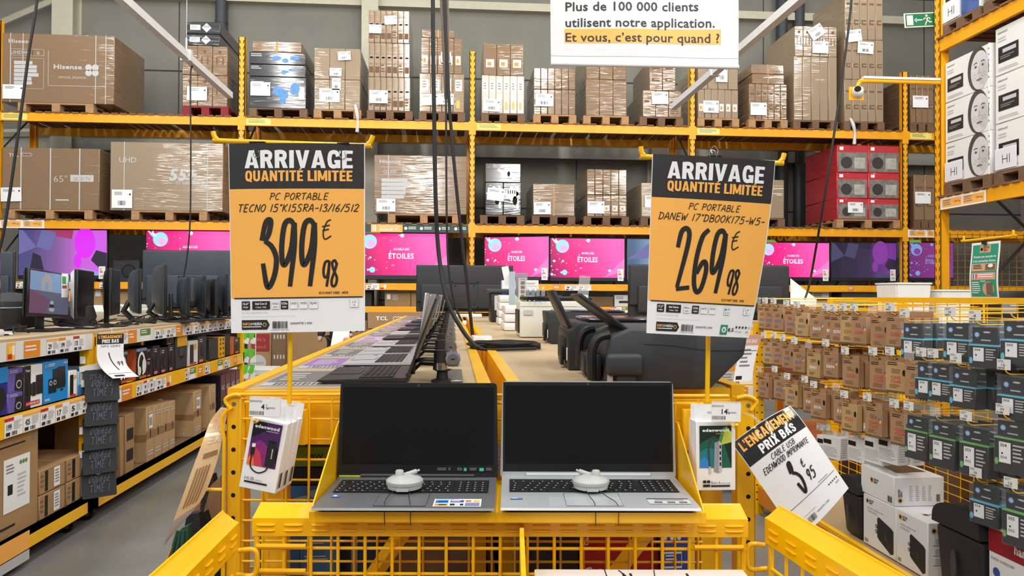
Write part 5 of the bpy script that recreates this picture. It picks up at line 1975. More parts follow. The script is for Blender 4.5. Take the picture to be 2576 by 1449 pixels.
for i, (px, py, mm, lab) in enumerate(tips):
 p = at(px, py, Z=ZTB)
 p.x = max(-.36, min(p.x, -.19))
 yc = p.y + .16
 grey = mat('laptop_grey_keys', (120, 124, 128), .45, .2, var=.05)
 t = laptop(lab, .345, .235, (p.x + .118, yc, ZTB + .001), -PI / 2, mm, STEEL if i % 2 else mm, 20 if i == 0 else (9, 14, 7, 12)[i % 4], detail=False, group='open laptops along the table', keybed=LGRA if i in (2, 3, 5) else None)
 hx = p.x + .236
 lx, ly, zz = hx + .085, p.y + .045, ZTB
 t = thing('security_lock', '%s of the chrome key locks behind the open laptops' % HUMS[i].capitalize(), 'lock', (lx, ly, zz), 0, 'chrome key locks behind the laptops')
 m = MB()
 m.lathe([(.03, 0), (.03, .006), (.016, .01), (.014, .028), (.026, .034)], BLACKP, 20)
 m.build('foot', t)
 m = MB()
 m.cyl((-.005, 0, .034), (-.005, 0, .085), .018, BLACKP, n=20)
 m.cyl((-.005, 0, .034), (-.005, 0, .052), .02, CHROME, n=20)
 m.build('post', t)
 m = MB()
 m.cyl((.028, -.014, .062), (.028, .05, .062), .02, CHROME, n=24)
 m.cyl((.028, -.016, .062), (.028, -.014, .062), .014, STEEL, n=24)
 m.box((.028, -.0163, .062), (.01, .001, .0028), HOLE)
 m.bx(-.02, .03, -.008, .045, .044, .08, CHROME)
 m.build('lock_barrel', t)
 m = MB()
 m.tube([(-.02, 0, .06), (-.055, .0, .06), (-.075, .02, .05), (-.08, .03, .02)], .006, BLACKP, 8, smooth=4)
 m.tube([(-.02, .03, .045), (-.06, .05, .045), (-.085, .06, .02)], .005, BLACKP, 8)
 m.build('arm', t)
 m = MB()
 m.rbox((.02, .13, .004), (.07, .3, .006), .002, STEEL, 1)
 m.build('base_plate', t)

# ------------------------------------------------------------------ printers, their fronts to the far aisle
PINKG = mat('printer_gloss_lid', (40, 38, 42), .12, var=.05)


def printer(label, pr, pz, yn, length, prof, col, tray=None, rz=0.0, lid=None, details=None, loc=None, taper=0.0):
 """prof: side outline in (x, z); length runs along y"""
 t = thing('printer', label, 'printer', loc, rz, 'printers on the table')
 m = MB()
 bm = bmesh.new()
 vs0 = [bm.verts.new((p[0], 0, p[1])) for p in prof]
 f = bm.faces.new(vs0)
 r = bmesh.ops.extrude_face_region(bm, geom=[f])
 for v in r['geom']:
  if isinstance(v, bmesh.types.BMVert):
   v.co.y += length
 bmesh.ops.recalc_face_normals(bm, faces=bm.faces[:])
 bmesh.ops.bevel(bm, geom=bm.edges[:], offset=.006, segments=2, affect='EDGES', profile=.5, clamp_overlap=True)
 m.bm(bm, col)
 m.build('body', t)
 if lid:
  x0, x1, z, h, mm = lid
  m = MB()
  m.rbox(((x0 + x1) / 2, length / 2, z + h / 2), (x1 - x0, length * .96, h), .006, mm, 2)
  m.build('scanner_lid', t)
 if tray:
  (xa, za), (xb, zb), wt = tray
  m = MB()
  m.M = Matrix.Identity(4)
  dx, dz = xb - xa, zb - za
  L = math.hypot(dx, dz)
  rot = Matrix.Rotation(math.atan2(dx, dz), 3, 'Y')
  m.rbox(((xa + xb) / 2, length / 2, (za + zb) / 2), (.012, wt, L), .004, BLACKP, 2, rot)
  m.rbox(((xa + xb) / 2 + .009, length / 2, (za + zb) / 2), (.004, wt * .85, L * .9), .001, CHAR, 1, rot)
  m.build('paper_tray', t)
 if details:
  details(t, length)
 return t


def det_big(t, L):
 m = MB()
 m.rbox((.03, -.012, .062), (.09, .03, .055), .012, CHAR, 3)
 m.rbox((.035, -.006, .024), (.05, .02, .046), .008, CHAR, 2)
 m.build('side_housing', t)
 m = MB()
 m.M = frame((0, -.001, 0), (1, 0, 0), (0, 0, 1))
 m.ribbon([(.08, .112), (.15, .108), (.24, .097), (.36, .097)], .0016, INK, .0004)
 m.rect(-.012, .02, .002, .05, LGREY, .012)
 m.build('seam_line', t)
 m = MB()
 m.rbox((-.03, .13, .05), (.02, .2, .07), .006, BLACKP, 2)
 m.rbox((-.043, .05, .03), (.004, .05, .05), .001, CHAR, 1)
 m.rbox((-.046, .05, .04), (.001, .03, .03), .0004, GREYI, 1)
 m.rbox((-.03, .3, .04), (.03, .12, .06), .006, BLACKP, 2)
 m.build('rear_cover', t)
 m = MB()
 m.tube([(-.0, .03, .135), (-.03, .03, .125), (-.045, .03, .09), (-.045, .03, .02)], .012, BLACKP, 8, smooth=3)
 m.build('rear_guide', t)
 m = MB()
 m.tube([(-.0, L - .03, .135), (-.03, L - .03, .125), (-.045, L - .03, .09), (-.045, L - .03, .02)], .012, BLACKP, 8, smooth=3)
 m.build('rear_guide', t)


p1 = at(1540, 985, Y=1.80)
prof1 = [(-.02, .0), (.245, 0), (.33, .085), (.34, .14), (.05, .148), (.0, .13)]
printer('big charcoal printer nearest the camera, behind the 269 euro sign pole', 0, 0, 0, .4, prof1, CHAR, ((.05, .142), (-.075, .235), .28), R(-4.5), (.055, .338, .138, .012, CHAR), det_big, (p1.x, 1.81, ZTB))


def det_rear(t, L):
 m = MB()
 m.rbox((-.004, L * .5, .06), (.012, L * .5, .07), .004, BLACKM, 2)
 m.rbox((-.012, L * .3, .04), (.01, .05, .06), .003, BLACKP, 2)
 m.rbox((-.003, .02, .05), (.002, .02, .04), .0005, WHITE, 1)
 m.build('rear_cover', t)


p2 = at(1430, 935, Z=ZTB)
printer('black printer with two raised paper trays behind the big charcoal one', 0, 0, 0, .36, [(0, 0), (.3, 0), (.36, .08), (.36, .15), (.03, .15), (0, .12)], BLACKP, ((.01, .13), (-.045, .25), .24), R(-3), (.06, .35, .15, .012, PINKG), det_rear, (p2.x + .005, p2.y + .03, ZTB))
p3 = at(1380, 866, Z=ZTB)
printer('squat black printer with rounded side, next to the white printer', 0, 0, 0, .4, [(.01, 0), (.3, 0), (.38, .08), (.38, .15), (-.005, .155)], BLACKM, None, R(-3), (.04, .37, .152, .01, PINKG), det_rear, (p3.x, p3.y, ZTB))
p4 = at(1308, 850, Z=ZTB)


def det_white(t, L):
 m = MB()
 m.rbox((.02, .03, .155), (.035, .012, .03), .003, CREAM, 1)
 m.rbox((.045, -.003, .14), (.05, .006, .03), .002, LGREY, 1)
 m.rbox((-.004, L * .5, .09), (.01, L * .8, .13), .003, BLACKP, 1)
 m.bx(0.003, .35, -.0015, 0, .172, .174, GREYI)
 m.build('side_handle', t)


printer('large white printer with a black scanner lid', 0, 0, 0, .42, [(0, .004), (.4, .004), (.4, .205), (0, .2)], CREAM, None, R(-2), (.02, .4, .207, .022, BLACKP), det_white, (p4.x, p4.y, ZTB))


def stackp(label, px, py, wd, ht, dp, nlay, col):
 p = at(px, py, Z=ZTB)
 t = thing('printer', label, 'printer', (p.x, p.y, ZTB), 0, 'printers on the table')
 for k in range(nlay):
  m = MB()
  m.rbox((wd / 2, dp / 2, ht / nlay * (k + .5)), (wd - .006 * k, dp - .006 * k, ht / nlay - .004), .012, col, 2)
  m.build('body' if k == 0 else 'upper_section', t)
 return t


stackp('small white three layer printer left of the large white printer', 1268, 833, .26, .17, .34, 3, WHITEP)
stackp('small white four layer printer one place further back', 1254, 818, .26, .24, .34, 4, WHITEP)
p = at(1232, 811, Z=ZTB)
t = thing('printer', 'grey fronted black printer at the far end of the printer table', 'printer', (p.x, p.y, ZTB), 0, 'printers on the table')
m = MB()
m.rbox((.19, .2, .13), (.36, .4, .26), .012, BLACKP, 2)
m.build('body', t)
m = MB()
m.rbox((.17, .19, .275), (.4, .42, .035), .008, CHAR, 2)
m.build('scanner_lid', t)
m = MB()
m.rbox((.19, -.003, .17), (.3, .012, .13), .004, LGREY, 1)
m.build('front_panel', t)
# cartons, folders and ink bottles that stand on the printers


def upright(name, label, cat, px0, px1, yt, yb, Y, dp, m_, pr=None, rz=0.0):
 a, b = at(px0, yt, Y=Y), at(px1, yt, Y=Y)
 b.z = yb
 w_, h = b.x - a.x, a.z - b.z
 t = thing(name, label, cat, ((a.x + b.x) / 2, Y, b.z), rz)
 m = MB()
 m.rbox((0, dp / 2, h / 2), (w_, dp, h), .002, m_, 1)
 m.M = frame((-w_ / 2, -.0008, 0), (1, 0, 0), (0, 0, 1))
 if pr:
  pr(m, w_, h)
 m.build('body', t)
 return t


EBL = mat('epson_blue_print', (36, 74, 160), .45, var=.05)


def p_epson(mb, w, h):
 mb.M = mb.M @ Matrix.Translation((0, h * .38, 0))
 h = h * .62
 mb.rect(0, 0, w, h * .62, EBL)
 mb.poly([(0, h * .62), (w, h * .62), (w, h * .52)], WHITE, .0004)
 mb.text('EPSON', w * .3, h * .86, h * .07, INK, w * .65, .0008, bold=.04)
 mb.rect(w * .35, h * .32, w * .95, h * .48, BLACKP, .0008)
 mb.disc(w * .55, h * .4, w * .06, WHITE, .0012)
 mb.lines(w * .3, h * .05, w * .9, h * .25, 3, SKYB, .0008)


def p_xp(mb, w, h):
 mb.M = mb.M @ Matrix.Translation((0, h * .5, 0))
 h = h * .5
 mb.rect(0, 0, w, h * .45, EBL)
 mb.disc(w * .5, h * .45, w * .5, EBL, .0001, ry=h * .07)
 mb.text('L-2950DWF', w * .05, h * .84, h * .05, GREYI, w * .7, .0008, bold=.02)
 for k in range(6):
  mb.disc(w * (.12 + .14 * k), h * .76, w * .045, LGREY, .0008)
 mb.rect(w * .05, h * .05, w * .75, h * .36, WHITE, .0008)
 for u in (.2, .55):
  for v in (.12, .26):
   mb.rect(w * (u - .1), h * v, w * (u + .1), h * (v + .05), INK, .0012)


def p_leaf(mb, w, h):
 mb.M = mb.M @ Matrix.Translation((0, h * .5, 0))
 h = h * .5
 for k in range(5):
  mb.rect(w * .25, h * (.08 + .17 * k), w * .75, h * (.2 + .17 * k), mat('tiny_photo_print', (120, 110, 98), .5, var=.3, vs=40), .0006)
 mb.lines(w * .15, h * .92, w * .85, h * .98, 2, GREYI, .0006)


upright('printer_carton', 'white and blue printer carton standing on the small white printer', 'carton', 1263, 1297, 705, ZTB, 6.45, .12, WHITEP, p_epson)
upright('printer_carton', 'white carton with blue base behind the narrow photo leaflet', 'carton', 1319, 1355, 705, ZTB, 5.3, .1, WHITEP, p_xp)
upright('leaflet_holder', 'narrow grey leaflet with five small photos', 'leaflet', 1305, 1325, 700, ZTB, 5.0, .03, LGREY, p_leaf)
upright('folder', 'mauve grey folder behind the narrow photo leaflet', 'folder', 1298, 1327, 687, ZTB, 5.45, .02, mat('mauve_grey_card', (150, 138, 150), .6, var=.1))
a = at(1288, 785, Y=5.3)
t = thing('display_stand', 'pale green and white cardboard stand leaning between the white printers', 'display stand', (a.x, 5.3, ZTB))
m = MB()
GRP = mat('pale_green_card', (178, 200, 158), .6, var=.03)
zt_ = at(1288, 683, Y=5.3).z - ZTB
m.box((.0, 0, zt_ / 2), (.045, .003, zt_), mat('pale_blue_grey_card', (170, 184, 192), .5, var=.05))
m.lines(-.02, .0, .02, .0, 1, INK)
m.build('panel', t)
m = MB()
m.prism([(.024, 0), (.15, 0), (.15, .1), (.03, .235), (.024, .235)], .0, .004, GRP, frame((0, 0.004, 0), (1, 0, 0), (0, 0, 1)))
m.build('strut', t)
m = MB()
m.box((-.035, .05, zt_ - .03), (.05, .002, .14), WHITE, Matrix.Rotation(R(-12), 3, 'Y'))
m.build('leaflet', t)
for k, px in enumerate((1327, 1340, 1352, 1365)):
 a = at(px, 770, Y=4.05)
 t = thing('ink_bottle', '%s of the grey white capped ink bottles on the large white printer' % ('first', 'second', 'third', 'fourth')[k].capitalize(), 'bottle', (a.x, 4.03, ZTB + .23), 0, 'ink bottles on the white printer')
 m = MB()
 m.lathe([(.011, 0), (.012, .004), (.012, .03), (.006, .036)], mat('grey_bottle', (140, 142, 146), .3, var=.05), 14)
 m.build('bottle', t)
 m = MB()
 m.lathe([(.0065, .036), (.0065, .047), (.003, .05)], WHITEP, 12)
 m.build('cap', t)
a = at(1467, 795, Y=p3.y + .12)
t = thing('sign_holder', 'clear acrylic sign holder with a white card, between the printers', 'sign holder', (a.x, p3.y + .12, ZTB + .163), R(-5))
m = MB()
m.box((0, 0, .085), (.055, .003, .17), CLEAR, Matrix.Rotation(R(6), 3, 'Y'))
m.build('acrylic', t)
m = MB()
m.box((.0, -.003, .05), (.045, .002, .05), WHITE, Matrix.Rotation(R(6), 3, 'Y'))
m.build('card', t)

yb = 7.95
screen_back('wide black screen back at the far end of the two tables', at(1047, 668, Y=yb).x, at(1291, 668, Y=yb).x, yb, ZTB, at(1170, 667, Y=yb).z, BLACKM)

# ------------------------------------------------------------------ power strips, cable coil and hanging cables
for lab, px, py, ln, rz in (('white power block with the cable coil plugged into it', 1213, 868, .17, .1), ('white power strip far back on the printer table', 1180, 799, .28, 0.0)):
 p = at(px, py, Z=ZTB)
 t = thing('power_strip', lab, 'power strip', (p.x, p.y + .1, ZTB), rz)
 m = MB()
 m.rbox((0, 0, .02), (ln * (.55 if ln < .2 else 1), .1, .04), .01, WHITEP, 2)
 m.build('housing', t)
 m = MB()
 for k in range(3):
  m.disc(-ln * .15 + k * ln * .15, 0, .015, LGREY, .0408)
 m.build('socket', t)
pc_ = at(1275, 882, Z=ZTB)
t = thing('cable_coil', 'bundle of thick black cable coiled on the printer table', 'cable', (pc_.x, pc_.y + .06, ZTB))
m = MB()
rr = random.Random(12)
pts = []
for k in range(5):
 for q in range(12):
  a = 2 * PI * q / 12
  pts.append(((.13 + .012 * (k % 3)) * math.cos(a) + rr.uniform(-.01, .01), (.06 + .018 * k) * math.sin(a) + rr.uniform(-.008, .008), .007 + .007 * (k % 4) + rr.uniform(0, .005)))
m.tube(pts, .0058, RUBBER, 8, smooth=4)
m.build('cable_loops', t)


def cable(label, pts, r, ends=True, plug=None):
 t = thing('hanging_cable', label, 'cable', tuple(pts[0]), 0, 'black cables hanging from the rails')
 o = Vector(pts[0])
 m = MB()
 m.tube([Vector(p) - o for p in pts], r, RUBBER, 8, smooth=6)
 m.build('cable', t)
 if plug:
  m = MB()
  d = Vector(pts[-1]) - o
  m.rbox(d, (.03, .05, .03), .008, plug, 2)
  m.build('plug', t)
 return t


def along(Y, *px):
 ys = Y if isinstance(Y, (list, tuple)) else [Y] * len(px)
 return [at(a, b, Y=y) for (a, b), y in zip(px, ys)]


cable('thickest black cable hanging over the tables, curving down to the cable coil', [Vector((-.095, 3.2, 3.79))] + along([3.2, 3.2, 3.2, 3.2, 3.15, 3.12, 3.1, 3.1], (1089, 0), (1092, 280), (1096, 500), (1104, 640), (1125, 755), (1160, 825), (1192, 866), (1215, 878)), .009)
cable('thin middle black cable hanging over the tables', [Vector((-.095, 5.0, 3.79))] + along(5.0, (1121, 0), (1122, 280), (1124, 560), (1129, 680), (1143, 760), (1158, 800), (1168, 812)), .007, plug=WHITEP)
cable('rightmost black cable over the tables, slanting to the table gap', [Vector((-.095, 4.0, 3.79))] + along([4.0] * 8, (1117, 0), (1130, 260), (1148, 470), (1164, 620), (1176, 720), (1183, 790), (1188, 835), (1192, 849)), .009)
cable('slanting black cable at the upper left corner of the picture', [Vector((-2.6, 4.86, 3.79))] + along(4.86, (93, 0), (73, 130), (52, 290), (30, 450), (8, 590), (-20, 700), (-30, 790)), .009)
cable('straight black cable dropping before the 55+ television pallet', [Vector((-2.6, 7.57, 3.79))] + along(7.57, (479, 200), (480, 400), (478, 560), (470, 650), (462, 700), (455, 790)), .008)
cable('slanting black cable behind the 269 euro sign, before the red pallet', [Vector((2.65, 4.74, 3.79))] + along([4.74] * 3 + [4.9, 5.3, 5.7], (2142, 0), (2115, 220), (2078, 470), (2050, 640), (2035, 720), (2025, 752)), .008)
# ================================================================== FRONT END OF THE TABLES
FA = R(-4.4)
FO = Vector((.085, 1.745, 0))
FM = Matrix.Translation(FO) @ Matrix.Rotation(FA, 4, 'Z')
FI = FM.inverted()


def atl(px, py, y=None, z=None):
 """photo pixel to the front unit's own axes (x along the unit, y into the shop)"""
 o = FI @ Vector((0, 0, 1.5))
 d = FI.to_3x3() @ (CAM_M @ Vector(((px - 1288) / 1860, -(py - 724.5) / 1860, -1)))
 t = (y - o.y) / d.y if y is not None else (z - o.z) / d.z
 return o + t * d


def fthing(name, label, cat, p=(0, 0, 0), rz=0.0, group=None):
 w_ = FM @ Vector(p)
 return thing(name, label, cat, tuple(w_), FA + rz, group)


# ------------------------------------------------------------------ end panel: posts, rails, wire grid
xl, xr = atl(570, 1100, y=0).x, atl(1900, 1100, y=0).x
zt = 1.262
end = fthing('end_panel', 'yellow wire grid end panel with perforated posts, closing the two tables', 'end panel')
for x0, x1, sgn in ((xl, xl + .045, 1), (xr - .045, xr, -1)):
 m = MB()
 m.bx(x0, x1, 0, .003, 0, zt, YEL)
 xe = x0 if sgn > 0 else x1 - .003
 m.bx(xe, xe + .003, 0, .06, 0, zt, YEL)
 xi = x1 - .003 if sgn > 0 else x0
 m.bx(xi, xi + .003, 0, .035, 0, zt, YEL)
 z = .12
 k = 0
 while z < zt - .01:
  m.M = frame(((x0 + x1) / 2 - sgn * .006, -.0006, z), (1, 0, 0), (0, 0, 1))
  m.disc(0, 0, .0052, HOLE if k < 21 else STEEL, 0, 16)
  m.M = Matrix.Identity(4)
  z += .0535
  k += 1
 m.tube([(x0 + .012 if sgn > 0 else x1 - .012, -.004, zt - .03), (x0 - .002 if sgn > 0 else x1 + .002, -.004, zt - .008), (x0 + .02 if sgn > 0 else x1 - .02, -.004, zt + .004), (x1 if sgn > 0 else x0, -.004, zt)], .005, YEL, 8, smooth=4)
 m.build('post', end)
m = MB()
for x in (xl + .075, xr - .12):
 m.bx(x, x + .05, .03, .09, 0, zt - .06, YEL)
m.bx(xl + .045, xr - .045, .035, .05, zt - .12, zt - .01, YEL)
m.build('rear_frame', end)
gx0, gx1 = atl(606, 1100, y=-.01).x, atl(1768, 1100, y=-.01).x
m = MB()
k = 0
z = zt - .004
while z > .35:
 m.cyl((gx0, -.008, z), (gx1, -.008, z), .0028, YEL, n=6)
 z -= .0475
x = gx0
while x < gx1 + .001:
 m.cyl((x, -.0135, .35), (x, -.0135, zt - .004), .0028, YEL, n=6)
 x += .0535
m.cyl((gx0, -.012, zt + .006), (gx1 + .06, -.012, zt + .006), .004, YEL, n=8)
m.cyl((gx0 + .01, -.012, zt - .012), (gx1, -.012, zt - .012), .004, YEL, n=8)
m.build('wire_grid', end)
for pxa, pxb, pya, pyb in ((748, 772, 1030, 1116), (1716, 1738, 1030, 1130)):
 a, b = atl(pxa, pya, y=-.03), atl(pxb, pyb, y=-.03)
 m = MB()
 m.bx(a.x, b.x, -.045, -.016, b.z, a.z, YEL)
 m.bx(a.x - .03 if pxa < 1000 else a.x, b.x if pxa < 1000 else b.x + .02, -.02, -.014, b.z, a.z, YEL)
 m.build('bracket', end)
for sx in (1, -1):
 m = MB()
 if sx > 0:
  m.tube([(xl + .12, .07, .5), (xl + .5, .07, 1.06)], .02, YEL, 4)
 else:
  m.tube([(.1, .07, .55), (xr - .06, .07, 1.16)], .02, YEL, 4)
 m.build('diagonal_brace', end)

# ------------------------------------------------------------------ sloping tray with the two laptops
ZS = 1.071
sx0, sx1 = atl(783, 1287, z=ZS).x - .004, atl(1768, 1287, z=ZS).x + .004
yfr = atl(1268, 1288, z=ZS).y
tray = fthing('laptop_tray', 'yellow sheet metal tray with triangular side wings under the two front laptops', 'tray')
m = MB()
m.bx(sx0, sx1, yfr, -.02, ZS - .003, ZS, YEL)
m.bx(sx0, sx1, yfr - .003, yfr, ZS - .02, ZS, YEL)
m.bx(sx0, sx1, -.02, -.017, ZS, ZS + .03, YEL)
m.build('sheet', tray)
for x in (sx0, sx1 - .003):
 m = MB()
 m.prism([(yfr + .002, ZS - .003), (-.02, ZS - .003), (-.02, ZS + .14), (-.04, ZS + .135)], x, x + .003, YEL, Matrix(((0, 0, 1, 0), (1, 0, 0, 0), (0, 1, 0, 0), (0, 0, 0, 1))))
 m.build('side_wing', tray)


def sticker_left(t, d):
 m = MB()
 m.M = Matrix.Translation((0, 0, .0165))
 m.M = Matrix.Translation((0, 0, .0128)) @ Matrix.Rotation(.0195, 4, 'X')
 m.M = Matrix.Translation((0, -d / 2, .0129)) @ Matrix.Rotation(math.atan(.0045 / (d - .014)), 4, 'X')
 m.rect(.057, .012, .152, .062, WHITE, .0006)
 z = .0009
 m.rect(.06, .034, .086, .054, SKYB, z)
 m.rect(.06, .016, .086, .03, ORANGED, z)
 m.poly([(.063, .04), (.084, .043), (.084, .048), (.068, .046)], BLACKP, z + .0003)
 m.poly([(.066, .02), (.083, .019), (.083, .024), (.07, .026)], BLACKP, z + .0003)
 IND = mat('indigo_print', (72, 76, 150), .5, var=.02)
 m.rect(.09, .038, .117, .054, IND, z)
 m.lines(.092, .041, .115, .052, 3, WHITE, z + .0003)
 m.rect(.12, .04, .132, .054, ORANGE, z)
 m.rect(.136, .04, .149, .054, ORANGE, z)
 m.lines(.121, .042, .131, .05, 2, INK, z + .0003)
 m.rect(.12, .03, .149, .036, IND, z)
 m.rect(.09, .018, .1, .03, INK, z)
 m.rect(.102, .018, .108, .03, LGREY, z)
 m.rect(.11, .018, .117, .03, INK, z)
 m.rect(.12, .017, .149, .026, IND, z)
 m.lines(.06, .057, .13, .06, 1, INK, z)
 m.build('feature_sticker', t)


def front_laptop(label, pl, pr, w, d, body, lid, extra, lean, L, stick=True):
 a, b = atl(pl, 1285, z=ZS + .01), atl(pr, 1285, z=ZS + .01)
 c = (a + b) / 2
 t = laptop(label, w, d, tuple(FM @ Vector((c.x, c.y + d / 2 + .002, ZS + .001))), FA, body, lid, lean, True, group=None, lidlen=L, keybed=BLACKP, stick=stick)
 return t


LA = front_laptop('grey 15 inch laptop on the front tray, with a colourful feature sticker', 786, 1238, .358, .242, LGRA, LBLK, None, 4, .214)
sticker_left(LA, .242)
m = MB()
lid = [o for o in COL.objects if o.parent == LA and o.name.startswith('lid')][0]
m.M = Matrix.Translation((0, .113, .0155)) @ Matrix.Rotation(-R(4), 4, 'X') @ frame((0, -.0012, 0), (1, 0, 0), (0, 0, 1))
for k, (u, w_) in enumerate(((.045, .02), (.07, .006), (.09, .014), (.105, .006), (.118, .02), (.14, .01), (.155, .016))):
 if k == 3 or k == 5:
  m.rect(u, .0155, u + w_, .0225, mat('teal_print', (70, 190, 170), .5, var=0), .0008)
 else:
  m.lines(u, .0155, u + w_, .0225, 2, GREYI, .0008, k)
m.build('bezel_print', lid)
m = MB()
m.bx(-.178, -.095, .112, .118, .0175, .0205, mat('lime_strip', (206, 222, 40), .4, var=.02))
m.build('warning_strip', LA)
LB = front_laptop('silver 17 inch laptop on the front tray, the wider of the two', 1268, 1757, .394, .252, LSIL, LSIL, None, 4, .217, False)
d = .252
m = MB()
m.M = Matrix.Translation((0, -d / 2, .0129)) @ Matrix.Rotation(math.atan(.0045 / (d - .014)), 4, 'X')
m.rect(-.178, .058, -.153, .067, BLUEI, .0006)
m.lines(-.176, .06, -.156, .066, 1, WHITE, .0009)
m.build('processor_sticker', LB)
m = MB()
m.M = Matrix.Translation((0, -d / 2, .0129)) @ Matrix.Rotation(math.atan(.0045 / (d - .014)), 4, 'X')
m.rect(.1, .03, .185, .065, mat('silver_sticker', (196, 198, 200), .4, var=.02), .0006)
for u in (.112, .138, .162):
 m.rect(u, .035, u + .016, .045, LGRA, .0009)
m.rect(.1, .061, .185, .066, LDRK, .0009)
m.lines(.115, .05, .175, .058, 2, GREYI, .0009)
m.build('feature_sticker', LB)
m = MB()
m.M = Matrix.Translation((0, -d / 2, .0129)) @ Matrix.Rotation(math.atan(.0045 / (d - .014)), 4, 'X')
m.rect(-.1, .01, .05, .075, mat('clear_sticker_film', (236, 238, 242), .06, var=0, alpha=.12), .001)
m.build('film', LB)


def puck(label, px, py, flip, cords, lt, yedge):
 p = atl(px, py, z=ZS + .0225)
 t = fthing('security_puck', label, 'alarm puck', (p.x, p.y, ZS + .021), 0)
 GP = mat('alarm_plastic', (182, 184, 180), .42, var=.02)
 m = MB()
 m.lathe([(.03, 0), (.036, .002), (.037, .008), (.0355, .0095), (.0375, .011), (.0385, .017), (.036, .021), (.03, .024), (.012, .028), (.002, .0285)], GP, 48)
 m.build('dome', t)
 m = MB()
 for k in range(48):
  a = 2 * PI * k / 48
  m.box((.0383 * math.cos(a), .0383 * math.sin(a), .0145), (.0016, .0022, .007), GP, Matrix.Rotation(a, 3, 'Z'))
 m.build('grip_ring', t)
 m = MB()
 s = -1 if flip else 1
 m.lathe([(.0092, .02), (.0088, .036), (.0075, .038), (.004, .0385)], GP, 22, Matrix.Translation((-s * .011, .0, 0)))
 m.build('knob', t)
 m = MB()
 m.tube([(-s * .006, .008, .024), (s * .012, .012, .029), (s * .024, .014, .033)], [.0052, .0052, .0048], GP, 14)
 m.cyl((s * .024, .014, .033), (s * .03, .015, .035), .0022, LGREY, n=10)
 m.build('stem', t)
 m = MB()
 m.bx(-.012, .012, -.037, -.034, .0015, .008, LGREY)
 m.build('slot', t)
 for (cx, ex) in cords:
  m = MB()
  e = atl(ex, 1305, y=yedge)
  m.tube([(cx, -.034, .003), ((cx + e.x - p.x) / 2 - .002, -.075, .0015), (e.x - p.x, yedge - p.y - .001, ZS + .0 - ZS - .005), (e.x - p.x + .001, yedge - p.y - .003, -.045)], .0008, RUBBER, 6, smooth=4)
  m.build('cord', t)
 return t


puck('white alarm puck on the keyboard of the grey 15 inch laptop', 1018, 1226, False, ((-.018, 967), (.016, 1032)), LA, yfr - .005)
puck('white alarm puck on the keyboard of the silver 17 inch laptop', 1486, 1226, True, ((-.012, 1497), (.014, 1554)), LB, yfr - .005)

# ------------------------------------------------------------------ bin in front: louvred rail, mesh, gates
yb_ = -.238
ra, rb = atl(634, 1311, y=yb_), atl(1882, 1311, y=yb_)
z1 = atl(1250, 1305, y=yb_).z
z0 = atl(1250, 1350, y=yb_).z


def louvre_rail(mb, P, ux, ln, h, lip, n, col=YEL, back=.03):
 """pressed steel rail: front face with paired slots and a sloping top lip; P lower left of the face"""
 F = frame(P, ux, (0, 0, 1))
 mb.M = F
 mb.box((ln / 2, h / 2, -.0015), (ln, h, .003), col)
 # sloped lip going back and up
 mb.add([(0, h, 0), (ln, h, 0), (ln, h + lip * .5, -back * .8), (0, h + lip * .5, -back * .8), (0, h + lip, -back), (ln, h + lip, -back), (0, h, -.003), (ln, h, -.003), (ln, h + lip, -back - .003), (0, h + lip, -back - .003)],
   [(0, 1, 2, 3), (3, 2, 5, 4), (6, 9, 8, 7), (4, 5, 8, 9)], col)
 for k in range(n):
  u = ln * (k + .5) / n
  for v in (.32, .62):
   mb.tube([(u - .018, h * v, -.001), (u - .013, h * v, .0016), (u + .013, h * v, .0016), (u + .018, h * v, -.001)], .0024, col, 8)
 mb.M = Matrix.Identity(4)


bin_ = fthing('wire_bin', 'yellow wire bin with louvred rails and open gates in the foreground', 'bin')
m = MB()
louvre_rail(m, (ra.x, yb_, z0), (1, 0, 0), rb.x - ra.x, z1 - z0, ZS - .006 - z1, 18, back=.05)
m.build('louvred_rail', bin_)
m = MB()
x = ra.x + .008
k = 0
while x < rb.x:
 m.cyl((x, yb_ + .006, .45), (x, yb_ + .006, z0 + .005), .0058 if k in (0, 18) else .0034, YEL, n=8)
 x += (rb.x - ra.x - .016) / 18
 k += 1
for z in (z0 - .028, z0 - .08, z0 - .134, z0 - .188, z0 - .24):
 m.cyl((ra.x, yb_ + .012, z), (rb.x, yb_ + .012, z), .0034, YEL, n=8)
for xs in (ra.x + .01, rb.x - .11):
 for z in (z0 - .02, z0 - .07):
  m.cyl((xs, yb_ - .001, z), (xs + .1, yb_ - .001, z), .005, YEL, n=8)
m.build('rear_mesh', bin_)
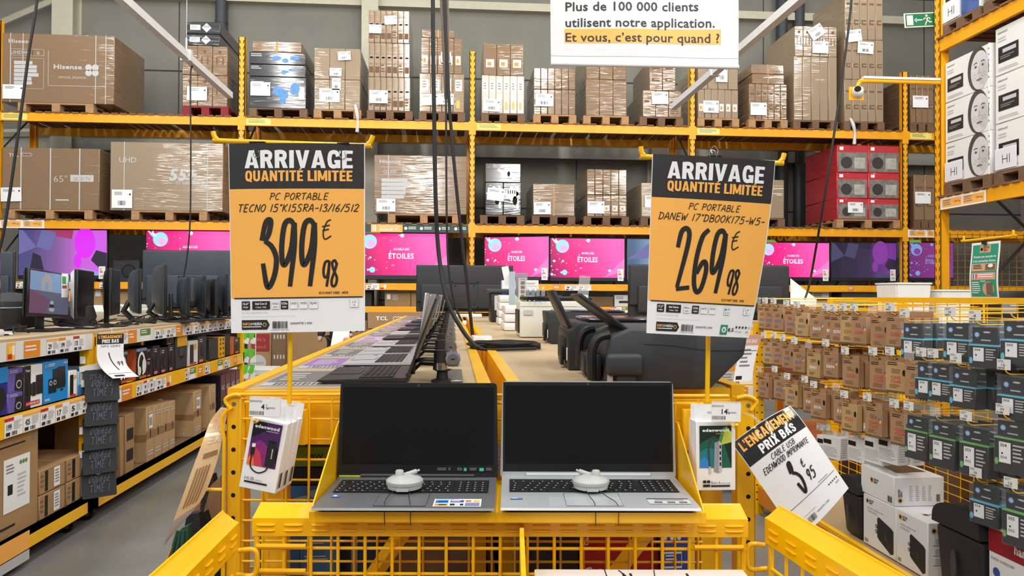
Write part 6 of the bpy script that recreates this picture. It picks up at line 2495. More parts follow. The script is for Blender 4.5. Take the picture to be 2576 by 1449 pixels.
# gates, in the bin's own axes from their top edges in the photo
ZG = 1.062
for side, po, p1_ in (('l', (601, 1314), (478, 1438)), ('r', (1924, 1302), (2128, 1428))):
 a = atl(*po, z=ZG - .012)
 b = atl(*p1_, z=ZG - .012)
 dv = (b - a).normalized()
 ln = .62
 s = -1 if side == 'l' else 1
 m = MB()
 n_ = 9
 if side == 'l':
  # face looks to the right (into the bin)
  P = a + dv * ln
  louvre_rail(m, (P.x, P.y, a.z - .05), tuple(-dv), ln, .05, .024, n_, back=.03)
 else:
  louvre_rail(m, (a.x, a.y, a.z - .05), tuple(dv), ln, .05, .024, n_, back=.03)
 m.build('gate_rail', bin_)
 m = MB()
 for k in range(11):
  q = a + dv * (.01 + .06 * k) + Vector((s * .008, 0, 0))
  m.cyl((q.x, q.y, .5), (q.x, q.y, a.z - .045), .0055 if k == 0 else .0036, YEL, n=8)
 for z in (a.z - .1, a.z - .16, a.z - .22, a.z - .28):
  q0, q1 = a + Vector((s * .008, 0, 0)), a + dv * ln + Vector((s * .008, 0, 0))
  m.cyl((q0.x, q0.y, z), (q1.x, q1.y, z), .0036, YEL, n=8)
 m.build('gate_mesh', bin_)
 for dz in (-.078,):
  m = MB()
  q = a + Vector((s * .004, .012, dz))
  e = -s
  pts = [(q.x - .0 * e, q.y, q.z + .018), (q.x + .028 * e, q.y + .0, q.z + .02), (q.x + .036 * e, q.y, q.z + .008), (q.x + .036 * e, q.y, q.z - .02), (q.x + .026 * e, q.y, q.z - .032), (q.x - .004 * e, q.y, q.z - .03)]
  m.tube(pts, .0052, YEL, 10, smooth=4)
  m.build('hinge_ring', bin_)
# divider with a stepped edge
m = MB()
a = atl(1312, 1318, y=yb_ - .005)
pr = [(0, 0), (0, -.42)]
k = 0
poly = [(0.0, .0)]
yy, zz = 0.0, 0.0
while yy > -.5:
 poly += [(yy - .045, zz), (yy - .05, zz - .012)] if False else [(yy - .04, zz - .004), (yy - .045, zz + .006), (yy - .05, zz - .004)]
 yy -= .05
 zz -= .004
poly += [(yy, -.5), (0, -.5)]
m.prism(poly[::-1], a.x - .004, a.x + .004, YEL, Matrix(((0, 0, 1, 0), (1, 0, 0, a.y), (0, 1, 0, a.z), (0, 0, 0, 1))))
m.cyl((a.x, a.y - .0, a.z - .005), (a.x, a.y - .5, a.z - .045), .005, YEL, n=8)
m.build('divider', bin_)
m = MB()
m.bx(ra.x, rb.x, -.95, yb_, .45, .46, KRAFTD)
m.build('bin_floor', bin_)

# white carton lying in the right half of the bin
t = fthing('laptop_carton', 'white laptop carton lying in the bin, partly cut by the lower edge', 'carton', (.35, -.56, .462))
m = MB()
zc = .985 - .462
WARMW = mat('warm_white_board', (226, 216, 206), .5, var=.01)
a, b = atl(1343, 1425, z=.985), atl(1872, 1436, z=.985)
x0, x1 = a.x - .35, b.x - .35
yq = a.y + .56 - .012
m.rbox(((x0 + x1) / 2, yq - .2, zc / 2), (x1 - x0, .4, zc), .003, WARMW, 2)
m.M = frame((0, 0, zc + .0006), (1, 0, 0), (0, 1, 0))
u0 = atl(1535, 1440, z=.985).x - .35
m.text('dbook', u0 - .0, yq - .08, .062, INK, .165, 0, bold=-.01)
m.rect(u0 - .01, yq - .004 - .05, u0 - .008, yq - .002, INK)
m.build('packaging', t)
for k, px in enumerate((1552, 1640)):
 m = MB()
 a = atl(px, 1425, z=.99)
 m.tube([(a.x - .35, yq - .002, zc - .004), (a.x - .35 + .002, yq - .01, zc + .001), (a.x - .35 + (.03 if k == 0 else -.01), yq - .09, zc + .001)], .0009, RUBBER, 6)
 m.build('cord', t)
t = fthing('white_box', 'corner of a white box in the right hand gate, lower picture edge', 'carton', (.61, -.5, .462))
m = MB()
m.rbox((.03, -.05, .245), (.1, .18, .49), .004, WHITEP, 2)
m.build('packaging', t)

# ------------------------------------------------------------------ signs on yellow poles
EUROS = [[(760, 600), (730, 620), (706, 690), (716, 738), (762, 715)], [(698, 650), (752, 640)], [(700, 678), (746, 668)]]
P3 = [[(268, 745), (300, 618), (335, 606), (322, 690), (292, 752)], [(290, 748), (340, 788), (372, 870), (360, 980), (325, 1062), (300, 1052), (276, 905)]]
P9 = [[(505, 640), (470, 604), (432, 640), (412, 780), (416, 900), (440, 905), (480, 800), (497, 640)], [(505, 622), (500, 800), (468, 1068)]]
P2 = [[(262, 745), (285, 630), (322, 602), (348, 640), (335, 760), (275, 1040)], [(268, 1052), (380, 1036)]]
P6 = [[(505, 600), (455, 660), (420, 820), (414, 980), (440, 1062), (480, 1040), (508, 920), (500, 850), (472, 850), (430, 930)]]
S9 = [[(748, 892), (720, 900), (706, 960), (714, 1005), (735, 990), (748, 900)], [(748, 890), (742, 980), (728, 1072)]]
S8 = [[(800, 915), (786, 888), (768, 905), (776, 950), (800, 1010), (790, 1062), (768, 1066), (764, 1025), (786, 960), (802, 905)]]
BLKH = mat('sign_black', (40, 38, 38), .42, var=.02)
SORG = mat('sign_orange', (250, 180, 82), .45, var=.008)


def price_poster(mb, digits, line2, icons, wt, eco, code, rating=False):
 """poster in the pixel frame of a 346 by 476 sheet, mapped to W by H"""
 W, H = .300, .413

 def U(px):
  return (px - 572) / 346 * W

 def V(py):
  return (838 - py) / 476 * H

 def cr(pts):     # points read off an enlarged crop
  return [(U(560 + p[0] / 2.787), V(340 + p[1] / 2.787)) for p in pts]
 s = W / 346
 mb.sheet(W, H, .0006, WHITE, WHITE, 12, 24)
 z = .0006
 mb.rect(U(574), V(477), U(916), V(362), BLKH, z, 12, 6)
 mb.rect(U(574), V(751), U(915), V(477), SORG, z, 12, 14)
 z = .0012
 mb.grot('ARRIVAGE', U(615), V(425), 45 * s, WHITE, 273 * s, z)
 mb.grot('QUANTITÉ LIMITÉE', U(616), V(458), 27 * s, SORG, 271 * s, z)
 mb.pen('PC PORTABLE', U(752), V(505), 17 * s, INK, 150 * s, z)
 mb.pen(line2, U(749), V(535), 19 * s, INK, 310 * s, z)
 dx = 0
 for k, D in enumerate(digits):
  off = (0, 0, 142)[k]
  for st in D:
   pts = cr([(p[0] + off, p[1]) for p in st])
   n = len(pts)
   ws = [s * 13.5 * (1.0 if 0 < i < n - 1 else .85) for i in range(n)]
   mb.ribbon(pts, ws, INK, z, 6)
 for st in EUROS:
  mb.ribbon(cr(st), s * 3.6, INK, z, 5)
 for D in (S9, S8):
  for st in D:
   mb.ribbon(cr(st), s * 6.5, INK, z, 5)
 mb.text(eco, U(802), V(743), 6 * s, INK, 73 * s, z, bold=.02)
 mb.rect(U(582), V(753), U(912), V(750), INK, z, 10, 1)
 # small feature boxes
 for (a, b, dark, l1, l2) in icons:
  mb.rect(U(a), V(780), U(b), V(759), INK if dark else LGREY, z, 2, 2)
  if not dark:
   mb.rect(U(a) + .0006, V(780) + .0006, U(b) - .0006, V(759) - .0006, WHITE, z + .0003)
  c = WHITE if dark else GREYI
  mb.text(l1, U((a + b) / 2), V(768), 5.5 * s, c, min(.8 * (b - a), 30 if b - a > 30 else 16) * s, z + .0006, 'C', bold=.03)
  if l2:
   mb.text(l2, U((a + b) / 2), V(776), 4 * s, c, min(.6 * (b - a), 30) * s, z + .0006, 'C', bold=.02)
 mb.rect(U(880), V(778), U(902), V(756), LGREY, z)
 mb.rect(U(880) + .0006, V(778) + .0006, U(902) - .0006, V(756) - .0006, WHITE, z + .0003)
 mb.text(wt, U(891), V(767), 6 * s, INK, 9 * s, z + .0006, 'C')
 mb.text('kg', U(891), V(773), 3.5 * s, INK, 5 * s, z + .0006, 'C')
 mb.text('DAS : Tronc 1,7 W/kg, Membres 1,7 W/kg', U(602), V(789), 2.6 * s, GREYI, 68 * s, z)
 mb.text('Disponibilité pièces détachées (donnée fournisseur) : 5 ans date de fabrication', U(602), V(798), 2.6 * s, LGREY, 140 * s, z)
 mb.poly([(U(602), V(830)), (U(668), V(830)), (U(675), V(818)), (U(668), V(806)), (U(602), V(806))], BLKH, z)
 mb.text('INFOS', U(605), V(819), 6.5 * s, SORG, 24 * s, z + .0006, bold=.03)
 mb.text('+VIDÉOS', U(629), V(819), 6.5 * s, WHITE, 26 * s, z + .0006, bold=.03)
 mb.rect(U(605), V(824), U(653), V(822), WHITE, z + .0006)
 mb.disc(U(662), V(818), 5 * s, SORG, z + .0006, 12)
 mb.disc(U(662), V(818), 3.4 * s, BLKH, z + .0009, 12)
 mb.barcode(U(682), V(828), U(722), V(810), INK, z, 22, 5)
 mb.text(code, U(678), V(833), 3.6 * s, GREYI, 46 * s, z)
 mb.text('GARANTIE 2 ANS', U(728), V(818), 5.5 * s, INK, 56 * s, z, bold=.01)
 if rating:
  GRR = mat('repair_green', (40, 140, 96), .5, var=0)
  mb.rect(U(812), V(832), U(836), V(806), GRR, z, 2, 2)
  for k in range(8):
   a = PI * k / 4
   mb.disc(U(824) + 6.5 * s * math.cos(a), V(819) + 6.5 * s * math.sin(a), 2.2 * s, WHITE, z + .0004, 8)
  mb.disc(U(824), V(819), 6 * s, WHITE, z + .0006, 16)
  mb.disc(U(824), V(819), 3.4 * s, GRR, z + .0009, 12)
  mb.text('8,5', U(838), V(823), 9.5 * s, INK, 20 * s, z, bold=.02)
  for k in range(5):
   cx, cy = U(866 + 11 * k), V(811)
   ps = [(cx + (5 if j % 2 == 0 else 2.1) * s * math.sin(PI * j / 5), cy + (5 if j % 2 == 0 else 2.1) * s * math.cos(PI * j / 5)) for j in range(10)]
   mb.poly(ps, INK if k < 4 else LGREY, z)
  mb.text('117 avis', U(862), V(825), 4.5 * s, INK, 24 * s, z)
  mb.text('4,5', U(900), V(826), 6 * s, INK, 10 * s, z)
 return W, H


def bilinear(c00, c10, c01, c11, W, H, n, curl=None):
 c00, c10, c01, c11 = map(Vector, (c00, c10, c01, c11))

 def f(p):
  u, v = p[0] / W, p[1] / H
  q = c00 * (1 - u) * (1 - v) + c10 * u * (1 - v) + c01 * (1 - u) * v + c11 * u * v
  q = q + Vector(n) * p[2]
  if curl:
   q = q + curl(u, v)
  return q
 return f


def binder_clip(parent_label, p, rz=0.0, up=False, w_=.028):
 t = fthing('binder_clip', parent_label, 'binder clip', p, rz)
 m = MB()
 m.prism([(-.006, -.001), (.006, -.001), (.0012, -.016), (-.0012, -.016)], -w_ / 2, w_ / 2, BLACKP, Matrix(((0, 0, 1, 0), (1, 0, 0, 0), (0, 1, 0, 0), (0, 0, 0, 1))))
 m.build('clip_body', t)
 for s in (-1, 1):
  m = MB()
  z = -.016
  e = 1 if up else -1
  h = .021
  if up and s > 0:
   pts = [(-.007, 0, -.012), (-.006, -.004 * s, .004), (-.008, 0, .012), (0.0, .0, h - .0), (.008, 0, .012), (.006, -.004, .004), (.007, 0, -.012)]
  elif up:
   pts = [(-.008, -.004, -.012), (-.012, -.006, .0), (-.01, -.008, .008), (-.004, -.008, .01), (.002, -.006, .004), (.004, -.004, -.012)]
  elif s < 0:
   pts = [(-.008, -.003, z), (-.006, -.006, z - .008), (-.007, -.006, z - h + .006), (.0, -.006, z - h), (.007, -.006, z - h + .006), (.004, -.006, z - .008), (.006, -.003, z)]
  else:
   pts = [(-.008, .003, z), (-.006, .006, z - .008), (-.007, .006, z - h + .006), (.0, .006, z - h), (.007, .006, z - h + .006), (.004, .006, z - .008), (.006, .003, z)]
  m.tube(pts, .0009, CHROME, 6, smooth=4)
  m.build('wire_handle', t)
 return t


def sign_stand(label, px_pole, py0, py1, bar_l, bar_r, endl, endr, yl):
 p0 = atl(px_pole, py0, y=yl)
 t = fthing('sign_stand', label, 'sign stand', (p0.x, yl, p0.z))
 o = Vector((p0.x, yl, p0.z))
 q = atl(*py1, y=yl) - o
 m = MB()
 m.cyl((0, 0, 0), tuple(q), .0052, YEL, n=14)
 m.build('pole', t)
 pts = [atl(*endl, y=yl) - o, atl(*bar_l, y=yl) - o, atl(*bar_r, y=yl) - o, atl(*endr, y=yl) - o]
 a, b, c, d = pts
 path = [a, a * .35 + b * .65, b * .97 + c * .03 if True else b, b * .94 + c * .06, c * .94 + b * .06, c * .97 + b * .03, d * .35 + c * .65, d]
 # rounded corners
 path = [a, a + (b - a) * .6, b + (c - b) * .02 + (a - b) * .12, b + (c - b) * .06, c + (b - c) * .06, c + (b - c) * .02 + (d - c) * .12, d + (c - d) * .6, d]
 m = MB()
 m.tube(path, .0056, YEL, 14, smooth=3)
 m.build('crossbar', t)
 return t


YS_ = -.105
t = sign_stand('yellow pole with an upturned crossbar that carries the 399 euro sign', 728, 1016, (738, 356), (543, 354), (928, 367), (536, 331), (938, 341), YS_)
t = sign_stand('yellow stand with an upturned crossbar holding the 269 euro poster, printers behind it', 1779, 1010, (1788, 402), (1616, 394), (1965, 411), (1612, 369), (1973, 386), YS_)
yl = YS_ - .02
c01, c11, c00, c10 = atl(573, 361, y=yl), atl(918, 362, y=yl), atl(582, 838, y=yl), atl(919, 832, y=yl)
o = (c00 + c10) / 2
t = fthing('price_poster', 'black and orange price poster reading ARRIVAGE and 399 euros', 'price sign', tuple(o))
m = MB()
icL = [(602, 624, 1, '15,6"', 'FHD'), (630, 676, 1, 'Intel Core i3', '6 Cœurs  3 GHz'), (680, 700, 0, '16Go', 'DDR4'), (704, 723, 1, '512Go', 'SSD'), (728, 747, 0, 'UHD', ''), (751, 773, 0, 'WIFI', ''), (777, 799, 0, 'RJ45', '')]
W, H = .300, .413
m.warp = bilinear(c00 - o, c10 - o, c01 - o, c11 - o, W, H, (0, -1, 0), lambda u, v: Vector((0, -.006 * math.sin(PI * u) - .004 * (1 - v) ** 2 + .012 * max(0, .12 - u) * 2, 0)))
price_poster(m, (P3, P9, P9), 'TECNO 15"K15SRA-I3/16/512', icL, '1,7', 'ECO-PART DEEE : 4€58', '4 894947 087400')
m.build('poster_sheet', t)
binder_clip('wider black binder clip on the 399 euro sign', tuple(atl(648, 358, y=yl) + Vector((0, .001, .002))), w_=.034)
binder_clip('narrower black binder clip on the 399 euro sign', tuple(atl(864, 361, y=yl) + Vector((0, .001, .002))), w_=.026)

yl = YS_ - .02
c01, c11, c00, c10 = atl(1641, 387, y=yl - .06), atl(1951, 405, y=yl - .03), atl(1626, 838, y=yl - .07), atl(1884, 850, y=yl - .005)
o = (c00 + c10) / 2
t = fthing('price_poster', 'black and orange price poster reading ARRIVAGE and 269 euros, its right edge curling back', 'price sign', tuple(o))
m = MB()
icR = [(602, 624, 1, '17,3"', 'HD'), (630, 676, 1, 'Intel Celeron', '2 Cœurs  1 GHz'), (684, 705, 0, '8Go', 'DDR4'), (711, 733, 1, '512Go', 'SSD'), (738, 760, 0, 'Intel HD', ''), (765, 787, 0, 'Wi-Fi', ''), (815, 835, 0, 'BT', '5.0')]
m.warp = bilinear(c00 - o, c10 - o, c01 - o, c11 - o, W, H, (0, -1, 0), lambda u, v: Vector((.007 * u * (1 - v) * v * 4, -.006 * math.sin(PI * u), .0)))
price_poster(m, (P2, P6, P9), 'DANEW 17"DBOOK175-W5-', icR, '1,9', 'ECO-PART DEEE : 3€98', '3 760161 471503', True)
m.build('poster_sheet', t)
binder_clip('black binder clip with raised wire loops on the 269 euro sign', tuple(atl(1797, 398, y=yl - .004) + Vector((0, .0, .006))), up=True, w_=.03)

# ------------------------------------------------------------------ hub packs and price tags on hooks
VIOB = mat('hub_box_violet', (60, 34, 84), .35, var=.05)


def hook(label, px, py, ylen):
 a = atl(px, py, y=-.015)
 t = fthing('display_hook', label, 'hook', (a.x, a.y, a.z))
 m = MB()
 m.tube([(0, .004, .012), (0, -.004, .014), (0, -.012, .006), (0, -ylen, .0), (0, -ylen - .012, .008)], .0028, YEL, 8)
 m.build('rod', t)
 return t


hook('yellow display hook behind the 4,98 euro tag', 700, 1034, .155)
hook('yellow wire hook carrying the 5in1 HUB USB packs', 1800, 1046, .15)


def hub_pack(label, px, py, yl, w, h, d, roll, yaw, front, group):
 p = atl(px, py, y=yl)
 t = thing('hub_pack', label, 'boxed usb hub', tuple(FM @ p), 0, group)
 t.rotation_mode = 'XYZ'
 t.rotation_euler = (Matrix.Rotation(FA + yaw, 3, 'Z') @ Matrix.Rotation(roll, 3, 'Y')).to_euler()
 m = MB()
 m.rbox((0, d / 2, 0), (w, d, h), .001, WHITE, 1)
 m.M = frame((w / 2 + .0004, 0, -h / 2), (0, 1, 0), (0, 0, 1))
 m.barcode(d * .2, h * .06, d * .8, h * .28, INK, .0002, 3)
 m.M = frame((w / 2 + .0005, d * .2, -h / 2 + h * .06), (0, 0, 1), (0, -1, 0))
 m.M = Matrix.Identity(4)
 m.build('box', t)
 m = MB()
 m.M = frame((-w / 2, -.0006, -h / 2), (1, 0, 0), (0, 0, 1))
 front(m, w, h)
 m.build('front_print', t)
 m = MB()
 m.box((0, d * .8, h / 2 + .016), (w * .98, .0008, .034), WHITE)
 m.M = frame((0, d * .8 - .0006, h / 2), (1, 0, 0), (0, 0, 1))
 m.rect(-.012, .014, .012, .019, LGREY, .0001)
 m.build('hang_tab', t)
 return t


def swirl(mb, u0, v0, u1, v1, cols, z):
 n = len(cols)
 w, h = u1 - u0, v1 - v0
 mb.rect(u0, v0, u1, v1, cols[0], z)
 for k, c in enumerate(cols[1:]):
  f = 1 - (k + 1) / n
  mb.poly([(u0, v0), (u0 + w * min(1, f * 1.35), v0), (u0 + w * f, v0 + h * f * .8), (u0 + w * f * .55, v0 + h * f), (u0, v0 + h * f * .75)], c, z + .00015 * (k + 1))


def front_a(mb, w, h):
 z = .0002
 cols = [mat('hub_night', (28, 20, 34), .35, var=0), mat('hub_plum', (74, 34, 96), .35, var=0), mat('hub_magenta', (140, 40, 120), .35, var=0), mat('hub_crimson', (200, 62, 84), .35, var=0), mat('hub_amber', (236, 120, 60), .35, var=0)]
 swirl(mb, w * .1, h * .34, w * .88, h * .97, cols, z)
 mb.poly([(w * .45, h * .97), (w * .88, h * .97), (w * .88, h * .62), (w * .6, h * .72)], cols[1], z + .0009)
 z = .0014
 mb.text('edenwood', w * .16, h * .88, h * .05, WHITE, w * .66, z, bold=.035)
 mb.text('by ELECTRO DEPOT', w * .48, h * .845, h * .018, WHITE, w * .34, z)
 mb.rect(w * .58, h * .36, w * .82, h * .72, SPKD, z)
 mb.disc(w * .7, h * .72, w * .12, SPKD, z, ry=h * .015)
 mb.text('edenwood', w * .72, h * .62, h * .02, WHITE, h * .14, z + .0003, rot=-PI / 2, bold=.03)
 mb.rect(w * .17, h * .59, w * .26, h * .65, WHITE, z)
 mb.rect(w * .15, h * .49, w * .26, h * .6, SPKD, z)
 mb.ribbon([(w * .2, h * .5), (w * .22, h * .32), (w * .42, h * .25), (w * .62, h * .29), (w * .68, h * .36)], w * .035, SPKD, z, 6)
 mb.text('HUB', w * .12, h * .13, h * .05, INK, w * .25, z, bold=-.01)
 mb.text('USB-A', w * .4, h * .13, h * .025, GREYI, w * .2, z)
 mb.rect(w * .12, h * .09, w * .74, h * .115, INK, z)


def front_b(mb, w, h):
 z = .0002
 cols = [mat('hub_forest', (12, 44, 36), .35, var=0), mat('hub_green', (16, 92, 76), .35, var=0), mat('hub_teal', (20, 120, 130), .35, var=0), mat('hub_blue', (40, 130, 210), .35, var=0)]
 swirl(mb, w * .08, h * .33, w * .9, h * .94, cols, z)
 mb.poly([(w * .62, h * .66), (w * .76, h * .92), (w * .9, h * .85), (w * .9, h * .7)], mat('hub_lime', (190, 200, 70), .35, var=0), z + .0007)
 mb.poly([(w * .55, h * .7), (w * .66, h * .9), (w * .8, h * .94), (w * .7, h * .68)], mat('hub_moss', (70, 130, 70), .35, var=0), z + .0006)
 z = .0013
 mb.text('edenwood', w * .15, h * .855, h * .045, WHITE, w * .68, z, bold=.035)
 mb.text('by ELECTRO DEPOT', w * .5, h * .82, h * .016, ORANGE, w * .32, z)
 AL = mat('hub_alu_print', (150, 148, 160), .4, var=.03)
 mb.poly([(w * .44, h * .28), (w * .56, h * .26), (w * .64, h * .28), (w * .64, h * .68), (w * .6, h * .72), (w * .46, h * .7)], AL, z)
 mb.poly([(w * .56, h * .26), (w * .64, h * .28), (w * .64, h * .68), (w * .58, h * .71)], LGREY, z + .0002)
 for v in (.36, .44, .52, .61):
  mb.rect(w * .585, h * v, w * .625, h * (v + .05), SPKD, z + .0004)
 mb.ribbon([(w * .5, h * .7), (w * .48, h * .77), (w * .38, h * .76), (w * .31, h * .62), (w * .33, h * .35)], w * .045, CHAR, z, 6)
 mb.rect(w * .31, h * .24, w * .36, h * .35, LGREY, z)
 for a, b, c, d in ((.16, .11, .24, .15), (.26, .11, .34, .15), (.16, .055, .34, .09)):
  mb.rect(w * a, h * b, w * c, h * d, INK, z)
 mb.text('5in1', w * .36, h * .095, h * .045, INK, w * .22, z, bold=-.01)
 mb.text('HUB USB', w * .6, h * .095, h * .022, GREYI, w * .25, z)
 mb.rect(w * .36, h * .055, w * .85, h * .08, INK, z)


for k, (px, py, yl_, lab) in enumerate(((662, 1146, -.15, 'front white hub pack reading HUB USB-A, hanging tilted at the end panel'), (677, 1140, -.118, 'second white hub pack, mostly hidden behind the HUB USB-A pack'), (692, 1131, -.088, 'rearmost white hub pack of the tilted three'))):
 hub_pack(lab, px, py, yl_, .082, .152, .029, R(10), R(-4), front_a, 'HUB USB-A packs')
for k, (px, py, yl_, lab) in enumerate(((1801, 1147, -.13, 'front white pack reading 5in1 HUB USB'), (1791, 1143, -.1, 'white pack directly behind the 5in1 HUB USB pack'), (1787, 1140, -.07, 'rearmost white pack behind the 5in1 HUB USB pack'))):
 hub_pack(lab, px, py, yl_, .086, .15, .026, R(-.5 + k), R(2), front_b, '5in1 hub packs')


def price_tag(label, px, py, yl_, w, h, price, cents, rot):
 p = atl(px, py, y=yl_)
 t = fthing('price_tag', label, 'price tag', tuple(p), 0)
 t.rotation_euler = (Matrix.Rotation(FA, 3, 'Z') @ Matrix.Rotation(rot, 3, 'Y')).to_euler()
 m = MB()
 m.box((0, .001, 0), (w, .002, h), WHITEP)
 m.M = frame((-w / 2, -.0002, -h / 2), (1, 0, 0), (0, 0, 1))
 m.rect(.0, h * .02, w, h * .94, WHITE, .0001)
 z = .0004
 m.text('EDENWOOD', w * .01, h * .76, h * .11, INK, w * .4, z)
 m.text(price, w * .44, h * .4, h * .28, INK, w * (.11 if len(price) < 2 else .2), z, 'C', bold=.02)
 m.text('€', w * .54, h * .56, h * .12, INK, w * .035, z)
 m.text(cents, w * .54, h * .4, h * .13, INK, w * .09, z, bold=.01)
 m.lines(w * .64, h * .42, w * .9, h * .52, 2, GREYI, z, 2)
 m.barcode(w * .02, h * .1, w * .48, h * .3, INK, z, 18, 7)
 m.build('card', t)
 m = MB()
 m.box((0, .0035, .003), (w * 1.01, .001, h), CLEAR)
 m.build('holder', t)


price_tag('white price tag 4,98 euros above the HUB USB-A packs', 666, 1025, -.165, .066, .041, '4', '98', R(2))
price_tag('white price tag 14,98 euros above the 5in1 HUB USB packs', 1827, 1037, -.145, .063, .041, '14', '98', R(1.5))

# ------------------------------------------------------------------ tilted promotional sheet at the right post
cs = [atl(1846, 1120, y=-.09), atl(1996, 1024, y=-.09), atl(2010, 1360, y=-.14), atl(2135, 1228, y=-.14)]
o = (cs[2] + cs[3]) / 2
t = fthing('price_poster', 'tilted laminated sheet reading PRIX BAS and 3,95 euros beside the right gate', 'price sign', tuple(o))
W2, H2 = .21, .297
m = MB()
m.warp = bilinear(cs[2] - o, cs[3] - o, cs[0] - o, cs[1] - o, W2, H2, (0, -1, 0), lambda u, v: Vector((.0, -.016 * math.sin(PI * u) * (.4 + .6 * v) + .05 * max(0, v - .75) ** 2 * 6, .012 * math.sin(PI * u) * v)))
LAM = mat('laminated_white', (236, 236, 236), .16, var=.01, coat=.5)
LAMB = mat('laminated_black', (30, 29, 29), .1, var=.02, coat=.8)
m.sheet(W2, H2, .0006, LAM, WHITE, 14, 20)
m.rect(.002, .225, W2 - .002, H2 - .001, LAMB, .0006, 14, 6)
m.grot("L'ENGAGEMENT", .012, .264, .025, ORANGE, .186, .0012)
m.grot('PRIX BAS', .05, .232, .025, WHITE, .125, .0012)
m.pen('CABLE USB', W2 / 2, .204, .015, INK, .085, .0012)
m.pen('EDENWOOD IMPRIMANTE', W2 / 2, .183, .016, INK, .165, .0012)
mp = lambda pts, ox, oy, k: [(ox + (p[0] - 320) * k, oy - (p[1] - 830) * k) for p in pts]
for st in P3:
 m.ribbon(mp(st, .095, .128, .00019), .0085, INK, .0012, 6)
for st in EUROS:
 m.ribbon(mp([(p[0] - 400, p[1]) for p in st], .13, .122, .00016), .0028, INK, .0012, 5)
m.pen('95', .135, .096, .03, INK, .03, .0012, wd=.13)
m.rect(.006, .07, W2 - .006, .0712, INK, .0012, 8, 1)
m.lines(.14, .074, .2, .078, 1, GREYI, .0012)
for k in range(5):
 cx, cy = .165 + .008 * k, .052
 m.poly([(cx + (.0036 if j % 2 == 0 else .0015) * math.sin(PI * j / 5), cy + (.0036 if j % 2 == 0 else .0015) * math.cos(PI * j / 5)) for j in range(10)], INK, .0012)
m.text('4.6/5', .185, .038, .006, INK, .014, .0012)
m.barcode(.055, .012, .085, .028, INK, .0012, 14, 4)
m.rect(.03, .012, .05, .026, INK, .0012)
m.text('GARANTIE 2 ANS', .09, .02, .005, INK, .05, .0012)
m.lines(.05, .032, .12, .036, 1, LGREY, .0012)
m.build('poster_sheet', t)
m = MB()
a = atl(1893, 1050, y=-.06) - o
m.tube([tuple(a + Vector((0, .06, .0))), tuple(a + Vector((.0, .0, .004))), tuple(a + Vector((.006, -.03, -.006)))], .003, CLEAR, 6)
m.build('hanger', t)

# ------------------------------------------------------------------ goods behind the grid, under the tables
STB = mat('steel_blue_board', (62, 112, 170), .5, var=.06)
OLIVE = mat('olive_green_board', (140, 164, 44), .5, var=.06)
REDB = mat('red_printer_board', (176, 22, 36), .45, var=.04)
INDB = mat('indigo_board', (56, 78, 168), .45, var=.04)
zsh = .622


def crate(label, px0, px1, pyt, z0_, yl_, dp, m_, pr=None, group='boxed stock behind the front grid'):
 a, b = atl(px0, pyt, y=yl_), atl(px1, pyt, y=yl_)
 w_, h = b.x - a.x, a.z - z0_
 t = fthing('stock_box', label, 'box', ((a.x + b.x) / 2, yl_, z0_), -FA, group)
 m = MB()
 m.rbox((0, dp / 2, h / 2), (w_, dp, h), .002, m_, 1)
 m.M = frame((-w_ / 2, -.0006, 0), (1, 0, 0), (0, 0, 1))
 if pr:
  pr(m, w_, h)
 m.build('packaging', t)
 return a.z


def p_instr(mb, w, h):
 for k in range(3):
  mb.rect(w * (.15 + .28 * k), h * .86, w * (.28 + .28 * k), h * .93, LGREY, .0004)
 for v in (.8, .66, .5, .36):
  mb.lines(w * .12, h * (v - .05), w * .9, h * v, 2, LGREY, .0004, int(v * 10))


def p_geo(mb, w, h):
 rr = random.Random(2)
 for k in range(9):
  u, v = rr.random() * w, rr.random() * h
  mb.poly([(u, v), (u + w * .18, v + h * .1), (u + w * .1, v + h * .3), (u - w * .05, v + h * .2)], BLACKP if k % 2 else mat('pale_steel_print', (150, 176, 206), .5, var=0), .0003 + .0001 * k)


def p_canon(mb, w, h):
 mb.text('Canon', w * .05, h * .7, h * .09, WHITE, w * .38, .0006, bold=.04)
 mb.text('PIXMA', w * .05, h * .55, h * .05, WHITE, w * .2, .0006)
 mb.rbox((w * .72, h * .62, 0), (w * .4, h * .24, .001), .01, BLACKP, 1)
 mb.lines(w * .05, h * .2, w * .4, h * .4, 3, WHITE, .0006)


def p_icons2(mb, w, h):
 for v in (.55, .32):
  mb.rect(w * .06, h * v, w * .7, h * (v + .16), WHITE, .0004)
  mb.rect(w * .08, h * (v + .02), w * .68, h * (v + .14), INDB, .0006)
  mb.lines(w * .12, h * (v + .03), w * .6, h * (v + .13), 3, WHITE, .0008)
 for u in (.1, .35, .6):
  mb.disc(w * u, h * .84, w * .07, WHITE, .0004)
 mb.rect(w * .08, h * .08, w * .3, h * .24, WHITE, .0004)


def p_bw(mb, w, h):
 mb.text('BW', w * .55, h * .4, h * .25, BLACKP, w * .16, .0004, bold=.02)


